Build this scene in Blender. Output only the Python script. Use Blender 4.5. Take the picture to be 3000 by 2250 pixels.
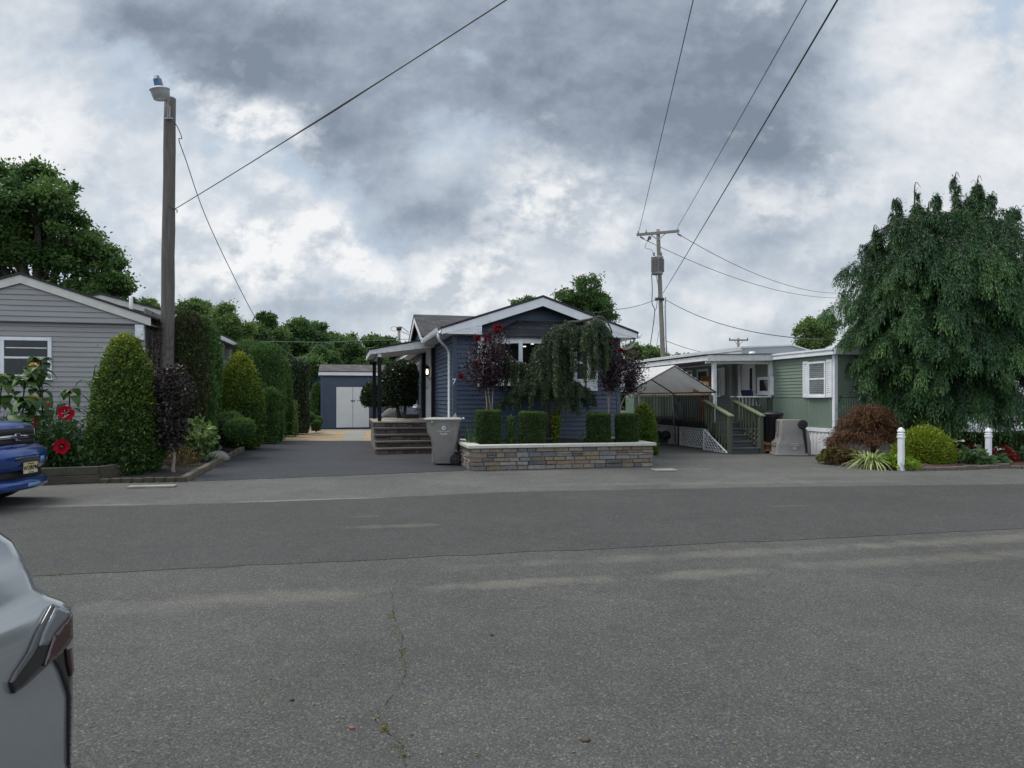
import bpy, bmesh, math, random
import numpy as np
from mathutils import Vector, Matrix
R = math.radians
scene = bpy.context.scene
for o in list(bpy.data.objects):
    bpy.data.objects.remove(o)
COL = scene.collection

# ------------------------------------------------------------------ camera
FPX, HZ, CAMH = 1993.0, 1166.0, 1.53      # focal length and horizon of the 3000 px wide photograph, eye height
cam_d = bpy.data.cameras.new('camera')
cam_d.sensor_width = 36.0
cam_d.lens = FPX / 3000.0 * 36.0
cam_d.shift_y = (HZ - 1125.0) / 3000.0
cam_d.clip_start = 0.05
cam_d.clip_end = 3000.0
cam = bpy.data.objects.new('camera', cam_d)
COL.objects.link(cam)
cam.location = (0, 0, CAMH)
cam.rotation_euler = (R(90), 0, 0)
scene.camera = cam

# ------------------------------------------------------------------ light
SUN_EL, SUN_AZ = 60.0, -72.0               # elevation, azimuth from +Y (negative = left)
SUN_STRENGTH = 2.2
SKY_STRENGTH = 0.1
EXPOSURE = 0.2
scene.view_settings.view_transform = 'Standard'
scene.view_settings.look = 'None'
scene.view_settings.exposure = EXPOSURE
scene.view_settings.gamma = 1.0
scene.view_settings.use_curve_mapping = False
sd = bpy.data.lights.new('sun', 'SUN')
sd.energy = SUN_STRENGTH
sd.angle = R(28)
sd.color = (1.0, 0.96, 0.90)
sun = bpy.data.objects.new('sun', sd)
COL.objects.link(sun)
sv = Vector((math.sin(R(SUN_AZ)) * math.cos(R(SUN_EL)), math.cos(R(SUN_AZ)) * math.cos(R(SUN_EL)), math.sin(R(SUN_EL))))
sun.rotation_euler = sv.to_track_quat('Z', 'Y').to_euler()
sun.location = (0, 0, 30)


class NT:
    """small helper to write node graphs"""
    def __init__(s, tree):
        s.t = tree
    def n(s, typ, **kw):
        nd = s.t.nodes.new(typ)
        for k, v in kw.items():
            setattr(nd, k, v)
        return nd
    def put(s, sock, v):
        if isinstance(v, bpy.types.NodeSocket):
            s.t.links.new(v, sock)
        elif v is not None:
            if hasattr(sock, 'default_value'):
                try:
                    sock.default_value = v
                except Exception:
                    sock.default_value = (v[0], v[1], v[2], 1.0)
    def m(s, op, a, b=None, c=None, clamp=False):
        nd = s.n('ShaderNodeMath', operation=op, use_clamp=clamp)
        s.put(nd.inputs[0], a); s.put(nd.inputs[1], b); s.put(nd.inputs[2], c)
        return nd.outputs[0]
    def mix(s, f, a, b, blend='MIX'):
        nd = s.n('ShaderNodeMix', data_type='RGBA', blend_type=blend)
        s.put(nd.inputs[0], f); s.put(nd.inputs[6], a); s.put(nd.inputs[7], b)
        return nd.outputs[2]
    def noise(s, vec, scale, detail=4, rough=0.5, dist=0.0):
        nd = s.n('ShaderNodeTexNoise')
        s.put(nd.inputs['Vector'], vec)
        nd.inputs['Scale'].default_value = scale; nd.inputs['Detail'].default_value = detail
        nd.inputs['Roughness'].default_value = rough; nd.inputs['Distortion'].default_value = dist
        return nd.outputs['Fac']
    def ramp(s, f, stops, interp='LINEAR'):
        nd = s.n('ShaderNodeValToRGB')
        cr = nd.color_ramp; cr.interpolation = interp
        while len(cr.elements) < len(stops):
            cr.elements.new(0.5)
        for e, (p, c) in zip(cr.elements, stops):
            e.position = p
            e.color = (c, c, c, 1) if not isinstance(c, (tuple, list)) else (c[0], c[1], c[2], 1)
        s.put(nd.inputs[0], f)
        return nd.outputs[0]
    def vmap(s, vec, scale=(1, 1, 1), loc=(0, 0, 0), rot=(0, 0, 0)):
        nd = s.n('ShaderNodeMapping')
        s.put(nd.inputs[0], vec)
        nd.inputs['Scale'].default_value = scale; nd.inputs['Location'].default_value = loc; nd.inputs['Rotation'].default_value = rot
        return nd.outputs[0]


world = bpy.data.worlds.new('World')
scene.world = world
world.use_nodes = True
wt = world.node_tree
wt.nodes.clear()
W = NT(wt)
tc = W.n('ShaderNodeTexCoord').outputs['Generated']
sep = W.n('ShaderNodeSeparateXYZ'); W.put(sep.inputs[0], tc)
dx, dy, dz = sep.outputs
sky = W.n('ShaderNodeTexSky', sky_type='NISHITA', sun_disc=False)
sky.sun_elevation = R(SUN_EL); sky.sun_rotation = R(SUN_AZ)
ay = W.m('MAXIMUM', W.m('ABSOLUTE', dy), 0.22)
# cloud layout, in slopes of the viewing direction (u = east, v = up), wobbled by noise so that the banks have torn edges
comb = W.n('ShaderNodeCombineXYZ')
uu0, vv0 = W.m('DIVIDE', dx, ay), W.m('DIVIDE', dz, ay)
W.put(comb.inputs[0], uu0); W.put(comb.inputs[1], W.m('MULTIPLY', vv0, 1.25)); W.put(comb.inputs[2], W.m('MULTIPLY', dy, 0.8))
cv = comb.outputs[0]
n1 = W.noise(cv, 2.5, 10, 0.52, 0.05)
n2 = W.noise(W.vmap(cv, loc=(7.3, 2.1, 3.3)), 2.6, 6, 0.55, 0.1)
n3 = W.noise(W.vmap(cv, loc=(-3.1, 5.7, 1.3)), 5.2, 12, 0.58, 0.08)
n3l = W.noise(W.vmap(cv, loc=(-3.1 - .022, 5.7 + .040, 1.3)), 5.2, 12, 0.58, 0.08)     # same field a little towards the light
nb = W.noise(W.vmap(cv, loc=(1.7, -4.1, 2.2)), 14.0, 10, 0.60, 0.0)
nbl = W.noise(W.vmap(cv, loc=(1.7 - .010, -4.1 + .017, 2.2)), 14.0, 10, 0.60, 0.0)
uu = W.m('ADD', uu0, W.m('MULTIPLY', W.m('SUBTRACT', n2, 0.5), 0.42))
vv = W.m('ADD', vv0, W.m('MULTIPLY', W.m('SUBTRACT', n1, 0.5), 0.30))
def blob(cx, cy, rx, ry, w, rot=0.0):
    u0, v0 = (cx - 1106) / 1470.0, (860 - cy) / 1470.0
    c, s_ = math.cos(R(rot)), math.sin(R(rot))
    du, dv = W.m('SUBTRACT', uu, u0), W.m('SUBTRACT', vv, v0)
    a = W.m('MULTIPLY_ADD', du, c / (rx / 1470.0), W.m('MULTIPLY', dv, s_ / (rx / 1470.0)))
    b = W.m('MULTIPLY_ADD', du, -s_ / (ry / 1470.0), W.m('MULTIPLY', dv, c / (ry / 1470.0)))
    q = W.m('ADD', W.m('MULTIPLY', a, a), W.m('MULTIPLY', b, b))
    return W.m('MULTIPLY', W.m('POWER', 2.718, W.m('MULTIPLY', q, -1.0)), w)
BLOBS = [
    (1000, 40, 800, 150, .62, 0), (1350, 250, 480, 120, .55, -6), (430, 90, 300, 90, .42, -20), (760, 300, 170, 90, .40, -25),
    (1010, 470, 190, 85, .50, -10), (1560, 160, 260, 130, .35, 0), (620, 650, 330, 60, .26, 0), (1560, 480, 160, 90, .22, 30), (1900, 560, 180, 70, .18, 0),
    (30, 120, 150, 260, -.40, 0), (600, 225, 120, 50, -.42, -25), (520, 520, 120, 50, -.50, -15), (740, 505, 110, 35, -.50, -20), (480, 580, 100, 50, -.40, 0),
    (980, 650, 170, 55, -.42, 0), (1190, 470, 110, 60, -.42, 20), (2080, 260, 230, 320, -.34, 0), (1000, 330, 90, 60, -.25, 0),
    (330, 400, 160, 90, -.25, 0), (30, 280, 90, 90, -.2, 0), (1700, 640, 200, 60, -.15, 0), (700, 420, 130, 50, -.30, -10),
]
f = None
for bq in BLOBS:
    g = blob(*bq)
    f = g if f is None else W.m('ADD', f, g)
f = W.m('ADD', W.m('MULTIPLY', f, 0.84), 0.43)
f = W.m('ADD', f, W.m('MULTIPLY', W.m('SUBTRACT', n1, 0.5), 0.85))
f = W.m('ADD', f, W.m('MULTIPLY', W.m('SUBTRACT', n3, 0.5), 0.50))
f = W.m('ADD', f, W.m('MULTIPLY', W.m('SUBTRACT', nb, 0.5), 0.16))
rel_ = W.m('ADD', W.m('MULTIPLY', W.m('SUBTRACT', n3l, n3), 1.3), W.m('MULTIPLY', W.m('SUBTRACT', nbl, nb), 0.5))
f = W.m('ADD', W.m('MULTIPLY', W.m('ADD', f, rel_), 0.80), 0.10)
cl = W.ramp(f, [(0.0, (.87, .875, .88)), (0.2, (.75, .77, .80)), (0.4, (.585, .63, .68)), (0.6, (.43, .485, .555)), (0.8, (.30, .35, .415)), (1.0, (.20, .24, .295))])
gapm = W.m('MULTIPLY', W.ramp(n2, [(0.50, 0.0), (0.66, 1.0)]), W.ramp(f, [(0.30, 0.0), (0.42, 1.0), (0.62, 1.0), (0.75, 0.0)]))
cl = W.mix(W.m('MULTIPLY', gapm, 0.7), cl, (.45, .57, .71))
# sunlit heaps with crisp edges in the lower half
CUM = [(x, y, rx * 1.45, ry * 1.5, w, r_) for x, y, rx, ry, w, r_ in [(530, 530, 130, 60, 1, -15), (740, 510, 110, 45, 1, -25), (480, 590, 110, 50, .8, 0), (990, 650, 170, 60, .8, 0), (1200, 470, 120, 70, .7, 20), (1700, 420, 150, 60, .5, 0), (40, 330, 90, 90, .7, 0), (1820, 330, 140, 60, .45, -20), (560, 250, 110, 50, .8, -20), (1090, 560, 60, 60, .5, 0), (300, 640, 160, 40, .6, 0), (1400, 640, 200, 50, .45, 0)]]
g_ = None
for bq in CUM:
    q_ = blob(*bq); g_ = q_ if g_ is None else W.m('MAXIMUM', g_, q_)
cden = W.m('ADD', W.m('ADD', W.m('MULTIPLY', g_, 0.42), W.m('MULTIPLY', n3, 0.75)), W.m('MULTIPLY', nb, 0.22))
cmask = W.ramp(cden, [(0.58, 0.0), (0.68, 0.38), (0.735, 0.62), (0.765, 0.88), (0.95, 0.95)])
shade_ = W.m('ADD', 0.62, W.m('ADD', W.m('MULTIPLY', W.m('SUBTRACT', n3, n3l), 4.0), W.m('MULTIPLY', W.m('SUBTRACT', nb, nbl), 3.0)), clamp=True)
ccol = W.ramp(shade_, [(0.15, (.50, .545, .595)), (0.5, (.70, .725, .755)), (0.85, (.88, .88, .875))])
cl = W.mix(cmask, cl, ccol)
# sky gain added out of view, behind the viewer and overhead, to brighten front faces
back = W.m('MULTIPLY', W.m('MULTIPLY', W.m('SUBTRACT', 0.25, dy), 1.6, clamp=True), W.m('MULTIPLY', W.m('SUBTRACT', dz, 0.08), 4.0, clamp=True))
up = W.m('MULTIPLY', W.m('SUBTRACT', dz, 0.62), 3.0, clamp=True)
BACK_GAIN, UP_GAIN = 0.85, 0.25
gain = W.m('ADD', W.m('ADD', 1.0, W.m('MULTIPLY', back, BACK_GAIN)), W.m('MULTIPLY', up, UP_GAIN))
vs = W.n('ShaderNodeVectorMath', operation='SCALE')
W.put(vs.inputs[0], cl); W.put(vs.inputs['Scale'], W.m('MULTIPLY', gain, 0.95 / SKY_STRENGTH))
skycol = W.mix(0.93, sky.outputs[0], vs.outputs[0])
bg = W.n('ShaderNodeBackground'); W.put(bg.inputs[0], skycol); bg.inputs[1].default_value = SKY_STRENGTH
wo = W.n('ShaderNodeOutputWorld'); wt.links.new(bg.outputs[0], wo.inputs[0])
world.cycles.sampling_method = 'MANUAL'; world.cycles.sample_map_resolution = 512

scene.cycles.max_bounces = 6
scene.cycles.transparent_max_bounces = 12
scene.cycles.use_denoising = True
try:
    scene.cycles.denoising_input_passes = 'RGB_ALBEDO_NORMAL'
except Exception:
    pass


# ------------------------------------------------------------------ materials
def newmat(name):
    m = bpy.data.materials.new(name)
    m.use_nodes = True
    m.node_tree.nodes.clear()
    k = NT(m.node_tree)
    out = k.n('ShaderNodeOutputMaterial')
    return m, k, out

def principled(k, out, **kw):
    b = k.n('ShaderNodeBsdfPrincipled')
    for a, v in kw.items():
        k.put(b.inputs[a.replace('_', ' ')], v)
    k.t.links.new(b.outputs[0], out.inputs[0])
    return b

def bump(k, b, h, strength=0.3, dist=0.01):
    nd = k.n('ShaderNodeBump')
    nd.inputs['Strength'].default_value = strength
    nd.inputs['Distance'].default_value = dist
    k.put(nd.inputs['Height'], h)
    k.t.links.new(nd.outputs[0], b.inputs['Normal'])

def pm(name, col, rough=0.6, var=0.18, vs=5.0, bmp=0.0, bs=60.0, metal=0.0, coat=0.0, spec=0.5, stain=None, stretch=(1, 1, 1)):
    """painted / plastic / timber surface: base colour, weathering noise, fine bump"""
    m, k, out = newmat(name)
    co = k.n('ShaderNodeTexCoord').outputs['Object']
    co = k.vmap(co, scale=stretch)
    n = k.noise(co, vs, 6, 0.6)
    c2 = tuple(max(0, c * (1 - var)) for c in col); c1 = tuple(min(1, c * (1 + var)) for c in col)
    c = k.mix(k.ramp(n, [(0.3, 0.0), (0.7, 1.0)]), c2, c1)
    if stain:
        s = k.ramp(k.noise(k.vmap(co, loc=(3, 5, 1)), stain[1], 7, 0.65), [(stain[2], 0.0), (min(1, stain[2] + 0.18), 1.0)])
        c = k.mix(k.m('MULTIPLY', s, stain[3]), c, stain[0])
    b = principled(k, out, Base_Color=c, Roughness=rough, Metallic=metal)
    b.inputs['Specular IOR Level'].default_value = spec
    if coat:
        b.inputs['Coat Weight'].default_value = coat; b.inputs['Coat Roughness'].default_value = 0.05
    if bmp:
        bump(k, b, k.noise(co, bs, 5, 0.6), bmp, 0.01)
    return m

def leafmat(name, cols, trans=0.25, rough=0.45, cs=1.3, amp=0.35, spec=0.35):
    m, k, out = newmat(name)
    at = k.n('ShaderNodeAttribute', attribute_name='rnd').outputs['Fac']
    n = k.noise(k.n('ShaderNodeTexCoord').outputs['Object'], cs, 3, 0.5)
    f_ = k.m('ADD', at, k.m('MULTIPLY', k.m('SUBTRACT', n, 0.5), amp), clamp=True)
    c = k.ramp(f_, [(i / (len(cols) - 1), q) for i, q in enumerate(cols)])
    b = k.n('ShaderNodeBsdfPrincipled'); k.put(b.inputs['Base Color'], c); b.inputs['Roughness'].default_value = rough
    b.inputs['Specular IOR Level'].default_value = spec
    t = k.n('ShaderNodeBsdfTranslucent'); k.put(t.inputs[0], c)
    mx = k.n('ShaderNodeMixShader'); mx.inputs[0].default_value = trans
    k.t.links.new(b.outputs[0], mx.inputs[1]); k.t.links.new(t.outputs[0], mx.inputs[2])
    k.t.links.new(mx.outputs[0], out.inputs[0])
    return m

def asphalt(name, base, flecks, fleck_amt, patches=(), seal=0.0, big=0.22):
    """patches: (angle, x, y, half length, half width, colour, amount) sandy or worn marks lying on the surface, in metres"""
    m, k, out = newmat(name)
    co = k.n('ShaderNodeTexCoord').outputs['Object']
    vo = k.n('ShaderNodeTexVoronoi', feature='F1'); k.put(vo.inputs['Vector'], co); vo.inputs['Scale'].default_value = 105
    vsep = k.n('ShaderNodeSeparateColor'); k.put(vsep.inputs[0], vo.outputs['Color'])
    vo2 = k.n('ShaderNodeTexVoronoi', feature='F1'); k.put(vo2.inputs['Vector'], k.vmap(co, loc=(5, 3, 0))); vo2.inputs['Scale'].default_value = 210
    vsep2 = k.n('ShaderNodeSeparateColor'); k.put(vsep2.inputs[0], vo2.outputs['Color'])
    a = k.ramp(vsep.outputs[0], [(0.0, 0.55), (0.55, 0.95), (0.88, 1.2), (0.975, 1.6), (1.0, 2.6)])
    a2 = k.ramp(vsep2.outputs[1], [(0.0, 0.6), (0.6, 1.0), (1.0, 1.5)])
    nb_ = k.ramp(k.noise(co, 0.55, 6, 0.6), [(0.25, 1.0 - big), (0.75, 1.0 + big)])
    nm = k.ramp(k.noise(co, 4.0, 6, 0.65), [(0.25, 0.86), (0.75, 1.13)])
    v = k.m('MULTIPLY', k.m('MULTIPLY', nb_, nm), k.m('MULTIPLY', k.mix(fleck_amt, (1, 1, 1), a), k.mix(fleck_amt, (1, 1, 1), a2)))
    sc = k.n('ShaderNodeVectorMath', operation='SCALE'); k.put(sc.inputs[0], base); k.put(sc.inputs['Scale'], v)
    tint = k.mix(k.ramp(vsep.outputs[1], [(0.9, 0.0), (1.0, flecks)]), sc.outputs[0], (.35, .325, .27))
    c = tint
    sx = k.n('ShaderNodeSeparateXYZ'); k.put(sx.inputs[0], co)
    nz = k.noise(co, 2.2, 8, 0.7)
    for (ang, px, py, hl, hw, pc, amt) in patches:
        ca, sa = math.cos(R(ang)), math.sin(R(ang))
        ddx, ddy = k.m('SUBTRACT', sx.outputs[0], px), k.m('SUBTRACT', sx.outputs[1], py)
        s_ = k.m('ADD', k.m('MULTIPLY', ddx, ca / hl), k.m('MULTIPLY', ddy, sa / hl))
        t_ = k.m('ADD', k.m('MULTIPLY', ddx, -sa / hw), k.m('MULTIPLY', ddy, ca / hw))
        q = k.m('ADD', k.m('MULTIPLY', s_, s_), k.m('MULTIPLY', t_, t_))
        q = k.m('SUBTRACT', k.m('ADD', 1.0, k.m('MULTIPLY', k.m('SUBTRACT', nz, 0.5), 3.4)), q, clamp=True)
        q = k.m('MULTIPLY', q, 0.62)
        q = k.m('MULTIPLY', k.m('MULTIPLY', q, k.ramp(vsep2.outputs[0], [(0.0, 0.35), (0.7, 1.0)])), amt, clamp=True)
        c = k.mix(q, c, pc)
    b = principled(k, out, Base_Color=c, Roughness=0.85 - 0.25 * seal)
    b.inputs['Specular IOR Level'].default_value = 0.3
    h = k.m('ADD', k.m('MULTIPLY', vo.outputs['Distance'], -1.0), k.m('MULTIPLY', k.noise(co, 120, 3, 0.6), 0.6))
    bump(k, b, h, 0.55 - 0.3 * seal, 0.006)
    return m

def glass_dark(name, col=(.012, .015, .018), rough=0.04):
    m, k, out = newmat(name)
    n = k.noise(k.n('ShaderNodeTexCoord').outputs['Object'], 2.0, 2, 0.5)
    c = k.mix(n, col, tuple(2.2 * q for q in col))
    b = principled(k, out, Base_Color=c, Roughness=rough)
    b.inputs['Specular IOR Level'].default_value = 0.6
    return m

def glass_clear(name):
    m, k, out = newmat(name)
    fr = k.n('ShaderNodeFresnel'); fr.inputs[0].default_value = 1.5
    t = k.n('ShaderNodeBsdfTransparent'); t.inputs[0].default_value = (.86, .9, .9, 1)
    g = k.n('ShaderNodeBsdfGlossy'); g.inputs['Roughness'].default_value = 0.02
    mx = k.n('ShaderNodeMixShader'); k.put(mx.inputs[0], k.m('MULTIPLY_ADD', fr.outputs[0], 0.9, 0.0))
    k.t.links.new(t.outputs[0], mx.inputs[1]); k.t.links.new(g.outputs[0], mx.inputs[2]); k.t.links.new(mx.outputs[0], out.inputs[0])
    return m

def emit(name, col, st):
    m, k, out = newmat(name)
    e = k.n('ShaderNodeEmission'); e.inputs[0].default_value = (*col, 1); e.inputs[1].default_value = st
    k.t.links.new(e.outputs[0], out.inputs[0])
    return m

def shingle(name, col):
    m, k, out = newmat(name)
    co = k.n('ShaderNodeTexCoord').outputs['UV']
    br = k.n('ShaderNodeTexBrick'); k.put(br.inputs['Vector'], co)
    br.inputs['Scale'].default_value = 1.0; br.inputs['Brick Width'].default_value = 0.30; br.inputs['Row Height'].default_value = 0.14
    br.inputs['Mortar Size'].default_value = 0.008; br.inputs['Mortar Smooth'].default_value = 0.3; br.inputs['Bias'].default_value = 0.0
    br.inputs['Color1'].default_value = (*[c * 0.65 for c in col], 1); br.inputs['Color2'].default_value = (*[min(1, c * 1.5) for c in col], 1)
    br.inputs['Mortar'].default_value = (*[c * 0.35 for c in col], 1)
    g = k.ramp(k.noise(co, 300, 2, 0.7), [(0.3, 0.75), (0.7, 1.3)])
    g2 = k.ramp(k.noise(co, 1.2, 5, 0.6), [(0.3, 0.8), (0.7, 1.2)])
    c = k.mix(1.0, k.mix(1.0, br.outputs[0], g, 'MULTIPLY'), g2, 'MULTIPLY')
    b = principled(k, out, Base_Color=c, Roughness=0.9)
    bump(k, b, k.m('SUBTRACT', 1.0, br.outputs['Fac']), 0.6, 0.01)
    return m

M = {}
M['white'] = pm('white_vinyl', (.74, .76, .78), .45, .08, 3, stain=((.40, .40, .38), 2.0, .62, .35))
M['white_old'] = pm('white_painted_wood', (.64, .65, .65), .6, .14, 6, .15, 40, stain=((.33, .32, .29), 3.5, .55, .5))
M['cream'] = pm('cream_trim', (.60, .58, .53), .55, .1, 4, stain=((.38, .36, .31), 2.0, .58, .4))
M['blue'] = pm('blue_siding', (.044, .064, .108), .5, .13, 2.2, .12, 30, stain=((.07, .085, .115), 1.2, .55, .5), stretch=(.5, .5, 1.6))
M['blue_trim'] = pm('blue_corner_trim', (.06, .08, .125), .5, .1, 2)
M['grey_siding'] = pm('grey_siding', (.285, .28, .278), .5, .08, 1.5, .1, 60, stain=((.19, .185, .18), 1.0, .55, .5), stretch=(.4, .4, 1.5))
M['grey_wall'] = pm('grey_stained_wall', (.25, .25, .25), .7, .25, 1.8, .1, 30, stain=((.11, .11, .11), 1.4, .5, .7), stretch=(1, 1, .4))
M['dark_trim'] = pm('dark_grey_trim', (.05, .05, .055), .5, .1)
M['green_siding'] = pm('green_metal_siding', (.185, .24, .195), .42, .10, 1.2, stain=((.135, .19, .15), 1.3, .55, .5), stretch=(.4, .4, 1.5))
M['black_post'] = pm('near_black_paint', (.007, .006, .010), .6, .2, spec=.25)
M['roof_dark'] = shingle('dark_shingles', (.042, .042, .046))
M['roof_bay'] = shingle('blue_black_shingles', (.026, .028, .034))
M['roof_brown'] = shingle('weathered_shingles', (.072, .066, .066))
M['roof_white'] = pm('white_metal_roof', (.60, .62, .62), .35, .1, 2, metal=.0, stain=((.36, .36, .34), 1.0, .55, .45))
M['roof_grey'] = pm('grey_metal_panel', (.32, .34, .37), .4, .1, 1)
M['glass'] = glass_dark('window_glass')
M['glass_clear'] = glass_clear('clear_glass')
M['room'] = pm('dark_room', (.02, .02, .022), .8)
M['blind'] = pm('pale_blind', (.74, .74, .72), .6, .12, 12)
M['door_white'] = pm('white_door', (.70, .71, .70), .45, .05, 2, stain=((.42, .41, .38), 1.2, .62, .3))
M['steel'] = pm('dark_steel', (.12, .12, .12), .4, .2, metal=.8)
M['galv'] = pm('galvanised_steel', (.34, .35, .36), .45, .15, 10, metal=.6)
M['wire'] = pm('black_cable', (.03, .03, .032), .6, .2)
M['wire_grey'] = pm('grey_cable', (.17, .18, .18), .6, .2)
M['pole'] = pm('weathered_pole_wood', (.125, .112, .102), .85, .35, 7, .6, 25, stain=((.055, .05, .045), 5, .5, .6), stretch=(4, 4, .22))
M['pole_far'] = pm('grey_pole_wood', (.23, .215, .19), .85, .3, 6, .4, 20, stretch=(4, 4, .25))
M['bin'] = pm('grey_bin_plastic', (.215, .206, .19), .5, .07, 3, .06, 250, stain=((.105, .10, .095), 3, .56, .5))
M['bin_lid'] = pm('pale_bin_lid', (.34, .335, .315), .5, .06, 4, .05, 250)
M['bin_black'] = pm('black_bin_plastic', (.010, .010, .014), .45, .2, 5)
M['rubber'] = pm('black_rubber', (.014, .014, .015), .75, .2, 20, .1, 80)
M['print'] = pm('white_print', (.52, .53, .55), .6, .05)
M['coping'] = pm('pale_coping_stone', (.47, .46, .41), .75, .08, 7, .2, 90, stain=((.30, .29, .26), 2.0, .58, .35))
M['mulch'] = pm('dark_mulch', (.020, .016, .015), .95, .5, 38, 1.0, 55)
M['soil_red'] = pm('brown_mulch', (.055, .028, .020), .95, .5, 38, 1.0, 55)
M['bark'] = pm('bark', (.075, .06, .05), .9, .3, 12, .6, 30, stretch=(3, 3, .5))
M['bark_pale'] = pm('pale_bark', (.24, .20, .165), .85, .25, 14, .3, 40, stretch=(3, 3, .6))
M['twig'] = pm('grey_twigs', (.15, .125, .11), .9, .3, 12)
M['core'] = pm('dark_inner_hull', (.018, .022, .010), .95, .4, 20)  # for the added solid hulls inside shrubs and hedge
M['green_wood'] = pm('green_stained_wood', (.072, .086, .058), .75, .25, 5, .3, 35, stain=((.05, .06, .04), 4, .5, .5), stretch=(3, 3, .6))
M['dark_wood'] = pm('dark_green_wood', (.022, .026, .021), .8, .3, 5, .3, 35, stretch=(3, 3, .6))
M['rail_cap'] = pm('rail_cap_wood', (.15, .17, .10), .75, .2, 6, .3, 35)
M['step_grey'] = pm('grey_step_paint', (.055, .062, .064), .65, .18, 4, .1, 60)
M['raw_wood'] = pm('raw_plywood', (.42, .29, .17), .7, .2, 4, .1, 60, stretch=(1, 1, 4))
M['orange_wood'] = pm('orange_board', (.28, .12, .05), .65, .25, 5, stretch=(2, 2, .4))
M['log'] = pm('weathered_beam', (.21, .17, .11), .8, .25, 6, .3, 40, stretch=(.5, .5, 3))
M['timber'] = pm('old_bed_timber', (.065, .058, .042), .9, .3, 6, .5, 40, stretch=(.4, 2, 3))
M['kerb'] = pm('mossy_kerb_stone', (.135, .115, .085), .9, .35, 9, .7, 30, stain=((.05, .05, .04), 5, .5, .6))
m, k, out = newmat('white_canopy_cloth')
co = k.n('ShaderNodeTexCoord').outputs['Object']
c = k.mix(k.ramp(k.noise(co, 2.5, 6, .6), [(.35, 0), (.7, 1)]), (.74, .74, .73), (.84, .84, .84))
b_ = k.n('ShaderNodeBsdfDiffuse'); k.put(b_.inputs[0], c)
t_ = k.n('ShaderNodeBsdfTranslucent'); k.put(t_.inputs[0], c)
mx = k.n('ShaderNodeMixShader'); mx.inputs[0].default_value = .42
k.t.links.new(b_.outputs[0], mx.inputs[1]); k.t.links.new(t_.outputs[0], mx.inputs[2]); k.t.links.new(mx.outputs[0], out.inputs[0])
M['canvas'] = m
M['tarp'] = pm('grey_cover', (.115, .115, .118), .8, .15, 4, .2, 12)
M['terracotta'] = pm('terracotta', (.22, .09, .055), .8, .15)
M['rock'] = pm('grey_boulder', (.17, .16, .145), .9, .25, 6, .7, 14)
M['brick_edge'] = pm('brown_edging_block', (.105, .085, .075), .9, .3, 8, .5, 40)
M['concrete'] = pm('pale_concrete', (.27, .265, .24), .85, .12, 6, .3, 80, stain=((.17, .165, .15), 3, .5, .7))
M['fence_dark'] = pm('dark_fence_boards', (.045, .036, .030), .9, .3, 5, .3, 30, stretch=(3, 3, .5))
M['red_petal'] = pm('red_petal', (.30, .003, .014), .9, .25, 10, spec=.1)
M['yellow_petal'] = pm('yellow_petal', (.62, .33, .015), .55, .2, 20)
M['flower_disc'] = pm('brown_flower_disc', (.035, .02, .012), .9, .4, 60)
M['chrome'] = pm('chrome', (.62, .62, .63), .12, .05, metal=1.0)

def carpaint(name, col, rough=.28):
    m, k, out = newmat(name)
    co = k.n('ShaderNodeTexCoord').outputs['Object']
    n = k.ramp(k.noise(co, 900, 1, .5), [(.3, .9), (.7, 1.12)])
    sc = k.n('ShaderNodeVectorMath', operation='SCALE'); k.put(sc.inputs[0], col); k.put(sc.inputs['Scale'], n)
    dirt = k.ramp(k.noise(co, 4, 6, .65), [(.52, 0), (.75, .16)])
    c = k.mix(dirt, sc.outputs[0], (.16, .15, .14))
    b = principled(k, out, Base_Color=c, Roughness=rough, Metallic=.5)
    b.inputs['Coat Weight'].default_value = .9; b.inputs['Coat Roughness'].default_value = .06
    return m
M['car_blue'] = carpaint('blue_car_paint', (.013, .060, .26))
M['car_silver'] = carpaint('silver_car_paint', (.36, .38, .395), .15)
M['chipped'] = pm('chipped_paint_primer', (.16, .30, .52), .6, .3, 12)
M['lamp_red'] = pm('red_lamp_lens', (.042, .011, .011), .08, .15, coat=1.0)
M['black_gloss'] = pm('black_gloss', (.008, .008, .010), .08, .2, coat=1.0)
M['mesh_black'] = pm('black_grille_mesh', (.012, .012, .013), .6, .3, 120, .4, 160)
# ------------------------------------------------------------------ object helpers
def thing(name, label, cat, loc=(0, 0, 0), rotz=0.0, group=None):
    o = bpy.data.objects.new(name, None)
    COL.objects.link(o)
    o.location = loc; o.rotation_euler = (0, 0, rotz)
    o.empty_display_size = .2
    o['label'] = label; o['category'] = cat
    if group: o['group'] = group
    return o
def tag(o, label=None, cat=None, group=None, kind=None):
    if label: o['label'] = label
    if cat: o['category'] = cat
    if group: o['group'] = group
    if kind: o['kind'] = kind
    return o
def copy_thing(src, loc, rotz=None, label=None, scale=None):
    r = src.copy(); COL.objects.link(r); r.location = loc
    if rotz is not None: r.rotation_euler = (0, 0, rotz)
    if label: r['label'] = label
    if scale: r.scale = scale
    for ch in src.children:
        c = ch.copy(); COL.objects.link(c); c.parent = r
        for g in ch.children:
            d = g.copy(); COL.objects.link(d); d.parent = c
    return r

def Pt(px, py, d):
    """point seen at pixel (px, py) of the 3000 px photograph, d metres ahead"""
    return Vector(((px - 1500) / FPX * d, d, CAMH + (HZ - py) / FPX * d))
def Gd(px, py):
    return Pt(px, py, FPX * CAMH / (py - HZ))

I4 = Matrix.Identity(4)
def RZ(a): return Matrix.Rotation(R(a), 4, 'Z')
def T(x, y, z): return Matrix.Translation((x, y, z))

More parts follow.
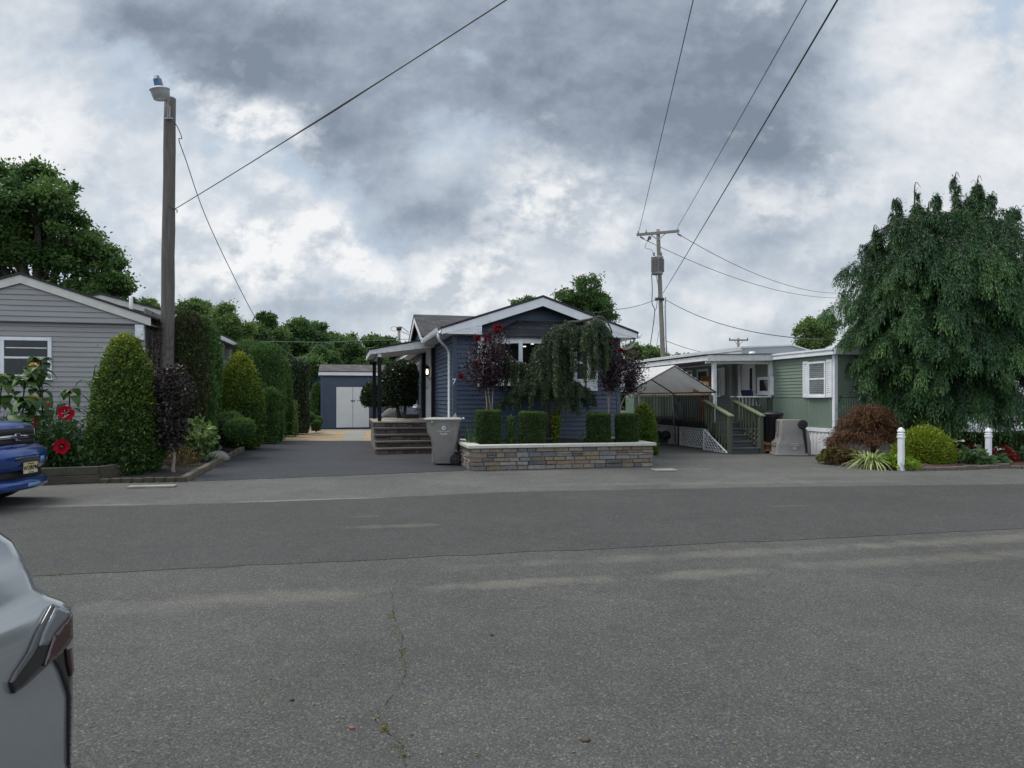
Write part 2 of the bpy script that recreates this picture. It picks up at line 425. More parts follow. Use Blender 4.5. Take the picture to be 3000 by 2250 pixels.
class MB:
    """collects shapes and links them as ONE mesh object"""
    def __init__(s, mat=None):
        s.v, s.f, s.M, s.sm, s.rnd, s.r = [], [], mat or I4, [], [], 0.5
        s.uv = {}
    def add(s, vs, fs, smooth=False, uvs=None):
        b = len(s.v)
        for p in vs:
            s.v.append(tuple(s.M @ Vector(p))); s.rnd.append(s.r)
        for i, q in enumerate(fs):
            if uvs: s.uv[len(s.f)] = uvs[i]
            s.f.append([b + j for j in q]); s.sm.append(smooth)
        return s
    def box(s, x0, x1, y0, y1, z0, z1, m=None):
        vs = [(x0, y0, z0), (x1, y0, z0), (x1, y1, z0), (x0, y1, z0), (x0, y0, z1), (x1, y0, z1), (x1, y1, z1), (x0, y1, z1)]
        if m: vs = [tuple(m @ Vector(p)) for p in vs]
        return s.add(vs, [(0, 3, 2, 1), (4, 5, 6, 7), (0, 1, 5, 4), (1, 2, 6, 5), (2, 3, 7, 6), (3, 0, 4, 7)])
    def bar(s, p0, p1, w, h, up=(0, 0, 1)):
        p0, p1 = Vector(p0), Vector(p1)
        d = (p1 - p0).normalized(); u = Vector(up)
        if abs(d.dot(u)) > .98: u = Vector((1, 0, 0))
        x = d.cross(u).normalized() * (w / 2); y = x.cross(d).normalized() * (h / 2)
        vs = []
        for p in (p0, p1):
            vs += [p - x - y, p + x - y, p + x + y, p - x + y]
        return s.add(vs, [(0, 1, 2, 3), (7, 6, 5, 4), (0, 4, 5, 1), (1, 5, 6, 2), (2, 6, 7, 3), (3, 7, 4, 0)])
    def tube(s, pts, rad, n=8, caps=True):
        pts = [Vector(p) for p in pts]
        if not isinstance(rad, (list, tuple)): rad = [rad] * len(pts)
        vs, fs = [], []
        ref = None
        for i, p in enumerate(pts):
            d = (pts[min(i + 1, len(pts) - 1)] - pts[max(i - 1, 0)])
            d = d.normalized() if d.length > 1e-9 else Vector((0, 0, 1))
            if ref is None:
                ref = Vector((1, 0, 0)) if abs(d.x) < .8 else Vector((0, 1, 0))
            x = (ref - d * ref.dot(d)).normalized(); y = d.cross(x); ref = x
            for k in range(n):
                a = 2 * math.pi * k / n
                vs.append(p + (x * math.cos(a) + y * math.sin(a)) * rad[i])
        for i in range(len(pts) - 1):
            for k in range(n):
                a, b = i * n + k, i * n + (k + 1) % n
                fs.append((a, b, b + n, a + n))
        if caps:
            fs.append(tuple(range(n - 1, -1, -1))); fs.append(tuple((len(pts) - 1) * n + k for k in range(n)))
        return s.add(vs, fs, True)
    def lathe(s, prof, c=(0, 0, 0), n=24, m=None):
        vs, fs = [], []
        for (r, z) in prof:
            for k in range(n):
                a = 2 * math.pi * k / n
                p = Vector((r * math.cos(a), r * math.sin(a), z))
                if m: p = m @ p
                vs.append(p + Vector(c))
        for i in range(len(prof) - 1):
            for k in range(n):
                a, b = i * n + k, i * n + (k + 1) % n
                fs.append((a, b, b + n, a + n))
        fs.append(tuple(range(n - 1, -1, -1))); fs.append(tuple((len(prof) - 1) * n + k for k in range(n)))
        return s.add(vs, fs, True)
    def loft(s, rings, caps=True, smooth=True):
        n = len(rings[0]); vs = [p for r in rings for p in r]; fs = []
        for i in range(len(rings) - 1):
            for k in range(n):
                a, b = i * n + k, i * n + (k + 1) % n
                fs.append((a, b, b + n, a + n))
        if caps:
            fs.append(tuple(range(n - 1, -1, -1))); fs.append(tuple((len(rings) - 1) * n + k for k in range(n)))
        return s.add(vs, fs, smooth)
    def prism(s, poly, y0, y1):
        """polygon in x,z pushed from y0 to y1"""
        n = len(poly)
        vs = [(x, y0, z) for x, z in poly] + [(x, y1, z) for x, z in poly]
        fs = [tuple(range(n)), tuple(range(2 * n - 1, n - 1, -1))] + [(i + n, (i + 1) % n + n, (i + 1) % n, i) for i in range(n)]
        return s.add(vs, fs)
    def slab(s, poly, z0, z1):
        n = len(poly)
        vs = [(x, y, z0) for x, y in poly] + [(x, y, z1) for x, y in poly]
        fs = [tuple(range(n - 1, -1, -1)), tuple(range(n, 2 * n))] + [(i, (i + 1) % n, (i + 1) % n + n, i + n) for i in range(n)]
        return s.add(vs, fs)
    def siding(s, lf, rf, z0, z1, pitch, y=0.0, depth=.014, wav=0.0):
        """lapped boards facing -y; lf, rf give the left and right edge at a height"""
        n = max(1, round((z1 - z0) / pitch)); h = (z1 - z0) / n
        for i in range(n):
            a, b = z0 + i * h, z0 + (i + 1) * h
            x0, x1, x2, x3 = lf(a), rf(a), rf(b - 1e-4), lf(b - 1e-4)
            if x1 - x0 < .02 and x2 - x3 < .02: continue
            k = 6 if wav else 2
            q_ = math.sin(i * 12.9898 + z0 * 7.1 + x1 * 3.3) * 43758.5453; q_ = .15 + .7 * (q_ - math.floor(q_))
            vs = []
            for j in range(k + 1):
                t_ = (0, q_, 1)[j] if k == 2 else j / k
                w_ = wav * math.sin(j * 2.1 + i * 1.7) if wav else 0
                xa, xb = x0 + (x1 - x0) * t_, x3 + (x2 - x3) * t_
                vs += [(xa, y, a + w_), (xa, y - depth, a + w_), (xa, y - depth * .9, a + .012 + w_), (xb, y, b + w_)]
                if k == 2 and j == 1: vs += [(xa + .003, y, a), (xa + .003, y - depth - .004, a - .002), (xa + .003, y - depth * .9 - .004, a + .012), (xb + .003, y - .004, b)]
            fs = []
            for j in range(k + (1 if k == 2 else 0)):
                q = 4 * j
                fs += [(q, q + 4, q + 5, q + 1), (q + 1, q + 5, q + 6, q + 2), (q + 2, q + 6, q + 7, q + 3)]
            s.add(vs, fs)
        return s
    def roofquad(s, a, b, c, d, th=.05):
        """slab with top a,b,c,d (a-b along the eave) and shingle UVs in metres"""
        a, b, c, d = map(Vector, (a, b, c, d))
        L1 = (b - a).length; L2 = (d - a).length
        dn = Vector((0, 0, -th))
        s.add([a, b, c, d], [(0, 1, 2, 3)], uvs=[[(0, 0), (L1, 0), (L1, L2), (0, L2)]])
        s.add([a + dn, b + dn, c + dn, d + dn, a, b, c, d], [(3, 2, 1, 0), (0, 1, 5, 4), (1, 2, 6, 5), (2, 3, 7, 6), (3, 0, 4, 7)])
        return s
    def build(s, name, mat, parent=None, bevel=0.0, rnd=False, loc=None):
        me = bpy.data.meshes.new(name)
        me.from_pydata(s.v, [], s.f)
        me.polygons.foreach_set('use_smooth', s.sm)
        if rnd:
            a = me.attributes.new('rnd', 'FLOAT', 'POINT'); a.data.foreach_set('value', s.rnd)
        if s.uv:
            ul = me.uv_layers.new(name='UVMap')
            for fi, us in s.uv.items():
                for li, u_ in zip(me.polygons[fi].loop_indices, us):
                    ul.data[li].uv = u_
        me.update()
        o = bpy.data.objects.new(name, me)
        COL.objects.link(o)
        me.materials.append(M[mat] if isinstance(mat, str) else mat)
        if parent: o.parent = parent
        if loc: o.location = loc
        if bevel:
            bv = o.modifiers.new('bevel', 'BEVEL'); bv.width = bevel; bv.segments = 2; bv.limit_method = 'ANGLE'; bv.angle_limit = R(40)
        return o

def text_obj(name, body, size, mtx, mat, parent, extrude=.002, bold=False, align='CENTER'):
    cu = bpy.data.curves.new(name, 'FONT'); cu.body = body; cu.size = size; cu.extrude = extrude
    cu.align_x = align; cu.align_y = 'CENTER'
    if bold: cu.offset = size * .018
    tmp = bpy.data.objects.new(name, cu); COL.objects.link(tmp)
    dg = bpy.context.evaluated_depsgraph_get()
    me = bpy.data.meshes.new_from_object(tmp.evaluated_get(dg))
    bpy.data.objects.remove(tmp)
    me.transform(mtx)
    o = bpy.data.objects.new(name, me); COL.objects.link(o); me.materials.clear(); me.materials.append(M[mat])
    if parent: o.parent = parent
    return o
FACE = Matrix.Rotation(R(90), 4, 'X')     # lays text, drawn in x-y, upright facing -y

# ------------------------------------------------------------------ foliage
def nrm(a):
    return a / np.maximum(np.linalg.norm(a, axis=1, keepdims=True), 1e-9)

def leaf_mesh(name, P, D, L, Wd, mat, parent, rng, rnd=None, fold=.25, side=None, kind=None):
    """one diamond leaf per point: base P, pointing along D"""
    n = len(P)
    D = nrm(D)
    if side is None:
        side = rng.normal(size=(n, 3))
    S = nrm(np.cross(D, side)); N = np.cross(S, D)
    L = np.broadcast_to(np.asarray(L, float), (n,))[:, None]; Wd = np.broadcast_to(np.asarray(Wd, float), (n,))[:, None]
    mid = P + D * L * .45 - N * Wd * fold
    V = np.empty((n, 4, 3)); V[:, 0] = P; V[:, 1] = mid - S * Wd * .5; V[:, 2] = P + D * L; V[:, 3] = mid + S * Wd * .5
    me = bpy.data.meshes.new(name)
    me.vertices.add(4 * n); me.vertices.foreach_set('co', V.reshape(-1))
    me.loops.add(4 * n); me.loops.foreach_set('vertex_index', np.arange(4 * n, dtype=np.int32))
    me.polygons.add(n); me.polygons.foreach_set('loop_start', np.arange(0, 4 * n, 4, dtype=np.int32))
    try:
        me.polygons.foreach_set('loop_total', np.full(n, 4, dtype=np.int32))
    except Exception:
        pass
    if rnd is None: rnd = rng.random(n)
    a = me.attributes.new('rnd', 'FLOAT', 'POINT'); a.data.foreach_set('value', np.repeat(np.clip(rnd, 0, 1), 4).astype(np.float32))
    me.update(calc_edges=True)
    o = bpy.data.objects.new(name, me); COL.objects.link(o)
    me.materials.append(M[mat] if isinstance(mat, str) else mat)
    if parent: o.parent = parent
    if kind: o['kind'] = kind
    return o

def wobble(P, rng, amp, freq, k=5):
    w = np.zeros(len(P))
    for i in range(k):
        d = rng.normal(size=3); d /= np.linalg.norm(d)
        fq = freq * (.6 + 1.1 * i / k)
        w += np.sin(P @ d * fq + rng.random() * 6.28) / (1 + .35 * i)
    return amp * w / 2.2

def rev_sample(prof, n, rng, sq=0.0, rot=0.0):
    """points and outward normals on a turned (or, with sq, squared) profile"""
    pr = np.array(prof, float)
    seg = np.linalg.norm(pr[1:] - pr[:-1], axis=1); area = seg * (pr[1:, 0] + pr[:-1, 0] + .02)
    i = rng.choice(len(seg), size=n, p=area / area.sum()); t = rng.random(n)
    # more points to the wide end of each segment
    a, b = pr[i], pr[i + 1]
    wid = np.maximum(a[:, 0], b[:, 0]) + 1e-6
    keep = rng.random(n) < (a[:, 0] * (1 - t) + b[:, 0] * t) / wid
    t = np.where(keep, t, np.where(a[:, 0] > b[:, 0], t * .5, 1 - (1 - t) * .5))
    r = a[:, 0] * (1 - t) + b[:, 0] * t; z = a[:, 1] * (1 - t) + b[:, 1] * t
    th = rng.random(n) * 2 * np.pi
    k = np.ones(n)
    if sq:
        e = 2 + sq * 8
        k = (np.abs(np.cos(th)) ** e + np.abs(np.sin(th)) ** e) ** (-1 / e)
    dd = nrm(b - a + 1e-9)
    nr, nz = dd[:, 1], -dd[:, 0]
    th2 = th + rot
    c, s_ = np.cos(th2), np.sin(th2)
    P = np.stack([r * k * c, r * k * s_, z], 1)
    N = nrm(np.stack([nr * c, nr * s_, nz], 1))
    return P, N

def shrub(name, label, cat, loc, prof, n, leaf, mat, seed, group=None, amp=.05, freq=5.0, thick=.05, sq=0.0, up=.35, out=.8, jit=.7,
          core=True, scale=(1, 1, 1), rotz=0.0, bias=None, trunk=None, corescale=.86, parent=None, pname='foliage', lean=None, coremat='core'):
    """clipped shrub: leaf shell on a profile, solid dark hull inside"""
    rng = np.random.default_rng(seed)
    t = parent or thing(name, label, cat, loc, rotz, group)
    P, N = rev_sample(prof, n, rng, sq)
    dep = np.abs(rng.normal(size=n)) * thick
    w1 = wobble(P, rng, amp, freq)
    stray = np.where(rng.random(n) < .035, np.abs(rng.normal(size=n)) * leaf[0] * 1.1, 0)
    P = P + N * (w1 + wobble(P, rng, amp * .4, freq * 3.3) - dep + stray)[:, None]
    thin = wobble(P, rng, 1.0, freq * 1.5)
    keep = (thin > -.75) | (rng.random(n) < .45)
    P, N = P[keep], N[keep]; n = len(P)
    P = P * np.array(scale)
    H = max(z for r, z in prof)
    if lean: P[:, 0] += lean * (P[:, 2] / H) ** 2
    P[:, 2] = np.maximum(P[:, 2], .01)
    D = N * out + np.array([0, 0, up]) + rng.normal(size=(n, 3)) * jit
    rv = rng.random(n)
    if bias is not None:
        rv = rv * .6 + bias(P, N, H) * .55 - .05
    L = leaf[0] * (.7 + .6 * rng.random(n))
    leaf_mesh(pname, P - nrm(D) * L[:, None] * .4, D, L, leaf[1] * (.7 + .6 * rng.random(n)), mat, t, rng, rv)
    if core:
        mb = MB()
        mb.lathe([(max(.01, r * corescale - thick), z * .97 + .01) for r, z in prof if z >= 0], n=16)
        mb.v = [(x * scale[0] + (lean * (z / H) ** 2 if lean else 0), y * scale[1], z * scale[2]) for x, y, z in mb.v]
        mb.build('branches', coremat, t)  # added solid dark hull that stops the view through the leaf shell
    if trunk:
        mb = MB(); mb.tube([(0, 0, -.05), (trunk[2] if len(trunk) > 2 else 0, 0, trunk[1])], [trunk[0], trunk[0] * .8], 8); mb.build('trunk', 'bark', t)
    return t

def tree(name, label, cat, loc, trunk_h, trunk_r, lobes, nleaf, leaf, mat, seed, group=None, nclump=14, clump=.36, limbs=True, bark='bark', flat=.8, jit=1.0, droop=.15):
    """broadleaf tree: trunk, limbs to every clump, leaf clumps spread through each lobe (x, y, z, r)"""
    rng = np.random.default_rng(seed)
    t = thing(name, label, cat, loc, 0, group)
    C, CR = [], []
    for (x, y, z, r) in lobes:
        k = max(4, int(nclump))
        d = nrm(rng.normal(size=(k, 3))); q = .35 + .6 * rng.random(k) ** .6
        d[:, 2] *= flat
        C.append(np.array([x, y, z]) + d * (q * r)[:, None]); CR.append(r * clump * (.6 + .8 * rng.random(k)))
    C = np.concatenate(C); CR = np.concatenate(CR)
    wgt = CR ** 2; i = rng.choice(len(C), size=nleaf, p=wgt / wgt.sum())
    d = nrm(rng.normal(size=(nleaf, 3))); q = rng.random(nleaf) ** .45
    sh = np.array([1, 1, .72])
    P = C[i] + d * sh * (CR[i] * q * (1 + .35 * rng.normal(size=nleaf)))[:, None]
    D = d * .6 + rng.normal(size=(nleaf, 3)) * jit + np.array([0, 0, -droop])
    rv = np.clip(.5 * rng.random(nleaf) + .5 * rng.random(len(C))[i], 0, 1)
    L = leaf[0] * (.65 + .7 * rng.random(nleaf))
    leaf_mesh('crown', P, D, L, leaf[1] * (.7 + .6 * rng.random(nleaf)), mat, t, rng, rv)
    mb = MB()
    top = np.array([np.mean([l[0] for l in lobes]) * .5, np.mean([l[1] for l in lobes]) * .5, trunk_h])
    mb.tube([(0, 0, -.1), (top[0] * .3, top[1] * .3, trunk_h * .5), tuple(top)], [trunk_r * 1.25, trunk_r, trunk_r * .75], 10)
    if limbs:
        for (x, y, z, r) in lobes:
            a = Vector(top) * .92; b = Vector((x, y, z))
            mid = a.lerp(b, .5) + Vector((0, 0, .12 * (b - a).length))
            mb.tube([a, mid, b], [trunk_r * .55, trunk_r * .38, trunk_r * .18], 7)
        for j in range(len(C)):
            li = j // max(4, int(nclump)); x, y, z, r = lobes[li]
            a = Vector((x, y, z)) * .8 + Vector(top) * .2; b = Vector(C[j])
            mb.tube([a, a.lerp(b, .5) + Vector((0, 0, .1 * r)), b], [trunk_r * .16, trunk_r * .1, trunk_r * .05], 5)
    mb.build('trunk', bark, t)
    return t

def strip_leaves(name, blades, mat, parent, rng, nseg=5):
    """grassy blades: list of (base, tip direction xy, length, width, droop)"""
    vs, fs, rn = [], [], []
    for (b, d, L, w, dr) in blades:
        b = np.array(b, float); d = np.array(d, float); s_ = np.array([-d[1], d[0], 0]); s_ /= max(np.linalg.norm(s_), 1e-6)
        base = len(vs); q = rng.random()
        for j in range(nseg + 1):
            t_ = j / nseg
            hor = d * L * (t_ * .55 + dr * t_ * t_ * .5)
            z = L * (t_ * (1 - .25 * dr) - dr * .75 * t_ ** 2.4)
            p = b + np.array([hor[0], hor[1], z]); ww = w * (1 - t_ ** 2.2) * (.6 + .4 * min(1, 3 * t_)) + .001
            vs += [tuple(p - s_ * ww / 2), tuple(p + np.array([0, 0, -w * .12])), tuple(p + s_ * ww / 2)]; rn += [q] * 3
            if j:
                k = base + 3 * j
                fs += [(k - 3, k - 2, k + 1, k), (k - 2, k - 1, k + 2, k + 1)]
    mb = MB(); mb.v = vs; mb.f = fs; mb.sm = [True] * len(fs); mb.rnd = rn
    return mb.build(name, mat, parent, rnd=True)

def blade_clump(name, label, cat, loc, n, L, w, mat, seed, droop=(.3, 1.0), spread=.12, group=None, flat=1.0, part='blades'):
    rng = np.random.default_rng(seed)
    t = thing(name, label, cat, loc, 0, group)
    bl = []
    for i in range(n):
        a = rng.random() * 6.283; lean = .25 + .75 * rng.random()
        bl.append(((spread * math.cos(a) * rng.random(), spread * math.sin(a) * rng.random(), 0), (math.cos(a) * lean, math.sin(a) * lean * flat, 0),
                   L * (.6 + .5 * rng.random()), w * (.7 + .6 * rng.random()), droop[0] + (droop[1] - droop[0]) * rng.random()))
    strip_leaves(part, bl, mat, t, rng)
    return t

# leaf colours (linear)
M['lf_yew'] = leafmat('yew_leaves', [(0.027, 0.068, 0.018), (0.054, 0.114, 0.024), (0.129, 0.198, 0.027), (0.304, 0.351, 0.034)], 0.25, .45, 1.6, .35)
M['lf_yewgold'] = leafmat('gold_yew_leaves', [(0.029, 0.081, 0.020), (0.065, 0.139, 0.020), (0.189, 0.262, 0.024), (0.437, 0.437, 0.029)], .2, .45, 1.4, .3)
M['lf_arb'] = leafmat('arborvitae_sprays', [(0.041, 0.092, 0.033), (0.065, 0.144, 0.041), (0.104, 0.209, 0.051), (0.174, 0.289, 0.065)], 0.25, .5, 1.2, .4)
M['lf_arbbrown'] = leafmat('browned_arborvitae_sprays', [(0.057, 0.041, 0.025), (0.063, 0.053, 0.028), (0.057, 0.090, 0.030), (0.081, 0.132, 0.037)], .2, .6, .9, .9)
M['lf_dead'] = leafmat('dead_brown_sprays', [(.045, .028, .020), (.075, .045, .032), (.11, .07, .05)], .15, .7)
M['lf_box'] = leafmat('boxwood_leaves', [(0.032, 0.063, 0.022), (0.053, 0.106, 0.028), (0.089, 0.160, 0.036), (0.151, 0.230, 0.045)], 0.25, .45, 2.5, .3)
M['lf_dark'] = leafmat('dark_glossy_leaves', [(0.017, 0.031, 0.017), (0.029, 0.052, 0.023), (0.049, 0.079, 0.031), (0.086, 0.130, 0.050)], .12, .3, 1.2, .3, .5)
M['lf_plum'] = leafmat('plum_leaves', [(0.018, 0.013, 0.015), (0.030, 0.019, 0.021), (0.045, 0.039, 0.030), (0.075, 0.063, 0.051)], .15, .42, 1.5, .3, .35)
M['lf_crape'] = leafmat('dark_purple_leaves', [(.014, .007, .010), (.024, .010, .015), (.034, .014, .021), (.045, .018, .026)], .12, .4, 1.5, .3, .45)
M['lf_cedar'] = leafmat('cedar_sprays', [(0.020, 0.050, 0.025), (0.036, 0.092, 0.036), (0.070, 0.157, 0.048), (0.154, 0.280, 0.070)], .28, .5, .9, .25)
M['lf_spruce'] = leafmat('spruce_needles', [(0.020, 0.040, 0.020), (0.030, 0.059, 0.023), (0.049, 0.082, 0.030), (0.087, 0.129, 0.040)], .12, .5, 1.2, .3)
M['lf_oak'] = leafmat('oak_leaves', [(0.036, 0.081, 0.026), (0.060, 0.131, 0.036), (0.095, 0.179, 0.046), (0.158, 0.258, 0.060)], 0.4, .4, .25, .45)
M['lf_wood'] = leafmat('woodland_leaves', [(0.043, 0.091, 0.032), (0.072, 0.144, 0.043), (0.110, 0.199, 0.056), (0.169, 0.270, 0.072)], 0.42, .5, .12, .6)
M['lf_light'] = leafmat('light_green_leaves', [(0.062, 0.117, 0.035), (0.104, 0.179, 0.046), (0.151, 0.241, 0.062), (0.220, 0.302, 0.090)], 0.42, .5, .2, .5)
M['lf_maple'] = leafmat('red_maple_leaves', [(.060, .028, .015), (.105, .044, .019), (.145, .064, .026), (.155, .095, .038)], .25, .5, 1.8, .4)
M['lf_lime'] = leafmat('lime_leaves', [(.10, .19, .02), (.19, .30, .03), (.30, .42, .05)], .3, .45, 3, .3)
M['lf_gold'] = leafmat('gold_thread_foliage', [(0.058, 0.111, 0.016), (0.130, 0.195, 0.019), (0.247, 0.312, 0.026), (0.377, 0.416, 0.039)], .22, .5, 2.2, .3)
M['lf_hydr'] = leafmat('pale_green_leaves', [(.06, .13, .03), (.12, .22, .05), (.22, .32, .10), (.40, .45, .22)], .3, .4, 3, .3)
M['lf_sun'] = leafmat('sunflower_leaves', [(.035, .085, .022), (.065, .130, .035), (.11, .19, .06)], .3, .5, 3, .4)
M['lf_grass'] = leafmat('blade_leaves', [(.03, .075, .025), (.05, .115, .035), (.09, .16, .05)], .25, .4, 3, .3)
M['lf_ribbon'] = leafmat('striped_blades', [(0.130, 0.221, 0.052), (0.338, 0.416, 0.156), (0.585, 0.624, 0.325)], .3, .45, 6, .5)
M['lf_hosta'] = leafmat('hosta_leaves', [(0.039, 0.098, 0.036), (0.072, 0.156, 0.058), (0.169, 0.247, 0.117)], .25, .4, 5, .4)
M['lf_coleus'] = leafmat('burgundy_leaves', [(0.053, 0.018, 0.018), (0.112, 0.033, 0.027), (0.105, 0.090, 0.030), (0.180, 0.210, 0.045)], .25, .45, 5, .5)
M['lf_red'] = leafmat('red_leaves', [(.09, .012, .014), (.20, .022, .02), (.30, .035, .03)], .25, .45, 5, .3)
M['lf_under'] = leafmat('low_green_leaves', [(0.020, 0.048, 0.018), (0.040, 0.089, 0.025), (0.079, 0.143, 0.040)], 0.3, .4, 2, .4)
M['lf_white'] = leafmat('white_petals', [(.62, .62, .60), (.72, .72, .70)], .3, .5)
M['lf_flower'] = leafmat('crimson_petals', [(.12, .004, .014), (.23, .008, .024), (.32, .015, .035)], .3, .5, 4, .3)
M['lf_moss'] = leafmat('moss_tufts', [(.10, .12, .02), (.18, .17, .03), (.26, .17, .05)], .2, .7, 4, .4)

def ledge(name, c):
    m, k, out = newmat(name)
    at = k.n('ShaderNodeAttribute', attribute_name='rnd').outputs['Fac']
    co = k.n('ShaderNodeTexCoord').outputs['Object']
    col = k.ramp(at, c)
    n = k.ramp(k.noise(co, 14, 7, .65), [(.25, .62), (.75, 1.38)])
    c2 = k.mix(1.0, col, n, 'MULTIPLY')
    b = principled(k, out, Base_Color=c2, Roughness=.85)
    bump(k, b, k.noise(co, 22, 7, .7), .8, .02)
    return m
M['stone'] = ledge('ledge_stone', [(0, (.085, .085, .09)), (.2, (.15, .15, .15)), (.38, (.23, .22, .205)), (.46, (.20, .16, .115)), (.68, (.235, .18, .125)), (.84, (.15, .115, .085)), (1, (.27, .24, .20))])
M['stone_dark'] = ledge('step_stone', [(0, (.055, .05, .048)), (.35, (.095, .082, .070)), (.65, (.14, .105, .075)), (1, (.10, .085, .075))])
M['tread'] = pm('brown_tread_stone', (.115, .092, .085), .8, .2, 5, .4, 40, stain=((.07, .06, .055), 3, .5, .5))
M['deckstone'] = pm('platform_pavers', (.33, .29, .24), .85, .2, 4, .3, 40, stain=((.20, .19, .16), 1.6, .5, .6))
# ------------------------------------------------------------------ frames for buildings
class Frame:
    """origin and heading of a building: x along its front, y going back, z up"""
    def __init__(s, x, y, ang):
        s.o = Vector((x, y, 0)); s.a = ang; c, q = math.cos(R(ang)), math.sin(R(ang))
        s.u = Vector((c, q, 0)); s.w = Vector((-q, c, 0))
    def p(s, x, y, z=0): return s.o + s.u * x + s.w * y + Vector((0, 0, z))
    def X(s, px, y=0.0):
        k = (px - 1500) / FPX; b = s.o + s.w * y
        return (k * b.y - b.x) / (s.u.x - k * s.u.y)
    def Y(s, px, x=0.0):
        k = (px - 1500) / FPX; b = s.o + s.u * x
        return (k * b.y - b.x) / (s.w.x - k * s.w.y)
    def Z(s, py, x, y):
        return CAMH + (HZ - py) / FPX * s.p(x, y).y
FACE_L = RZ(-90)     # facade coordinates turned to face -x (facade x = -y)
FACE_R = RZ(90)      # facade coordinates turned to face +x (facade x = y)

def window(parent, m, x0, x1, z0, z1, fw=.07, proud=.05, mid='h', glass='glass', mat='white', sill=True, blind=False, vmid=0, y=0.0):
    mb = MB(m)
    e = .004
    mb.box(x0, x1, y - proud, y + .01, z1 - fw, z1); mb.box(x0, x1, y - proud, y + .01, z0, z0 + fw)
    mb.box(x0, x0 + fw, y - proud + e, y + .01, z0 + fw, z1 - fw); mb.box(x1 - fw, x1, y - proud + e, y + .01, z0 + fw, z1 - fw)
    zm = (z0 + z1) / 2
    if mid == 'h': mb.box(x0 + fw, x1 - fw, y - proud * .7, y + .01, zm - .022, zm + .022)
    for i in range(vmid):
        xm = x0 + fw + (x1 - x0 - 2 * fw) * (i + 1) / (vmid + 1)
        mb.box(xm - .03, xm + .03, y - proud * .75, y + .01, z0 + fw, z1 - fw)
    f = mb.build('window', mat, parent, bevel=.004)
    yp = y - .026
    g = MB(m); g.add([(x0 + fw, yp, z0 + fw), (x1 - fw, yp, z0 + fw), (x1 - fw, yp, z1 - fw), (x0 + fw, yp, z1 - fw)], [(0, 1, 2, 3)])
    g.build('pane', glass, f)
    if blind:
        b = MB(m)
        n = int((z1 - z0 - 2 * fw) / .05)
        for i in range(n):
            zz = z0 + fw + (i + .5) * (z1 - z0 - 2 * fw) / n
            b.add([(x0 + fw, y - .022, zz - .024), (x1 - fw, y - .022, zz - .024), (x1 - fw, y - .008, zz + .020), (x0 + fw, y - .008, zz + .020)], [(0, 1, 2, 3)])
        b.build('blind', 'blind', f)
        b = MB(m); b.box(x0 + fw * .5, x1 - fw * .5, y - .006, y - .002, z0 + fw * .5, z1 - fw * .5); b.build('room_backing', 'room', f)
    if sill:
        b = MB(m); b.box(x0 - .03, x1 + .03, y - proud - .03, y + .005, z0 - .04, z0 - .001); b.build('sill', mat, f, bevel=.004)
    return f

def shutter(parent, m, x0, x1, z0, z1, y=0.0, mat='white', pitch=.055):
    mb = MB(m); fw = .05
    mb.box(x0, x1, y - .03, y + .005, z1 - fw * 1.6, z1); mb.box(x0, x1, y - .03, y + .005, z0, z0 + fw * 1.6)
    mb.box(x0, x0 + fw, y - .03, y + .005, z0 + fw * 1.6, z1 - fw * 1.6); mb.box(x1 - fw, x1, y - .03, y + .005, z0 + fw * 1.6, z1 - fw * 1.6)
    za, zb = z0 + fw * 1.6, z1 - fw * 1.6; n = max(3, int((zb - za) / pitch)); h = (zb - za) / n
    for i in range(n):
        z = za + i * h
        mb.add([(x0 + fw, y - .026, z), (x1 - fw, y - .026, z), (x1 - fw, y - .004, z + h * .95), (x0 + fw, y - .004, z + h * .95), (x0 + fw, y, z), (x1 - fw, y, z)], [(0, 1, 2, 3), (4, 5, 1, 0)])
    return mb.build('shutter', mat, parent)

# ------------------------------------------------------------------ ground, roads, beds
rngG = random.Random(4)
def sheet(name, poly, z, mat, kind='structure', jit=0.0, step=.35, label=None):
    pts = []
    for i, a in enumerate(poly):
        b = poly[(i + 1) % len(poly)]
        L = math.dist(a, b); n = max(1, int(L / step)) if jit else 1
        for j in range(min(n, 120)):
            t_ = j / min(n, 120)
            pts.append((a[0] + (b[0] - a[0]) * t_ + rngG.gauss(0, jit), a[1] + (b[1] - a[1]) * t_ + rngG.gauss(0, jit), z))
    bm = bmesh.new(); vs = [bm.verts.new(p) for p in pts]; fc = bm.faces.new(vs)
    if fc.normal.z < 0: fc.normal_flip()
    bmesh.ops.triangulate(bm, faces=[fc])
    me = bpy.data.meshes.new(name); bm.to_mesh(me); bm.free()
    o = bpy.data.objects.new(name, me); COL.objects.link(o); me.materials.append(mat if not isinstance(mat, str) else M[mat])
    if kind: o['kind'] = kind
    return o

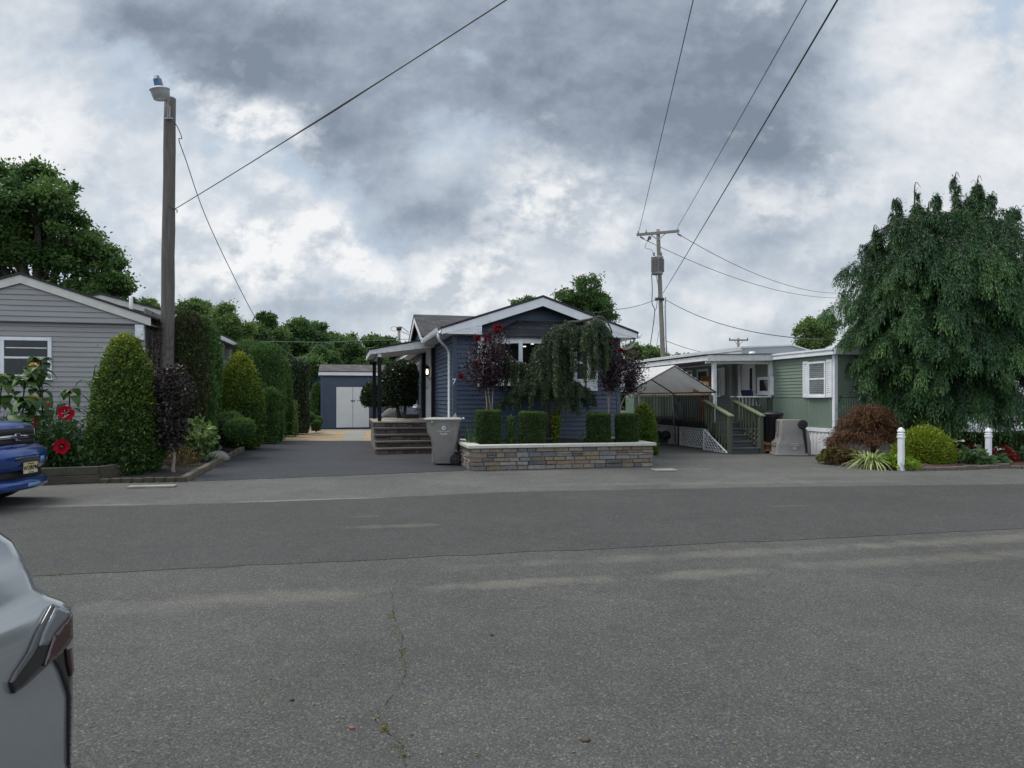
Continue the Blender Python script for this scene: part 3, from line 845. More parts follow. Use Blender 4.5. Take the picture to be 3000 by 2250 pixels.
SAND = (.34, .31, .24)
DARKP = (.035, .035, .037)
M['asph_ground'] = asphalt('worn_shoulder_asphalt', (.098, .0975, .091), .35, .65, [
    (12, -2.9, 10.25, 1.5, .08, SAND, .8), (8, -6.4, 9.65, 1.6, .10, SAND, .4), (5, 4.2, 12.3, 4.0, .25, SAND, .22), (14, -1.55, 14.25, .22, .05, SAND, .8),
    (14, -.15, 13.7, .75, .35, DARKP, .75), (14, 2.9, 13.1, .5, .2, DARKP, .5), (15, 4.9, 17.4, 1.5, .8, DARKP, .35), (0, 6.6, 15.2, 1.4, .22, DARKP, .4), (5, 3.9, 14.7, .8, .06, SAND, .5),
    (14, -5.8, 11.4, 2.4, .7, DARKP, .35), (0, 6.0, 13.6, 3.0, .4, (.15, .145, .12), .5)], big=.28)
M['asph_road'] = asphalt('darker_road_asphalt', (.055, .055, .053), .3, .5, [
    (10, -1.35, 8.1, .6, .14, SAND, .28), (10, -1.9, 8.75, .22, .02, SAND, .7), (10, 3.9, 9.6, .35, .025, SAND, .9), (12, -3.0, 6.7, 3.0, .5, DARKP, .2), (12, 3.0, 9.9, 5.0, .35, DARKP, .22)], big=.16)
M['asph_lot'] = asphalt('coarse_lot_asphalt', (.075, .0745, .071), .25, .65, [
    (12, .2, 5.62, 1.0, .16, SAND, .36), (12, 1.75, 5.92, .8, .16, SAND, .34), (12, -1.6, 5.3, .9, .2, SAND, .14), (12, 4.2, 6.5, 2.2, .2, SAND, .28), (12, 2.2, 6.7, 2.6, .18, SAND, .28), (12, 5.2, 7.35, 2.2, .2, SAND, .3),
    (12, -2.2, 5.1, 1.4, .25, SAND, .18), (100, 1.9, 2.9, .6, .35, DARKP, .25), (30, -.6, 3.9, 1.2, .5, DARKP, .18), (12, 3.9, 3.0, 1.6, .3, SAND, .12)], big=.22)
M['asph_drive'] = asphalt('sealed_drive_asphalt', (.036, .038, .044), .12, .45, [(13, -3.0, 16.2, .55, .05, SAND, .4), (13, -4.4, 15.3, 2.6, .9, (.05, .051, .056), .5), (13, -5.3, 19.5, 2.0, .8, (.048, .049, .054), .5)], seal=.5, big=.22)

sheet('ground', [(-500, -300), (500, -300), (500, 900), (-500, 900)], 0.0, M['asph_ground'])
ldir = Vector((10.17, 2.14)).normalized()
def near_edge(x): return 5.80 + (x + 4.19) * 2.14 / 10.17
sheet('parking_lot', [(-70, near_edge(-70) + .3), (-70, -60), (70, -60), (70, near_edge(70) + .3)], .004, M['asph_lot'])
FAR = [(-70, -3.5), (-20, 6.6), (-7.04, 9.35), (-3.66, 9.93), (-1.6, 10.5), (0, 11.05), (4, 11.6), (9, 12.02), (20, 14.0), (70, 24.0)]
road = [(-70, near_edge(-70)), (-12, near_edge(-12)), (-4, near_edge(-4)), (12, near_edge(12)), (70, near_edge(70))] + FAR[::-1]
sheet('road', road, .0075, M['asph_road'], jit=.016, step=.28)
sheet('driveway', [(-5.93, 12.42), (-3.4, 13.35), (-1.02, 14.3), (-.6, 16.6), (-2.2, 20.2), (-4.2, 24.2), (-8.92, 24.2), (-8.5, 22.4), (-7.2, 17.3)], .006, M['asph_drive'], jit=.012, step=.3)

m, k, out = newmat('tan_pavers')
co = k.n('ShaderNodeTexCoord').outputs['Object']
br = k.n('ShaderNodeTexBrick'); k.put(br.inputs['Vector'], k.vmap(co, rot=(0, 0, R(-13))))
br.inputs['Scale'].default_value = 1.0; br.inputs['Brick Width'].default_value = .30; br.inputs['Row Height'].default_value = .2; br.inputs['Mortar Size'].default_value = .008
br.inputs['Color1'].default_value = (.40, .275, .145, 1); br.inputs['Color2'].default_value = (.32, .25, .16, 1); br.inputs['Mortar'].default_value = (.14, .12, .09, 1)
c = k.mix(1.0, br.outputs[0], k.ramp(k.noise(co, 1.1, 5, .6), [(.3, .75), (.7, 1.2)]), 'MULTIPLY')
principled(k, out, Base_Color=c, Roughness=.85)
sheet('paver_patio', [(-8.9, 24.2), (-2.5, 24.2), (-3.5, 32), (-4.8, 36.5), (-11.0, 36.5), (-10.1, 32)], .006, m)
m, k, out = newmat('grey_paver_border')
co = k.n('ShaderNodeTexCoord').outputs['Object']
c = k.mix(k.noise(co, 3, 5, .6), (.20, .20, .18), (.30, .29, .26))
principled(k, out, Base_Color=c, Roughness=.85)
sheet('paver_border', [(-6.1, 24.22), (-5.3, 24.22), (-6.9, 32.0), (-7.7, 32.0)], .011, m)
sheet('paver_border', [(-10.1, 32.0), (-5.0, 32.0), (-4.6, 33.6), (-10.4, 33.6)], .011, m)

def mound(name, poly, z0, z1, mat, seed):
    """planted bed: a low uneven heap inside the outline"""
    rg = random.Random(seed)
    cx = sum(p[0] for p in poly) / len(poly); cy = sum(p[1] for p in poly) / len(poly)
    mb = MB(); rings = []
    pts = []
    for i, a in enumerate(poly):
        b = poly[(i + 1) % len(poly)]; n = max(2, int(math.dist(a, b) / .35))
        pts += [(a[0] + (b[0] - a[0]) * j / n, a[1] + (b[1] - a[1]) * j / n) for j in range(n)]
    for s_, z in ((1.0, 0.0), (.985, z0), (.93, (z0 + z1) / 2), (.75, z1), (.4, z1), (.02, z1)):
        rings.append([(cx + (x - cx) * s_, cy + (y - cy) * s_, z + (rg.uniform(-.02, .02) if z else -.01)) for x, y in pts])
    n = len(pts); vs = [p for r in rings for p in r]; fs = []
    for i in range(len(rings) - 1):
        for q in range(n): fs.append((i * n + q, i * n + (q + 1) % n, (i + 1) * n + (q + 1) % n, (i + 1) * n + q))
    mb.add(vs, fs, True)
    return tag(mb.build(name, mat), kind='structure')
mound('mulch_bed', [(-7.45, 12.3), (-6.05, 12.5), (-6.6, 14.8), (-7.3, 17.4), (-8.6, 22.4), (-9.3, 26), (-10.2, 32.6), (-11.4, 32.6), (-10.4, 24), (-8.75, 15.9), (-8.2, 13.5)], .05, .09, 'mulch', 2)
mound('flower_bed', [(7.5, 15.95), (7.45, 15.0), (7.8, 14.55), (8.6, 14.4), (9.6, 14.6), (11, 14.85), (14.5, 15.7), (15, 19.5), (11, 19.2), (8.9, 17.6)], .05, .10, 'soil_red', 3)

# kerb of mossy stones along the left side of the drive, low brick kerb along the front of the bed
mb = MB(); rg = random.Random(8)
KL = [(-5.97, 12.42), (-6.02, 12.62), (-6.25, 13.5), (-7.2, 17.3), (-8.5, 22.4), (-8.98, 25.0), (-10.0, 31.6)]
for a, b in zip(KL[:-1], KL[1:]):
    L = math.dist(a, b); n = max(1, round(L / .42))
    for j in range(n):
        t0, t1 = j / n + .01, (j + 1) / n - .01
        p0 = Vector((a[0] + (b[0] - a[0]) * t0 + rg.uniform(-.015, .015), a[1] + (b[1] - a[1]) * t0, .055)); p1 = Vector((a[0] + (b[0] - a[0]) * t1 + rg.uniform(-.015, .015), a[1] + (b[1] - a[1]) * t1, .055))
        hz = rg.uniform(.12, .15)
        mb.bar(p0, p1, .13, hz)
tag(mb.build('kerb', 'kerb', bevel=.02), kind='structure')
mb = MB()
for j in range(8):
    x = -7.4 + j * .185
    mb.bar((x, 12.24 + (x + 7.4) * .14, .04), (x + .17, 12.24 + (x + 7.23) * .14, .04), .1, rg.uniform(.08, .11))
tag(mb.build('front_kerb', 'timber', bevel=.012), kind='structure')

# ------------------------------------------------------------------ blue house
HF = Frame(-1.44, 16.8, 14.0); HW, HL = 4.39, 15.0
H = thing('blue_house', 'dark blue clapboard house with white trim and number 7, behind the stone planter', 'house', HF.o, R(14))
EZ, RZ_, OV = 3.25, 4.10, .35          # roof top at the eaves, at the ridge, overhang
sl = (RZ_ - EZ) / (HW / 2 + OV)
def roofz(x): return RZ_ - sl * abs(x - HW / 2)
wall_top = roofz(0) - .07
mb = MB()
mb.siding(lambda z: 0 if z <= wall_top else (z - wall_top) / sl, lambda z: HW if z <= wall_top else HW - (z - wall_top) / sl, .36, RZ_ - .10, .112, depth=.022)
mb.M = FACE_L
mb.siding(lambda z: -HL, lambda z: 0.0, .36, 3.14, .112, depth=.022, wav=.004)
mb.M = FACE_R @ T(0, -HW, 0)
mb.siding(lambda z: 0, lambda z: HL, .36, 3.14, .106)
mb.M = I4
mb.box(.02, HW - .02, .02, HL, .1, 3.1)
mb.build('wall', 'blue', H)
mb = MB()
for i in range(int(HW / .12)):
    mb.box(.02 + i * .12, .02 + i * .12 + .112, -.004, .03, .02, .355)
mb.build('skirting', 'blue', H)
mb = MB()
mb.box(-.022, .085, -.024, .0, .34, 3.12); mb.box(-.022, -.001, .001, .085, .34, 3.12)
mb.build('corner_trim', 'blue_trim', H)
mb = MB()
mb.box(HW - .085, HW + .022, -.024, .0, .34, 3.12); mb.box(HW + .001, HW + .022, .001, .085, .34, 3.12)
mb.build('corner_trim', 'blue_trim', H)
mb = MB()
yf, yb = -.37, HL + .3
mb.roofquad((-OV - .03, yb, EZ - .01), (-OV - .03, yf, EZ - .01), (HW / 2, yf, RZ_), (HW / 2, yb, RZ_))
mb.roofquad((HW + OV + .03, yf, EZ - .01), (HW + OV + .03, yb, EZ - .01), (HW / 2, yb, RZ_), (HW / 2, yf, RZ_))
# cross gable over the porch side
gx0, gc, gh, ga = -.48, 5.0, 2.25, 4.18
mb.roofquad((gx0, gc - gh, 3.30), (2.3, gc - gh, 3.30), (2.3, gc, ga), (gx0, gc, ga))
mb.roofquad((2.3, gc + gh, 3.30), (gx0, gc + gh, 3.30), (gx0, gc, ga), (2.3, gc, ga))
roof = mb.build('roof', 'roof_dark', H)
# rake boards and returns
mb = MB()
y0, y1 = -.35, -.325
for s_ in (0, 1):
    fx_ = (lambda x: x) if s_ == 0 else (lambda x: HW - x)
    mb.prism([(fx_(-OV), EZ - .055), (fx_(HW / 2), RZ_ - .055), (fx_(HW / 2), RZ_ - .27), (fx_(.62), roofz(.62) - .27), (fx_(-OV), EZ - .18)], y0, y1)
mb.build('rake_board', 'white', H)
for s_ in (0, 1):
    mb = MB()
    fx_ = (lambda x: x) if s_ == 0 else (lambda x: HW - x)
    xe = .62 if s_ == 0 else .95
    n = 5; zb = 3.085
    for i in range(int((roofz(xe) - .2 - zb) / .062) + 1):
        za, zc = zb + i * .062, zb + (i + 1) * .062
        def xl(z): return -OV + max(0, (z - (EZ - .20)) / sl) if z > EZ - .20 else -OV
        a0, a1 = xl(za), xl(zc)
        if a0 < xe - .05:
            mb.prism([(fx_(a0), za), (fx_(xe), za), (fx_(xe), zc - .004), (fx_(a1), zc - .004)], -.345 + .003 * (i % 2), -.02)
    mb.prism([(fx_(xe), zb), (fx_(xe + .02), zb), (fx_(xe + .02), roofz(xe) - .2), (fx_(xe), roofz(xe) - .2)], -.347, -.02)
    mb.build('eave_return', 'white', H)
mb = MB()
mb.box(-OV + .0, -.03, .0, HL, 3.085, 3.10); mb.box(HW + .03, HW + OV, .0, HL, 3.085, 3.10)
mb.box(-OV - .012, -OV, -.32, HL + .2, 3.085, EZ - .065); mb.box(HW + OV, HW + OV + .012, -.32, HL + .2, 3.085, EZ - .065)
mb.build('soffit', 'white', H)
# gutters and downspouts
def gutter(x, sgn, ya, yb_):
    mb = MB()
    prof = [(0, 3.20), (sgn * .015, 3.09), (sgn * .07, 3.085), (sgn * .095, 3.13), (sgn * .115, 3.215), (sgn * .10, 3.215), (sgn * .06, 3.10), (sgn * .02, 3.11)]
    n = len(prof)
    vs = [(x + a, ya, z) for a, z in prof] + [(x + a, yb_, z) for a, z in prof]
    fs = [tuple(range(n)), tuple(range(2 * n - 1, n - 1, -1))] + [(i, (i + 1) % n, (i + 1) % n + n, i + n) for i in range(n)]
    mb.add(vs, fs)
    return mb.build('gutter', 'white', H)
gutter(-OV - .013, -1, -.36, 3.0); gutter(HW + OV + .013, 1, -.36, HL)
mb = MB(); mb.tube([(-.41, -.22, 3.1), (-.41, -.22, 3.0), (-.36, -.12, 2.92), (-.16, .2, 2.80), (-.075, .32, 2.72), (-.06, .34, 2.6), (-.06, .34, .45), (-.09, .28, .36)], .036, 8)
mb.build('downspout', 'white', H)
mb = MB(); mb.tube([(HW + .40, -.05, 3.1), (HW + .40, -.05, 2.98), (HW + .33, .02, 2.88), (HW + .12, .12, 2.80), (HW + .055, .2, 2.68), (HW + .055, .2, .3)], .036, 8)
mb.build('downspout', 'white', H)
# cross gable face
mb = MB(FACE_L)
gsl = (ga - 3.30) / gh
mb.siding(lambda z: -(gc + gh - .15) + max(0, z - 3.22) / gsl, lambda z: -(gc - gh + .15) - max(0, z - 3.22) / gsl, 3.12, ga - .2, .106, y=-.30)
mb.build('gable', 'blue', H)
mb = MB(FACE_L)
for s_ in (-1, 1):
    mb.prism([(-gc + s_ * gh, 3.245), (-gc, ga - .055), (-gc, ga - .27), (-gc + s_ * (gh - .15), 3.11), (-gc + s_ * gh, 3.11)], -.465, -.44)
mb.build('rake_board', 'white', H)
# porch roof, posts, door
PY0, PY1, PS = 3.30, 6.25, 1.885
mb = MB()
mb.roofquad((-PS - .06, PY1, 2.95), (-PS - .06, PY0 - .04, 2.95), (-.02, PY0 - .04, 3.32), (-.02, PY1, 3.32), .03)
pr = mb.build('porch_roof', 'roof_dark', H)
mb = MB()
mb.prism([(-PS, 2.91), (-.03, 3.28), (-.03, 3.03), (-PS + .25, 2.82), (-PS, 2.79)], PY0, PY0 + .025)
mb.box(-PS - .03, -PS, PY0, PY1, 2.76, 2.915)
mb.build('fascia', 'white_old', pr)
mb = MB()
mb.prism([(-PS, 2.80), (-.03, 3.06), (-.03, 3.04), (-PS, 2.78)], PY0 + .03, PY1)
mb.bar((-1.63, PY0 + .03, 2.78), (-1.63, PY1, 2.78), .09, .13)
mb.build('ceiling', 'white_old', pr)
for (x, y, wd) in ((-1.62, 3.46, .052), (-1.66, 5.9, .055), (-.06, 3.46, .055), (-.06, 5.9, .055)):
    mb = MB(); mb.box(x - wd, x + wd, y - wd, y + wd, .86, 2.74 if x < -1 else 3.0); mb.build('porch_post', 'black_post', H, bevel=.008)
mb = MB(); mb.box(-1.62 - .07, -1.62 + .07, 3.40, 3.53, 2.72, 2.86); mb.build('post_cap', 'white_old', H, bevel=.006)
mb = MB(FACE_L)
mb.box(-5.32, -5.18, -.05, .0, .86, 2.98); mb.box(-4.32, -4.18, -.05, .0, .86, 2.98); mb.box(-5.32, -4.18, -.052, .0, 2.98, 3.10)
df = mb.build('door_frame', 'white', H)
mb = MB(FACE_L); mb.box(-5.17, -4.33, -.03, .0, .88, 2.97)
for (a, b, c_, d_) in ((-5.05, -4.80, 1.1, 1.8), (-4.70, -4.45, 1.1, 1.8), (-5.05, -4.80, 1.95, 2.75), (-4.70, -4.45, 1.95, 2.75)): mb.box(a, b, -.042, -.03, c_, d_)
dr = mb.build('door', 'white', H)
mb = MB(FACE_L); mb.tube([(-5.08, -.03, 1.85), (-5.08, -.08, 1.85), (-5.0, -.085, 1.85)], .015, 6); mb.build('handle', 'steel', dr)
# wall lantern, lit
ln = MB(FACE_L); lx, lz = -4.02, 2.30
ly = -.17
ln.tube([(lx, 0, lz - .12), (lx, -.10, lz - .20), (lx, ly, lz - .14)], .012, 6)
ln.lathe([(.028, -.12), (.06, -.10), (.07, -.075)], (lx, ly, lz), 8)
ln.lathe([(.095, .13), (.085, .15), (.045, .20), (.02, .225), (.012, .26)], (lx, ly, lz), 8)
for k_ in range(6):
    a = k_ * math.pi / 3; ln.bar((lx + .068 * math.cos(a), ly + .068 * math.sin(a), lz - .075), (lx + .088 * math.cos(a), ly + .088 * math.sin(a), lz + .13), .008, .008)
ln.box(lx - .05, lx + .05, -.02, 0, lz - .25, lz - .02)
lo = ln.build('wall_lantern', 'black_post', H)
bl = MB(FACE_L); bl.lathe([(.015, -.06), (.032, -.03), (.036, .03), (.03, .08), (.012, .11)], (lx, ly, lz), 10); bl.build('bulb', emit('warm_bulb', (1.0, .86, .62), 3.0), lo)
# side window
window(H, FACE_L, -9.3, -7.25, 1.2, 2.8, fw=.09, vmid=1)
# bay window with its own roof, shutters either side
zb0, zb1 = HF.Z(1130, 0, 0), HF.Z(988, 0, 0)
bx0, bx1 = HF.X(1434), HF.X(1714)
bm_ = HF.X(1525, -.42); bp = -.42; bn = bx1 - .42
pts = [(bx0, 0), (bm_, bp), (bn, bp), (bx1, 0)]
mb = MB(); mb.slab([(bx0 - .01, .0), (bm_, bp - .03), (bn, bp - .03), (bx1 + .01, .0)], zb0, zb0 + .13)
mb.slab([(bx0 - .01, .0), (bm_, bp - .03), (bn, bp - .03), (bx1 + .01, .0)], zb1 - .10, zb1)
for (x, y) in pts: mb.box(x - .045, x + .045, y - .04, y + .04, zb0 + .131, zb1 - .101)
def bay_bar(p, q, z, h=.03, w=.05): mb.bar((p[0], p[1], z), (q[0], q[1], z), w, h)
bay_bar(pts[0], pts[1], (zb0 + zb1) / 2, .045)
bay_bar(pts[2], pts[3], (zb0 + zb1) / 2, .045)
for p, q in zip(pts[:-1], pts[1:]):
    for z in (zb0 + .155, zb1 - .125): bay_bar(p, q, z, .05, .055)
bay = mb.build('bay_window', 'white', H)
mb = MB()
for p, q in zip(pts[:-1], pts[1:]):
    mb.add([(p[0], p[1], zb0 + .13), (q[0], q[1], zb0 + .13), (q[0], q[1], zb1 - .1), (p[0], p[1], zb1 - .1)], [(0, 1, 2, 3)])
mb.build('pane', 'glass_clear', bay)
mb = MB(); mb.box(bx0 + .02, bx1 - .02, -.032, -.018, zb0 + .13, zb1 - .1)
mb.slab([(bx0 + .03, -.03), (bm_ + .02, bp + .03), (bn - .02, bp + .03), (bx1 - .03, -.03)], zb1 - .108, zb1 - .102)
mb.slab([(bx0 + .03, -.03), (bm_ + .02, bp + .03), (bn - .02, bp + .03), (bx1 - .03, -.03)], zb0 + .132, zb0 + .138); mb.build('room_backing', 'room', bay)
for (px_, py_) in ((1537, 1015), (1560, 1007.5)):
    x = HF.X(px_, -.06); z = HF.Z(py_, x, -.06)
    q = MB(); q.box(x - .036, x + .036, -.06, -.04, z - .011, z + .011); q.build('ceiling_light', emit('downlight', (1, .95, .85), 1.6), bay)
mb = MB()
ov = .10; zt = zb1 + .02; zr = HF.Z(939, HF.X(1525), 0)
e0, e1, e2, e3 = (bx0 - .14, -.02, zt), (bm_ - .03, bp - ov, zt), (bn + .03, bp - ov, zt), (bx1 + .14, -.02, zt)
r1, r2 = (bm_ + .02, -.03, zr), (bn - .02, -.03, zr)
for q in ([e1, e2, r2, r1],):
    mb.roofquad(*q, th=.03)
for tri in ([e0, e1, r1], [e2, e3, r2]):
    mb.add(tri, [(0, 1, 2)], uvs=[[(0, 0), (1.1, 0), (.6, .6)]])
    mb.add([(x, y, z - .03) for x, y, z in tri] + tri, [(2, 1, 0), (0, 1, 4, 3), (1, 2, 5, 4), (2, 0, 3, 5)])
mb.build('bay_roof', 'roof_bay', H)
shutter(H, I4, HF.X(1398), bx0 - .03, zb0 - .02, zb1, -.016); shutter(H, I4, bx1 + .03, HF.X(1749), zb0 - .12, zb1 - .05, -.016)
text_obj('house_number', '7', .20, T(.005, -.03, HF.Z(1119, 0, 0)) @ FACE, 'white', H, .006, True)

# stone platform and steps at the porch
ST = thing('stone_steps', 'five broad stone clad steps rising to the porch platform beside the grey bin', 'steps', HF.p(0, 3.4), R(14))
def ledge_wall(mb, m, x0, x1, z0, z1, seed, hs=(.075, .10, .06), y=0.0, wr=(.16, .42)):
    rg = random.Random(seed); sv_ = mb.M; mb.M = sv_ @ m
    z = z0
    while z < z1 - .02:
        h = min(rg.choice(hs), z1 - z)
        if z1 - z - h < .035: h = z1 - z
        x = x0
        while x < x1 - .01:
            w = min(rg.uniform(*wr), x1 - x)
            if x1 - x - w < .07: w = x1 - x
            parts = [(z, z + h)]
            if h > .10 and rg.random() < .35: parts = [(z, z + h * .5), (z + h * .5, z + h)]
            for (a, b) in parts:
                mb.r = rg.random(); pr_ = rg.uniform(.012, .035); g = .004
                j = lambda: rg.uniform(-.006, .006)
                xa, xb, za, zb = x + g, x + w - g, a + g, b - g
                c_ = .008
                vs = [(xa, y, za), (xb, y, za), (xb, y, zb), (xa, y, zb), (xa + c_, y - pr_ + j(), za + c_), (xb - c_, y - pr_ + j(), za + c_), (xb - c_, y - pr_ + j(), zb - c_), (xa + c_, y - pr_ + j(), zb - c_)]
                mb.add(vs, [(4, 5, 6, 7), (0, 1, 5, 4), (1, 2, 6, 5), (2, 3, 7, 6), (3, 0, 4, 7)])
            x += w
        z += h
    mb.M = sv_
TR, RS, NS, SW0, SW1 = .34, .17, 5, -1.80, -.06
mb = MB()
for i in range(NS):
    yb_ = -TR * (NS - 1 - i)
    ledge_wall(mb, I4, SW0 + .03, SW1, i * RS + (0 if i == 0 else .0), (i + 1) * RS - .05, 30 + i, hs=(.125,), y=yb_ + .03)
    ledge_wall(mb, RZ(-90), -yb_ - TR if i < NS - 1 else -2.9, -yb_ - .03, i * RS, (i + 1) * RS - .045, 40 + i, hs=(.125,), y=SW0 + .03)
mb.build('riser', 'stone_dark', ST, rnd=True)
for i in range(NS - 1):
    yb_ = -TR * (NS - 1 - i)
    mb = MB(); mb.box(SW0, (SW0 + SW1) / 2 - .003, yb_ - .035, yb_ + TR + .02, (i + 1) * RS - .05, (i + 1) * RS); mb.box((SW0 + SW1) / 2 + .003, SW1, yb_ - .035, yb_ + TR + .02, (i + 1) * RS - .05, (i + 1) * RS)
    mb.build('tread', 'tread', ST, bevel=.008)
mb = MB(); mb.box(SW0, SW1, -.01, 2.95, NS * RS - .045, NS * RS); mb.build('platform', 'deckstone', ST, bevel=.008)
mb = MB(); mb.box(SW0 + .05, SW1, .05, 2.9, .0, NS * RS - .05)
for i in range(NS - 1):
    mb.box(SW0 + .05, SW1, -TR * (NS - 1 - i) + .05, -TR * (NS - 2 - i) + .049, 0, (i + 1) * RS - .05)
mb.build('core', 'rock', ST)

# stone planter along the house front
PF = Frame(-.86, 14.28, 12.9); PL = 4.10; PD = 2.35
PLT = thing('stone_planter', 'raised planter of tan and grey stone with pale coping before the blue house', 'planter', PF.o, R(12.9))
mb = MB()
ledge_wall(mb, I4, 0, PL, 0, .47, 3, hs=(.095, .11, .085), wr=(.18, .42)); ledge_wall(mb, RZ(-90), -PD, 0, 0, .47, 5, hs=(.095, .11, .085), wr=(.18, .42)); ledge_wall(mb, T(PL, 0, 0) @ RZ(90), 0, PD, 0, .47, 6, hs=(.095, .11, .085), wr=(.18, .42))
mb.r = .1
mb.box(.002, PL - .002, .002, .2, 0, .468); mb.box(.002, .2, .2, PD, 0, .468); mb.box(PL - .2, PL - .002, .2, PD, 0, .468)
mb.build('wall', 'stone', PLT, rnd=True)
mb = MB()
xs = [-.07, .75, 1.55, 2.45, 3.2, PL + .07]
for a, b in zip(xs[:-1], xs[1:]): mb.box(a + .002, b - .002, -.07, .24, .47, .535)
ys = [.243, 1.1, PD - .05]
for a, b in zip(ys[:-1], ys[1:]): mb.box(-.07, .24, a, b - .003, .47, .535); mb.box(PL - .24, PL + .07, a, b - .003, .47, .535)
mb.build('coping', 'coping', PLT, bevel=.008)
mb = MB(); rg = random.Random(2); nx, ny = 30, 14; vs = []
for j in range(ny + 1):
    for i in range(nx + 1):
        vs.append((.2 + (PL - .4) * i / nx, .2 + (PD - .22) * j / ny, .45 + .12 * math.sin(math.pi * j / ny) * math.exp(-((i / nx - .62) / .2) ** 2) + rg.uniform(-.012, .012)))
mb.add(vs, [(j * (nx + 1) + i, j * (nx + 1) + i + 1, (j + 1) * (nx + 1) + i + 1, (j + 1) * (nx + 1) + i) for j in range(ny) for i in range(nx)], True)
mb.build('soil', 'mulch', PLT)
# ------------------------------------------------------------------ blue shed, trailer and fence at the end of the drive
SF = Frame(-9.256, 33.0, 13.0)
S = thing('garden_shed', 'blue clapboard shed with white double doors at the end of the drive', 'shed', SF.o, R(13))
SW, SD, zf0, zf1, zr_ = 3.0, 2.5, 2.63, 2.80, 3.22
mb = MB()
mb.siding(lambda z: 0, lambda z: SW, .06, zf0 + .02, .115, depth=.02)
mb.M = FACE_L; mb.siding(lambda z: -SD, lambda z: 0, .06, zf1, .115, depth=.02)
mb.M = FACE_R @ T(0, -SW, 0); mb.siding(lambda z: 0, lambda z: SD, .06, zf1, .115, depth=.02)
mb.M = I4; mb.box(.02, SW - .02, .02, SD, .0, zf0)
mb.build('wall', 'blue', S)
for x in (0, SW - .09):
    mb = MB(); mb.box(x - .025, x + .115, -.03, .0, .05, zf0); mb.build('corner_trim', 'blue_trim', S)
mb = MB(); mb.roofquad((-.12, -.16, zf1 + .03), (SW + .12, -.16, zf1 + .03), (SW + .12, SD / 2, zr_), (-.12, SD / 2, zr_), .04)
mb.roofquad((SW + .12, SD + .1, zf1), (-.12, SD + .1, zf1), (-.12, SD / 2, zr_), (SW + .12, SD / 2, zr_), .04)
mb.build('roof', 'roof_brown', S)
mb = MB(); mb.box(-.12, SW + .12, -.15, -.125, zf0, zf1 - .002); mb.build('fascia', 'white', S)
dx0, dx1, dz1 = SF.X(985.5), SF.X(1081), SF.Z(1134, .9, 0)
for a, b in ((dx0, (dx0 + dx1) / 2 - .008), ((dx0 + dx1) / 2 + .008, dx1)):
    mb = MB(); mb.box(a, b, -.06, -.02, .09, dz1); d_ = mb.build('door', 'door_white', S, bevel=.006)
mb = MB(); xm = (dx0 + dx1) / 2; mb.box(xm - .10, xm + .10, -.075, -.058, 1.37, 1.42); mb.lathe([(.012, 0), (.03, .015), (.012, .03)], (xm, -.08, 1.34), 8); mb.build('latch', 'steel', S)

TF = Frame(-13.6, 44.5, 8)
t = thing('box_trailer', 'white trailer with blue upper band seen between the hedge and the shed', 'trailer', TF.o, R(8))
mb = MB(); mb.box(0, 3.2, 0, 6, .5, 1.95); mb.build('body', 'white', t, bevel=.05)
mb = MB()
mb.loft([[(0, y, 1.951), (3.2, y, 1.951), (3.2, y, 2.55), (2.7, y, 2.86), (1.2, y, 2.95), (0, y, 2.95)] for y in (0, 6)], smooth=False); mb.build('blue_band', pm('trailer_blue', (.02, .045, .19), .4), t)
mb = MB(); mb.box(.0, 3.25, -.02, 6, 2.955, 2.985); mb.build('roof', 'white', t)
for x in (.5, 2.7):
    mb = MB(); mb.tube([(x - .1, 2.5, .33), (x + .1, 2.5, .33)], .33, 18); mb.build('wheel', 'rubber', t)
t = thing('board_fence', 'low dark board fence beyond the drive between hedge and shed', 'fence', (-12.6, 36.2, 0), R(10))
mb = MB(); rg = random.Random(6)
for i in range(30): mb.box(i * .14, i * .14 + .125, 0, .02, 0, 1.05 + rg.uniform(-.03, .06))
mb.box(0, 4.2, .02, .06, .3, .38); mb.box(0, 4.2, .02, .06, .8, .88)
mb.build('board_panel', 'fence_dark', t)
for i in range(3):
    mb = MB(); mb.box(i * 2.05, i * 2.05 + .1, .061, .15, 0, 1.2); mb.build('post', 'fence_dark', t)

# ------------------------------------------------------------------ grey house on the left
LF = Frame(-8.49, 15.7, 13.0)
G = thing('grey_house', 'grey sided mobile home with white trimmed gable behind the sunflowers', 'house', LF.o, R(13))
GW = 4.9; gz0, gz1, goh = 3.23, 4.30, .18
gsl_ = (gz1 - .02 - (gz0 + .17)) / (GW / 2 + goh)
def grz(x): return gz1 - gsl_ * abs(x + GW / 2)
mb = MB()
mb.siding(lambda z: -GW, lambda z: 0, .78, gz0 + .02, .112, depth=.018)
mb.siding(lambda z: -GW - .05 + max(0, z - grz(0) + .12) / gsl_, lambda z: .05 - max(0, z - grz(0) + .12) / gsl_, gz0, gz1 - .12, .112, y=-.10, depth=.018)
mb.box(-GW - .05, .05, -.10, -.02, gz0 - .012, gz0 + .002)
mb.M = FACE_R; mb.siding(lambda z: 0, lambda z: 12.6, .5, 3.2, .112, depth=.018)
mb.M = I4; mb.box(-GW + .02, -.02, .02, 12.6, .1, gz0)
mb.build('wall', 'grey_siding', G)
mb = MB()
for i in range(int(GW / .2)): mb.box(-GW + i * .2, -GW + i * .2 + .192, .0, .03, .02, .78)
mb.build('skirting', 'white', G)
mb = MB(); mb.box(-.09, .03, -.03, .0, .75, gz0 - .01); mb.build('corner_trim', 'grey_siding', G)
mb = MB(); mb.box(.028, .05, -.02, .35, .3, gz0 - .02); mb.build('corner_board', 'dark_trim', G)
mb = MB(); mb.box(-.16, .02, -.12, -.031, 2.86, gz0 - .02); mb.box(-.14, 0, -.128, -.12, 2.95, 3.1); mb.build('vent_box', 'white', G, bevel=.006)
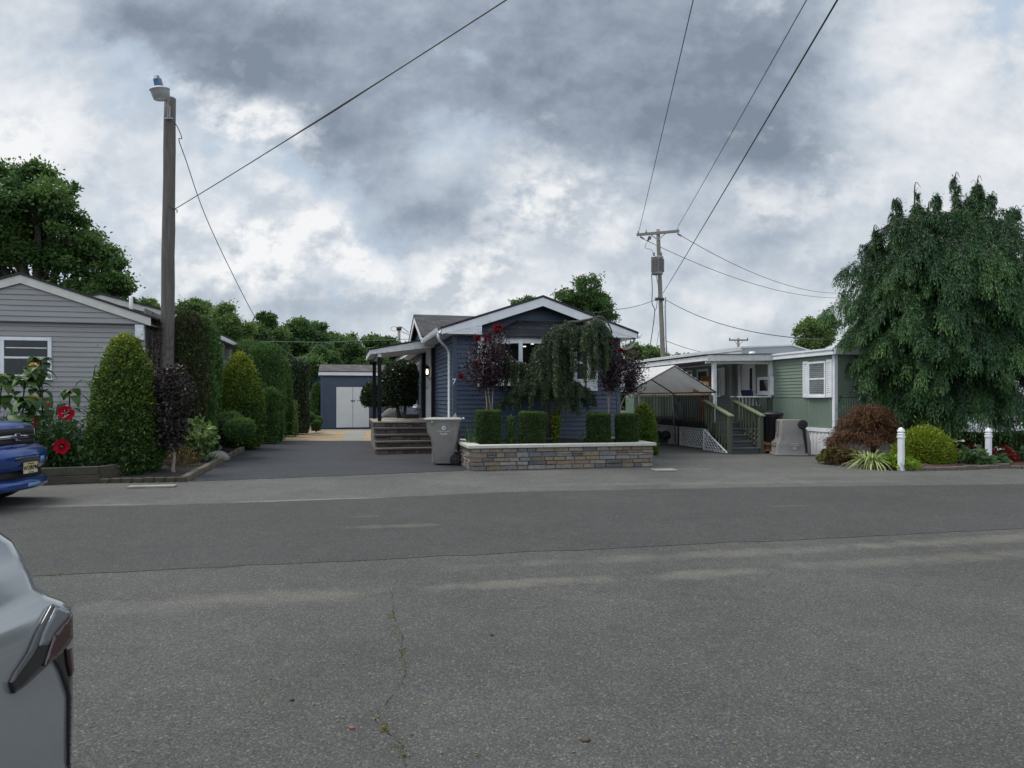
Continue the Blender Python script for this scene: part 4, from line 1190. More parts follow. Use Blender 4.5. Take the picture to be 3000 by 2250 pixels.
xr = -GW / 2
mb = MB()
for s_ in (-1, 1):
    xe = xr + s_ * (GW / 2 + goh)
    mb.prism([(xe, grz(xe) - .05), (xr, gz1 - .05), (xr, gz1 - .235), (xe, grz(xe) - .235)], -.16, -.135)
mb.build('rake_board', 'cream', G)
mb = MB()
for s_ in (-1, 1):
    xe = xr + s_ * (GW / 2 + goh + .03)
    q = [(xe, -.19, grz(xe)), (xe, 1.7, grz(xe)), (xr, 1.7, gz1), (xr, -.19, gz1)]
    mb.roofquad(*(q if s_ > 0 else [q[1], q[0], q[3], q[2]]), th=.045)
mb.build('roof', 'roof_dark', G)
# higher rear roof with its own cream gable
ax, az, ae, ar = xr + 1.05, 4.14, .32, 3.70
asl = (az - ar) / (ae - ax)
mb = MB()
mb.prism([(ax - 1.77, ar - .12), (ae - .05, ar - .12), (ae - .05, ar), (ax, az - .1), (ax - 1.77, ar)], 1.62, 1.66); mb.build('gable', 'cream', G)
mb = MB()
for s_ in (-1, 1):
    xe = ax + s_ * (ae - ax)
    mb.prism([(xe, ar - .04), (ax, az - .04), (ax, az - .19), (xe, ar - .19)], 1.50, 1.53)
mb.build('rake_board', 'cream', G)
mb = MB()
mb.roofquad((ae + .02, 1.47, ar), (ae + .02, 12.9, ar), (ax, 12.9, az), (ax, 1.47, az), .045)
xl_ = ax - (ae - ax)
mb.roofquad((xl_, 12.9, ar), (xl_, 1.47, ar), (ax, 1.47, az), (ax, 12.9, az), .045)
mb.build('roof', 'roof_dark', G)
mb = MB(); mb.box(ae - .01, ae + .01, 1.5, 12.9, ar - .19, ar - .05); mb.build('fascia', 'white', G)
mb = MB(); mb.box(-.02, ae - .02, 1.66, 12.6, ar - .21, ar - .19); mb.box(.022, .04, 1.7, 12.6, 3.0, ar - .21); mb.box(.0, .17, -.1, 1.62, 3.2, 3.22); mb.box(.0, .02, 0, 1.66, 3.2, 3.6); mb.build('upper_wall', 'grey_wall', G)
mb = MB(); vx = LF.X(384, 1.0); mb.tube([(vx, 1.0, 3.4), (vx, 1.0, LF.Z(868, vx, 1.0))], .045, 10); mb.build('vent_pipe', 'white_old', G)
wx0, wx1 = LF.X(3), LF.X(153)
window(G, I4, wx0, wx1, LF.Z(1108, -2.4, 0), LF.Z(988, -2.4, 0), fw=.075, proud=.055)
mb = MB(); z_ = LF.Z(1018, -2.4, 0)
mb.box(wx0 + .1, wx1 - .1, -.031, -.0265, z_ - .02, z_ + .0); wl = mb.build('window_rail', 'blind', G)

# ------------------------------------------------------------------ green mobile home on the right
GF = Frame(8.4, 17.7, 13.0)       # x to the right along its street end, y back along its long wall
N = thing('green_house', 'green metal mobile home with white shutters and white skirting right of the canopy', 'house', GF.o, R(13))
NL, NW, nz1, zs, zk = 14.0, 4.2, 2.66, 1.53, .72
mb = MB(FACE_L)
mb.siding(lambda z: -NL, lambda z: 0, zs + .02, nz1, .095, depth=.015)
mb.M = I4; mb.siding(lambda z: 0, lambda z: NW, zs + .02, nz1, .075, depth=.012)
mb.box(.02, NW, .02, NL, zk - .1, nz1)
mb.build('upper_wall', 'green_siding', N)
def ribs(mb, m, x0, x1, z0, z1, p=.075, d=.012):
    s_ = mb.M; mb.M = s_ @ m; n = int((x1 - x0) / p)
    vs, fs = [], []
    for i in range(n):
        x = x0 + i * (x1 - x0) / n; w = (x1 - x0) / n
        for (a, b) in ((0, -d), (.45, -d), (.6, 0), (.9, 0)): vs += [(x + a * w, b, z0), (x + a * w, b, z1)]
    for j in range(len(vs) // 2 - 1): fs.append((2 * j, 2 * j + 2, 2 * j + 3, 2 * j + 1))
    mb.add(vs, fs); mb.M = s_
mb = MB(); ribs(mb, FACE_L, -NL, 0, zk, zs); ribs(mb, I4, 0, NW, zk, zs); mb.build('lower_wall', 'green_siding', N)
mb = MB(); ribs(mb, FACE_L @ T(0, -.02, 0), -NL, 0, .0, zk, .15, .02); ribs(mb, T(0, -.02, 0), 0, NW, 0, zk, .15, .02)
mb.M = FACE_L; mb.box(-NL, 0, -.06, -.021, zk - .09, zk + .01); mb.build('skirting', 'white', N)
mb = MB(); mb.box(-.035, .06, -.035, .06, 0, nz1); mb.build('corner_trim', 'white', N)
mb = MB(FACE_L)
mb.box(-NL, .1, -.14, -.0, nz1, nz1 + .07); mb.box(-NL, .1, -.10, -.0, nz1 + .07, nz1 + .15); mb.box(-NL, .1, -.15, -.1, nz1 + .12, nz1 + .17)
mb.M = I4; mb.box(-.1, NW, -.14, 0, nz1 + .003, nz1 + .15); mb.build('fascia', 'white', N)
mb = MB()
mb.add([(-.1, -.12, nz1 + .155), (-.1, NL, nz1 + .155), (NW / 2, NL, nz1 + .20), (NW / 2, -.12, nz1 + .20), (NW + .1, NL, nz1 + .155), (NW + .1, -.12, nz1 + .155)], [(0, 3, 2, 1), (3, 5, 4, 2), (0, 5, 3)])
mb.build('roof', 'roof_white', N)
# raised roof section further back with a grey end panel
y0 = 4.6; xa, xb = GF.X(2170, y0), GF.X(2372, y0) + .5
za = GF.Z(1041, xa, y0); zt0, zt1 = GF.Z(1018, xa, y0), GF.Z(1013, xa + 1.6, y0)
mb = MB(); mb.prism([(xa, za - .3), (xb, za - .3), (xb, za), (xa + 1.9, zt1), (xa, zt0)], y0, y0 + .03); mb.build('end_panel', 'roof_grey', N)
mb = MB()
mb.prism([(xa - .02, zt0 - .02), (xa + 1.9, zt1 + .005), (xb + .1, za + .01), (xb + .1, za + .05), (xa + 1.9, zt1 + .045), (xa - .02, zt0 + .03)], y0 - .06, NL)
for z in (zt0 - .10, zt0 - .22): mb.box(xa - .05, xa + .02, y0 - .05, NL, z, z + .07)
mb.box(xa - .01, xa + .01, y0, NL, za - .3, zt0 - .03)
mb.build('raised_roof', 'roof_white', N)
mb = MB(); mb.lathe([(.10, 0), (.10, .05), (.07, .10)], (xa - .35, y0 - 1.2, nz1 + .2), 12); mb.build('roof_vent', 'white', N)
# windows, shutters, doors on the long wall (facade x = -y)
def NY(px): return -GF.Y(px)
wz1, wz0 = GF.Z(1059, 0, .6), GF.Z(1161, 0, .6)
window(N, FACE_L, NY(2373), NY(2424), wz0, wz1, fw=.055, blind=True, glass='glass_clear', y=-.022)
shutter(N, FACE_L, NY(2357), NY(2372), wz0 - .03, wz1 + .03, -.03); shutter(N, FACE_L, NY(2426), NY(2442), wz0 - .03, wz1 + .03, -.03)
window(N, FACE_L, NY(2224), NY(2268), GF.Z(1154, 0, 3), GF.Z(1104, 0, 3), fw=.09, mid='', y=-.022)
window(N, FACE_L, NY(2096), NY(2115), GF.Z(1160, 0, 6), GF.Z(1080, 0, 6), fw=.06, blind=True, glass='glass_clear', y=-.022)
shutter(N, FACE_L, NY(2116.5), NY(2127), GF.Z(1158, 0, 5.5), GF.Z(1077, 0, 5.5), -.03)
window(N, FACE_L, NY(2046), NY(2079), GF.Z(1125, 0, 7), GF.Z(1082, 0, 7), fw=.08, mid='', y=-.022)
window(N, FACE_L, NY(2015), NY(2031), GF.Z(1125, 0, 9), GF.Z(1088, 0, 9), fw=.08, mid='', y=-.022)
d0, d1 = NY(2176), NY(2211); dzb, dzt = .84, GF.Z(1068, 0, 4)
mb = MB(FACE_L); mb.box(d0 - .08, d0 - .002, -.05, -.012, dzb, dzt + .08); mb.box(d1 + .002, d1 + .08, -.05, -.012, dzb, dzt + .08); mb.box(d0 - .002, d1 + .002, -.05, -.012, dzt + .003, dzt + .08)
mb.build('door_frame', 'white_old', N)
mb = MB(FACE_L); mb.box(d0, d1, -.04, -.012, dzb, dzt); dd = mb.build('door', 'door_white', N)
mb = MB(FACE_L); w_ = (d1 - d0); mb.box(d0 + .68 * w_, d0 + .90 * w_, -.044, -.04, dzb + .75, dzt - .12); mb.build('pane', 'glass', dd)
mb = MB(FACE_L); mb.lathe([(.02, 0), (.035, .03), (.02, .06)], (d0 + .85 * w_, -.07, dzb + .95), 10, None); mb.build('handle', 'steel', dd)

# wooden porch: deck, stairs, railings, lattice and roof
DF = Frame(5.84, 19.9, 13.0)      # front left corner of the deck
K = thing('timber_porch', 'green timber porch with grey stairs, white lattice and lean-to roof on the green home', 'porch', DF.o, R(13))
DW, DL, DZ = 1.94, 7.0, .82
mb = MB()
for i in range(int(DL / .14)): mb.box(0, DW, .02 + i * .14, .02 + i * .14 + .134, DZ - .04, DZ)
mb.build('deck', 'step_grey', K)
mb = MB(); mb.box(0, .04, 0, DL, DZ - .22, DZ - .041); mb.box(0, DW, -.0, .04, DZ - .22, DZ - .041); mb.build('rim_joist', 'dark_wood', K)
def lattice(name, m, poly_top, x0, x1, z0, z1, parent, pitch=.15, w=.046):
    """diagonal lath panel clipped under poly_top(x)"""
    mb = MB(m)
    n = int((x1 - x0 + z1 - z0) / pitch) + 2
    for s_ in (1, -1):
        for i in range(-1, n):
            c0 = (x0 + i * pitch) if s_ < 0 else (x0 - (z1 - z0) + i * pitch)
            seg = []
            for j in range(25):
                z = z0 + (z1 - z0) * j / 24
                x = c0 + (z - z0) if s_ > 0 else c0 - (z - z0)
                if x0 <= x <= x1 and z <= poly_top(x): seg.append((x, z))
            if len(seg) > 1:
                a, b = seg[0], seg[-1]; yy = -.003 if s_ > 0 else .002
                mb.bar((a[0], yy, a[1]), (b[0], yy, b[1]), .004, w, up=(0, 1, 0))
    pts_ = [(x0, z0), (x1, z0), (x1, min(z1, poly_top(x1))), (x0, min(z1, poly_top(x0)))]
    for a, b in zip(pts_, pts_[1:] + pts_[:1]):
        if math.dist(a, b) > .05: mb.bar((a[0], -.012, a[1]), (b[0], -.010, b[1]), .012, .05, up=(0, 1, 0))
    return mb.build(name, 'white_old', parent)
lattice('lattice', FACE_L @ T(0, -.015, 0), lambda x: 9, -1.92, -.12, .03, DZ - .21, K)
lattice('lattice', FACE_L @ T(0, -.015, 0), lambda x: 9, -4.4, -2.12, .03, DZ - .21, K)
mb = MB(FACE_L); mb.box(-2.11, -1.93, -.03, .0, 0, DZ - .21); mb.build('post', 'green_wood', K); mb = MB(FACE_L); mb.box(-.115, .02, -.03, .02, 0, 1.62); mb.build('post', 'green_wood', K)
mb = MB(); mb.box(.10, .12, .1, DL - .1, .02, DZ - .23); mb.box(.12, DW - .05, .12, .14, .02, DZ - .23); mb.build('shade_panel', 'bin_black', K)  # added dark panels standing in for the shade under the deck
# side railing with close slats
mb = MB(FACE_L)
n = 46
for i in range(n):
    x = -5.6 + (5.5) * i / n
    mb.box(x, x + .060, -.027, -.013, DZ - .20, 1.60)
mb.build('side_slats', 'dark_wood', K)
mb = MB(FACE_L); mb.box(-5.6, -.1, -.085, .05, 1.601, 1.69); mb.build('side_rail', 'log', K, bevel=.02)
# stairs go forward from x .28 to 1.15
sn, sr, st = 5, DZ / 5, .28
sx0, sx1, HRT = DF.X(2140, -st * sn) + .055, DF.X(2231, -st * sn) - .055, 1.46
for i in range(sn):
    yb_ = -st * (sn - i)
    mb = MB(); mb.box(sx0, sx1, yb_ - .02, yb_ + st + .01, (i + 1) * sr - .04 - (.0 if i < 4 else .003), (i + 1) * sr - (.0 if i < 4 else .003)); mb.box(sx0 + .005, sx1 - .005, yb_, yb_ + .02, i * sr, (i + 1) * sr - .041)
    mb.build('stair_tread', 'step_grey', K, bevel=.005)
ye = -st * sn
for (x, nm) in ((sx0 - .055, 'l'), (sx1 + .055, 'r')):
    mb = MB()
    mb.box(x - .05, x + .05, ye - .02, ye + .08, 0, 1.02)
    mb.build('newel_post', 'green_wood', K, bevel=.005)
    if nm == 'r':
        mb = MB(); mb.box(x - .05, x + .05, -.09, .0, 0, 1.58); mb.build('newel_post', 'green_wood', K, bevel=.005)
    a, b = Vector((x, ye - .08, 1.035)), Vector((x, 0, HRT))
    mb = MB(); mb.bar(a, b, .15, .045); mb.build('handrail', 'rail_cap', K, bevel=.006)
    mb = MB(); nb_ = 9
    for i in range(nb_):
        y = ye + .14 + (-.06 - ye - .14) * i / (nb_ - 1)
        zt = 1.035 + (HRT - 1.035) * (y - ye + .08) / (-ye + .08) - .03; zb_ = max(.03, (y - ye) / st * sr - .06)
        mb.box(x - .018, x + .018, y - .02, y + .02, zb_, zt)
    mb.build('balusters', 'green_wood', K)
lattice('lattice', T(sx0 - .11, 0, 0) @ FACE_L, lambda x: max(.04, (-x - ye) / st * sr - .08), .08, 1.34, .03, DZ - .2, K)
lattice('lattice', T(sx1 + .12, .03, 0), lambda x: 9, .0, 1.85 - sx1 - .12, .03, DZ - .2, K)
# front railing right of the stairs
mb = MB()
for i in range(7): mb.box(sx1 + .16 + i * .115, sx1 + .16 + i * .115 + .045, .0, .035, DZ - .1, 1.54)
mb.build('balusters', 'green_wood', K)
mb = MB(); mb.box(sx1, 1.95, -.06, .10, 1.545, 1.585); mb.build('rail_cap', 'white_old', K, bevel=.005)
mb = MB(); mb.box(1.86, 1.96, -.04, .06, 0, 1.544); mb.build('post', 'green_wood', K)
# roof posts and lean-to roof
RF0 = .02
for (px_, y_, zt) in ((2092, .02, 2.62), (2257, .02, 2.66)):
    x = DF.X(px_, y_); mb = MB(); mb.box(x - .055, x + .055, y_ - .055, y_ + .055, 1.586 if px_ > 2200 else DZ, zt); mb.build('roof_post', 'white_old', K, bevel=.006)
xq = DF.X(2146, 2.1); mb = MB(); mb.box(xq - .07, xq + .07, 2.03, 2.17, DZ, 2.6); mb.build('roof_post', 'grey_wall', K)
xq = DF.X(2166, 1.6); mb = MB(); mb.tube([(xq, 1.6, .45), (xq, 1.6, 2.6)], .045, 10); mb.build('drain_pipe', 'white_old', K)
xl, xr_ = DF.X(2073, -.15), DF.X(2274, -.15)
mb = MB(); mb.prism([(xl, 2.60), (xr_, 2.645), (xr_, 2.83), (xl, 2.78)], -.17, -.13); mb.box(xl - .0, xl + .035, -.129, 6.9, 2.62, 2.76)
mb.box(xl + .03, xr_, .0, .05, 2.54, 2.62); mb.build('roof_fascia', 'white_old', K)
mb = MB(); mb.add([(xl - .05, -.2, 2.80), (xr_, -.2, 2.85), (xr_, 7, 2.85), (xl - .05, 7, 2.80), (xl - .05, -.2, 2.785), (xr_, -.2, 2.835), (xr_, 7, 2.835), (xl - .05, 7, 2.785)], [(0, 1, 2, 3), (7, 6, 5, 4), (0, 4, 5, 1), (1, 5, 6, 2), (2, 6, 7, 3), (3, 7, 4, 0)]); mb.build('roof_sheet', 'roof_dark', K)
mb = MB(); mb.add([(xl, -.12, 2.66), (xr_, -.12, 2.70), (xr_, 6.9, 2.70), (xl, 6.9, 2.66)], [(0, 1, 2, 3)]); mb.build('ceiling', 'grey_wall', K)
for i in range(4):
    mb = MB(); y_ = 2.2 + i * 1.5; mb.box(xl + .05, xl + .14, y_, y_ + .09, 1.69, 2.62); mb.build('roof_post', 'white_old', K)

# loose things on and by the porch
t = thing('leaning_boards', 'long reddish boards leaning upright on the porch beside the shuttered window', 'boards', DF.p(.75, 1.75, DZ), R(13))
for (a, b, c_) in ((0, .16, 0), (.07, .30, -.05), (-.10, .12, .06)):
    mb = MB(); mb.bar((a, c_, 0), (b + .05, c_ + .35, 1.42), .16, .03, up=(0, 1, 0)); mb.build('board', 'orange_wood', t)
mb = MB(T(*DF.p(.10, .35, 0)) @ RZ(13)); mb.box(-.50, .0, .0, .02, 1.70, 2.02)
tag(mb.build('plywood_sheet', 'raw_wood'), 'tan plywood sheet standing on the porch side rail behind the canopy', 'plywood')
px_, pz_ = DF.X(2221, 1.0), 2.24
t = thing('wind_chime', 'brass wind chime hanging under the porch roof beside the white door', 'wind chime', DF.p(px_, 1.0, 0), R(13))
br_ = pm('dull_brass', (.26, .20, .085), .35, .2, metal=.7)
mb = MB(); mb.lathe([(.02, 2.28), (.09, 2.25), (.12, 2.16), (.10, 2.10), (.03, 2.08)], n=12); mb.tube([(0, 0, 2.28), (0, 0, 2.68)], .004, 5); mb.lathe([(.01, 1.96), (.12, 1.97), (.13, 2.0), (.01, 2.02)], n=12); mb.build('top', br_, t)
for k_ in range(5):
    mb = MB(); a = k_ * 1.257; mb.tube([(.07 * math.cos(a), .07 * math.sin(a), 2.08), (.07 * math.cos(a), .07 * math.sin(a), 1.82 - .03 * k_)], .012, 6); mb.build('chime', br_, t)
t = thing('folding_chair', 'folded white framed chair with dark seat on the porch behind the railing', 'chair', DF.p(1.62, .5, DZ), R(13))
mb = MB()
for x in (-.22, .22):
    mb.tube([(x, -.2, 0), (x, .25, .85), (x, .27, .95)], .013, 6); mb.tube([(x, .25, 0), (x, -.1, .5)], .013, 6)
mb.build('frame', 'white', t)
mb = MB(); mb.bar((0, -.18, .45), (0, .2, .42), .44, .025); mb.build('seat', pm('navy_cloth', (.012, .014, .05), .8), t); mb = MB(); mb.bar((0, .22, .75), (0, .27, .95), .42, .02); mb.build('backrest', pm('navy_cloth', (.012, .014, .05), .8), t)

# ------------------------------------------------------------------ canopy
CF = Frame(5.79, 19.3, 13.0)      # right front foot
A = thing('carport_canopy', 'white peaked cloth canopy on steel poles beside the green timber porch', 'canopy', CF.o, R(13))
CWd, CL, ce, cp = 2.66, 5.4, 1.71, 2.45
xm = -1.27
mb = MB()
def sag(t_, s_): return -.035 * math.sin(math.pi * t_) * math.sin(math.pi * s_ * 2) ** 2
NXC, NYC = 8, 16
for (xa_, za_, xb_, zb_) in ((-CWd, ce, xm, cp), (xm, cp, 0, ce)):
    for up_ in (0, -.006):
        vs = [(xa_ + (xb_ - xa_) * i / NXC, CL * j / NYC, za_ + (zb_ - za_) * i / NXC + sag(i / NXC, j / NYC) + up_) for j in range(NYC + 1) for i in range(NXC + 1)]
        fs = [(j * (NXC + 1) + i, j * (NXC + 1) + i + 1, (j + 1) * (NXC + 1) + i + 1, (j + 1) * (NXC + 1) + i) for j in range(NYC) for i in range(NXC)]
        mb.add(vs, fs if up_ == 0 else [tuple(reversed(q)) for q in fs], True)
mb.add([(-CWd, 0, ce), (-CWd, 0, ce - .10), (-CWd, CL, ce - .10), (-CWd, CL, ce), (-CWd + .005, 0, ce), (-CWd + .005, 0, ce - .10), (-CWd + .005, CL, ce - .10), (-CWd + .005, CL, ce)], [(0, 1, 2, 3), (7, 6, 5, 4)])
mb.build('cover', 'canvas', A)
mb = MB()
for y in (0, 2.7, 5.35):
    mb.tube([(-CWd, y, ce - .02), (xm, y, cp - .03), (0, y, ce - .02)], .021, 8)
mb.tube([(xm, 0, cp - .035), (xm, CL, cp - .035)], .02, 8); mb.tube([(0, 0, ce - .02), (0, CL, ce - .02)], .02, 8); mb.tube([(-CWd, 0, ce - .02), (-CWd, CL, ce - .02)], .02, 8)
mb.build('roof_frame', 'steel', A)
for (x, y, b) in ((0, 0, 0), (0, 2.7, .04), (0, 5.35, 0), (-CWd, 5.35, 0), (-CWd, 2.7, 0)):
    mb = MB(); mb.tube([(x, y, ce - .02), (x + b * .2, y - b, 1.0), (x + b * 2, y - b, .0)], .022, 8); mb.build('pole', 'galv', A)
mb = MB(); rg = random.Random(5)
for i in range(9):
    for (x0_, z0_, x1_, z1_) in ((-CWd, ce, xm, cp), (xm, cp, 0, ce)):
        t_ = (i + .5) / 9; mb.lathe([(.0, -.018), (.018, 0), (0, .018)], (x0_ + (x1_ - x0_) * t_, -.008, z0_ + (z1_ - z0_) * t_), 6)
mb.build('ball_ties', 'white', A)
# hose on its hook on the porch side
t = thing('garden_hose', 'coiled dark hose hanging on a stake before the porch slats', 'hose', DF.p(-.14, 1.86, 0), R(13))
mb = MB()
for k_ in range(4):
    r_ = .20 + .012 * k_; mb.tube([(.02 * k_ - .04, r_ * math.cos(a * .2618) * .9 - .02 * k_, 1.12 + r_ * math.sin(a * .2618) * (1.05 + .05 * k_)) for a in range(25)], .013, 6)
mb.build('coil', 'wire_grey', t)
mb = MB(); mb.tube([(0, .0, 0), (0, 0, 1.38), (-.07, 0, 1.4)], .016, 6); mb.build('stake', 'steel', t)
t = thing('toy_cart', 'small dark cart with two round wheels under the porch lattice', 'cart', Pt(1935, 1302, 22.1), R(5))
mb = MB(); mb.box(-.22, .22, -.1, .1, .05, .22); mb.tube([(-.2, .1, .2), (-.25, .12, .45)], .015, 6); mb.build('body', 'bin_black', t, bevel=.02)
for x in (-.13, .15):
    mb = MB(); mb.tube([(x, -.15, .30), (x, .0, .30)], .15, 16); mb.build('wheel', 'rubber', t)
# ------------------------------------------------------------------ utility poles and wires
def pole_path(a, b, r0, r1, n=14, seed=0):
    rg = random.Random(seed); pts, rr = [], []
    for i in range(n + 1):
        t_ = i / n; p = a.lerp(b, t_); pts.append(p + Vector((rg.uniform(-.008, .008), rg.uniform(-.008, .008), 0))); rr.append(r0 + (r1 - r0) * t_ + rg.uniform(-.004, .004))
    return pts, rr
PB, PTp = Vector((-8.30, 16.3, 0)), Pt(498, 288, 16.2)
t = thing('utility_pole', 'weathered wooden pole with yard light number 17 beside the grey house', 'utility pole', PB)
mb = MB(T(*(-PB))); p_, r_ = pole_path(PB + Vector((0, 0, -.1)), PTp, .165, .128); mb.tube(p_, r_, 16); pol = mb.build('pole', 'pole', t)
lc = Pt(470, 272, 15.75) - PB
LT = T(*lc) @ Matrix.Rotation(R(-9), 4, 'Y') @ Matrix.Rotation(R(10), 4, 'X')
lamp = MB(LT); lamp.lathe([(.215, .085), (.225, .075), (.218, .06), (.20, .055)], n=28); lamp.lathe([(.04, .15), (.12, .13), (.215, .085), (.205, .08)], n=28)
lm = lamp.build('yard_light', 'white', t)
def shellm(name, c):
    m, k, out = newmat(name); n = k.noise(k.n('ShaderNodeTexCoord').outputs['Object'], 6, 3, .5); col = k.mix(n, c, tuple(.8 * q for q in c))
    b = k.n('ShaderNodeBsdfPrincipled'); k.put(b.inputs['Base Color'], col); b.inputs['Roughness'].default_value = .25
    t_ = k.n('ShaderNodeBsdfTranslucent'); k.put(t_.inputs[0], col)
    mx = k.n('ShaderNodeMixShader'); mx.inputs[0].default_value = .5
    k.t.links.new(b.outputs[0], mx.inputs[1]); k.t.links.new(t_.outputs[0], mx.inputs[2]); k.t.links.new(mx.outputs[0], out.inputs[0]); return m
q = MB(LT); pr_ = [(.205, .055), (.195, -.03), (.178, -.13), (.165, -.145)]
n_ = 28; vs = [(r * math.cos(2 * math.pi * k_ / n_), r * math.sin(2 * math.pi * k_ / n_), z) for r, z in pr_ for k_ in range(n_)]
q.add(vs, [(i * n_ + k_, i * n_ + (k_ + 1) % n_, (i + 1) * n_ + (k_ + 1) % n_, (i + 1) * n_ + k_) for i in range(3) for k_ in range(n_)], True); q.build('refractor', shellm('milky_lens', (.55, .56, .56)), lm)
q = MB(LT); q.lathe([(.0, -.05), (.05, -.03), (.06, .02), (.03, .05)], n=14); q.build('bulb', 'white', lm)
q = MB(LT); q.lathe([(.11, .12), (.095, .17), (.09, .30), (.075, .315), (.058, .32), (.055, .37), (.0, .372)], n=20); q.build('ballast', pm('blue_grey_enamel', (.10, .13, .18), .4, .15, 8), lm)
q = MB(LT @ T(0, -.094, .235)); q.box(-.055, .055, -.004, .02, -.05, .05); q.build('number_plate', pm('blue_plate', (.05, .22, .42), .5), lm)
text_obj('number', '17', .085, LT @ T(0, -.1, .235) @ FACE, 'bin_black', lm, .001, True)
q = MB(); a0 = PTp - PB
bx = Pt(495, 345, 16.03) - PB
q.tube([lc + Vector((.08, .12, -.12)), bx + Vector((.0, -.02, .16)), bx + Vector((0, -.01, .0)), bx], .022, 8)
q.box(bx.x - .09, bx.x + .09, bx.y - .02, bx.y + .02, bx.z - .03, bx.z); q.box(bx.x - .03, bx.x + .03, bx.y - .03, bx.y + .01, bx.z, bx.z + .28)
q.build('bracket', 'galv', t)
q = MB(); hk = Pt(512, 612, 16.2) - PB; q.tube([hk + Vector((-.1, -.1, .05)), hk, hk + Vector((.06, 0, -.03)), hk + Vector((.05, 0, -.09))], .012, 6); q.build('hook', 'steel', t)

def wire(name, pts, rad, label, mat='wire', sag=0.0, n=24, group=None):
    out_ = []
    for (a, b) in zip(pts[:-1], pts[1:]):
        for i in range(n):
            t_ = i / n; p = Vector(a).lerp(Vector(b), t_); p.z -= 4 * sag * t_ * (1 - t_); out_.append(p)
    out_.append(Vector(pts[-1]))
    o = Vector(pts[0])
    mb = MB(T(*(-o))); mb.tube(out_, rad, 5)
    w = mb.build(name, mat, loc=o); tag(w, label, 'cable', group); return w
def smooth(pts, n=8):
    P_ = [Vector(p) for p in pts]; P_ = [P_[0]] + P_ + [P_[-1]]; res = []
    for i in range(1, len(P_) - 2):
        a, b, c, d = P_[i - 1:i + 3]
        for j in range(n):
            t_ = j / n
            res.append(.5 * ((2 * b) + (c - a) * t_ + (2 * a - 5 * b + 4 * c - d) * t_ ** 2 + (3 * b - a - 3 * c + d) * t_ ** 3))
    return res + [P_[-2]]
# overhead service cable from the left pole over the road, thicker where it is twisted
A_, B_ = Pt(513, 612, 16.2), Pt(1432, 0, 8.4)
B2 = A_ + (B_ - A_) * 2.2
pts = [A_ + (B2 - A_) * (i / 60) - Vector((0, 0, .55 * 4 * (i / 60) * (1 - i / 60) * .25)) for i in range(61)]
fixz = (B_.z - (A_ + (B2 - A_) * (1 / 2.2)).z)
mb = MB(T(*(-A_))); rad = [.010 + .010 * math.exp(-((i / 60 - .30) / .045) ** 2) for i in range(61)]; mb.tube(pts, rad, 6)
tag(mb.build('overhead_cable', 'wire_grey', loc=A_), 'thick twisted cable running from the left pole up across the sky', 'cable')
mb = MB(T(*(-A_)))
drop = smooth([Pt(502, 345, 16.1), Pt(520, 372, 16.25), Pt(533, 405, 16.4), Pt(524, 410, 16.4), Pt(545, 470, 16.8), Pt(600, 628, 18.2), Pt(680, 800, 20.5), Pt(757, 945, 23.0), Pt(810, 1005, 24.8), Pt(857, 1044, 25.7), Pt(882, 1048, 26.0), Pt(908, 1034, 26.0), Pt(932, 1003, 26)])
mb.tube(drop, .011, 5)
tag(mb.build('lamp_cable', 'wire_grey', loc=A_), 'thin cable drooping from the yard light down behind the hedge', 'cable')
wire('service_cable', [Pt(760, 1000, 26), Pt(932, 1003, 26), Pt(1215, 993, 26.5)], .011, 'level cable strung before the far trees to the blue house roof', 'wire_grey', .0)

# centre pole with cross-arm and transformer
CB = Vector((8.15, 36.0, 0)); CT = Pt(1927, 672, 36)
t = thing('transformer_pole', 'tall grey pole with cross-arm and finned transformer behind the white canopy', 'utility pole', CB)
mb = MB(T(*(-CB))); p_, r_ = pole_path(CB + Vector((0, 0, -.1)), CT, .145, .10, 12, 3); mb.tube(p_, r_, 14); mb.build('pole', 'pole_far', t)
def rel(px, py, d=35.85): return Pt(px, py, d) - CB
mb = MB(); mb.bar(rel(1865.5, 688), rel(1989.5, 677), .11, .13); mb.build('crossarm', 'pole_far', t)
mb = MB(); mb.bar(rel(1906, 687), rel(1926, 702), .03, .05); mb.bar(rel(1951, 683), rel(1929, 702), .03, .05); mb.build('brace', 'galv', t)
for (px_, py_) in ((1870, 676), (1893, 674), (1985, 667)):
    mb = MB(); b = rel(px_, py_ + 5); mb.lathe([(.02, -.06), (.05, -.03), (.06, 0), (.03, .02), (.05, .05), (.03, .08), (.02, .17 if px_ == 1893 else .11), (0, .18 if px_ == 1893 else .12)], b, 10); mb.build('insulator', 'galv', t)
for (pa, pb) in (((1875, 693), (1888, 701)), ((1984, 684), (1997, 692))):
    mb = MB(); a, b = rel(*pa), rel(*pb); mb.tube([a.lerp(b, i / 8) for i in range(9)], [.02, .05, .025, .06, .025, .06, .025, .05, .02], 8); mb.build('strain_insulator', 'steel', t)
mb = MB(); a, b = rel(1903, 692), rel(1898, 706); mb.tube([a, a.lerp(b, .5), b], [.045, .06, .04], 8); mb.tube([rel(1907, 693), rel(1905, 702)], .03, 6); mb.build('cutout_fuse', 'steel', t)
tc_ = rel(1925.5, 778, 35.55); hgt = .47
mb = MB(T(*tc_))
mb.lathe([(.28, -hgt), (.30, -hgt + .05), (.30, hgt - .10), (.32, hgt - .08), (.32, hgt - .02), (.12, hgt + .02)], n=24)
tr = mb.build('transformer', 'galv', t)
mb = MB(T(*tc_))
for k_ in range(14):
    a = R(200 + k_ * 11 * 1.0) if k_ < 7 else R(283 + (k_ - 7) * 11)
    mb.bar((.29 * math.cos(a), .29 * math.sin(a), -hgt + .12), (.29 * math.cos(a), .29 * math.sin(a), hgt - .16), .035, .13, up=(math.cos(a), math.sin(a), 0))
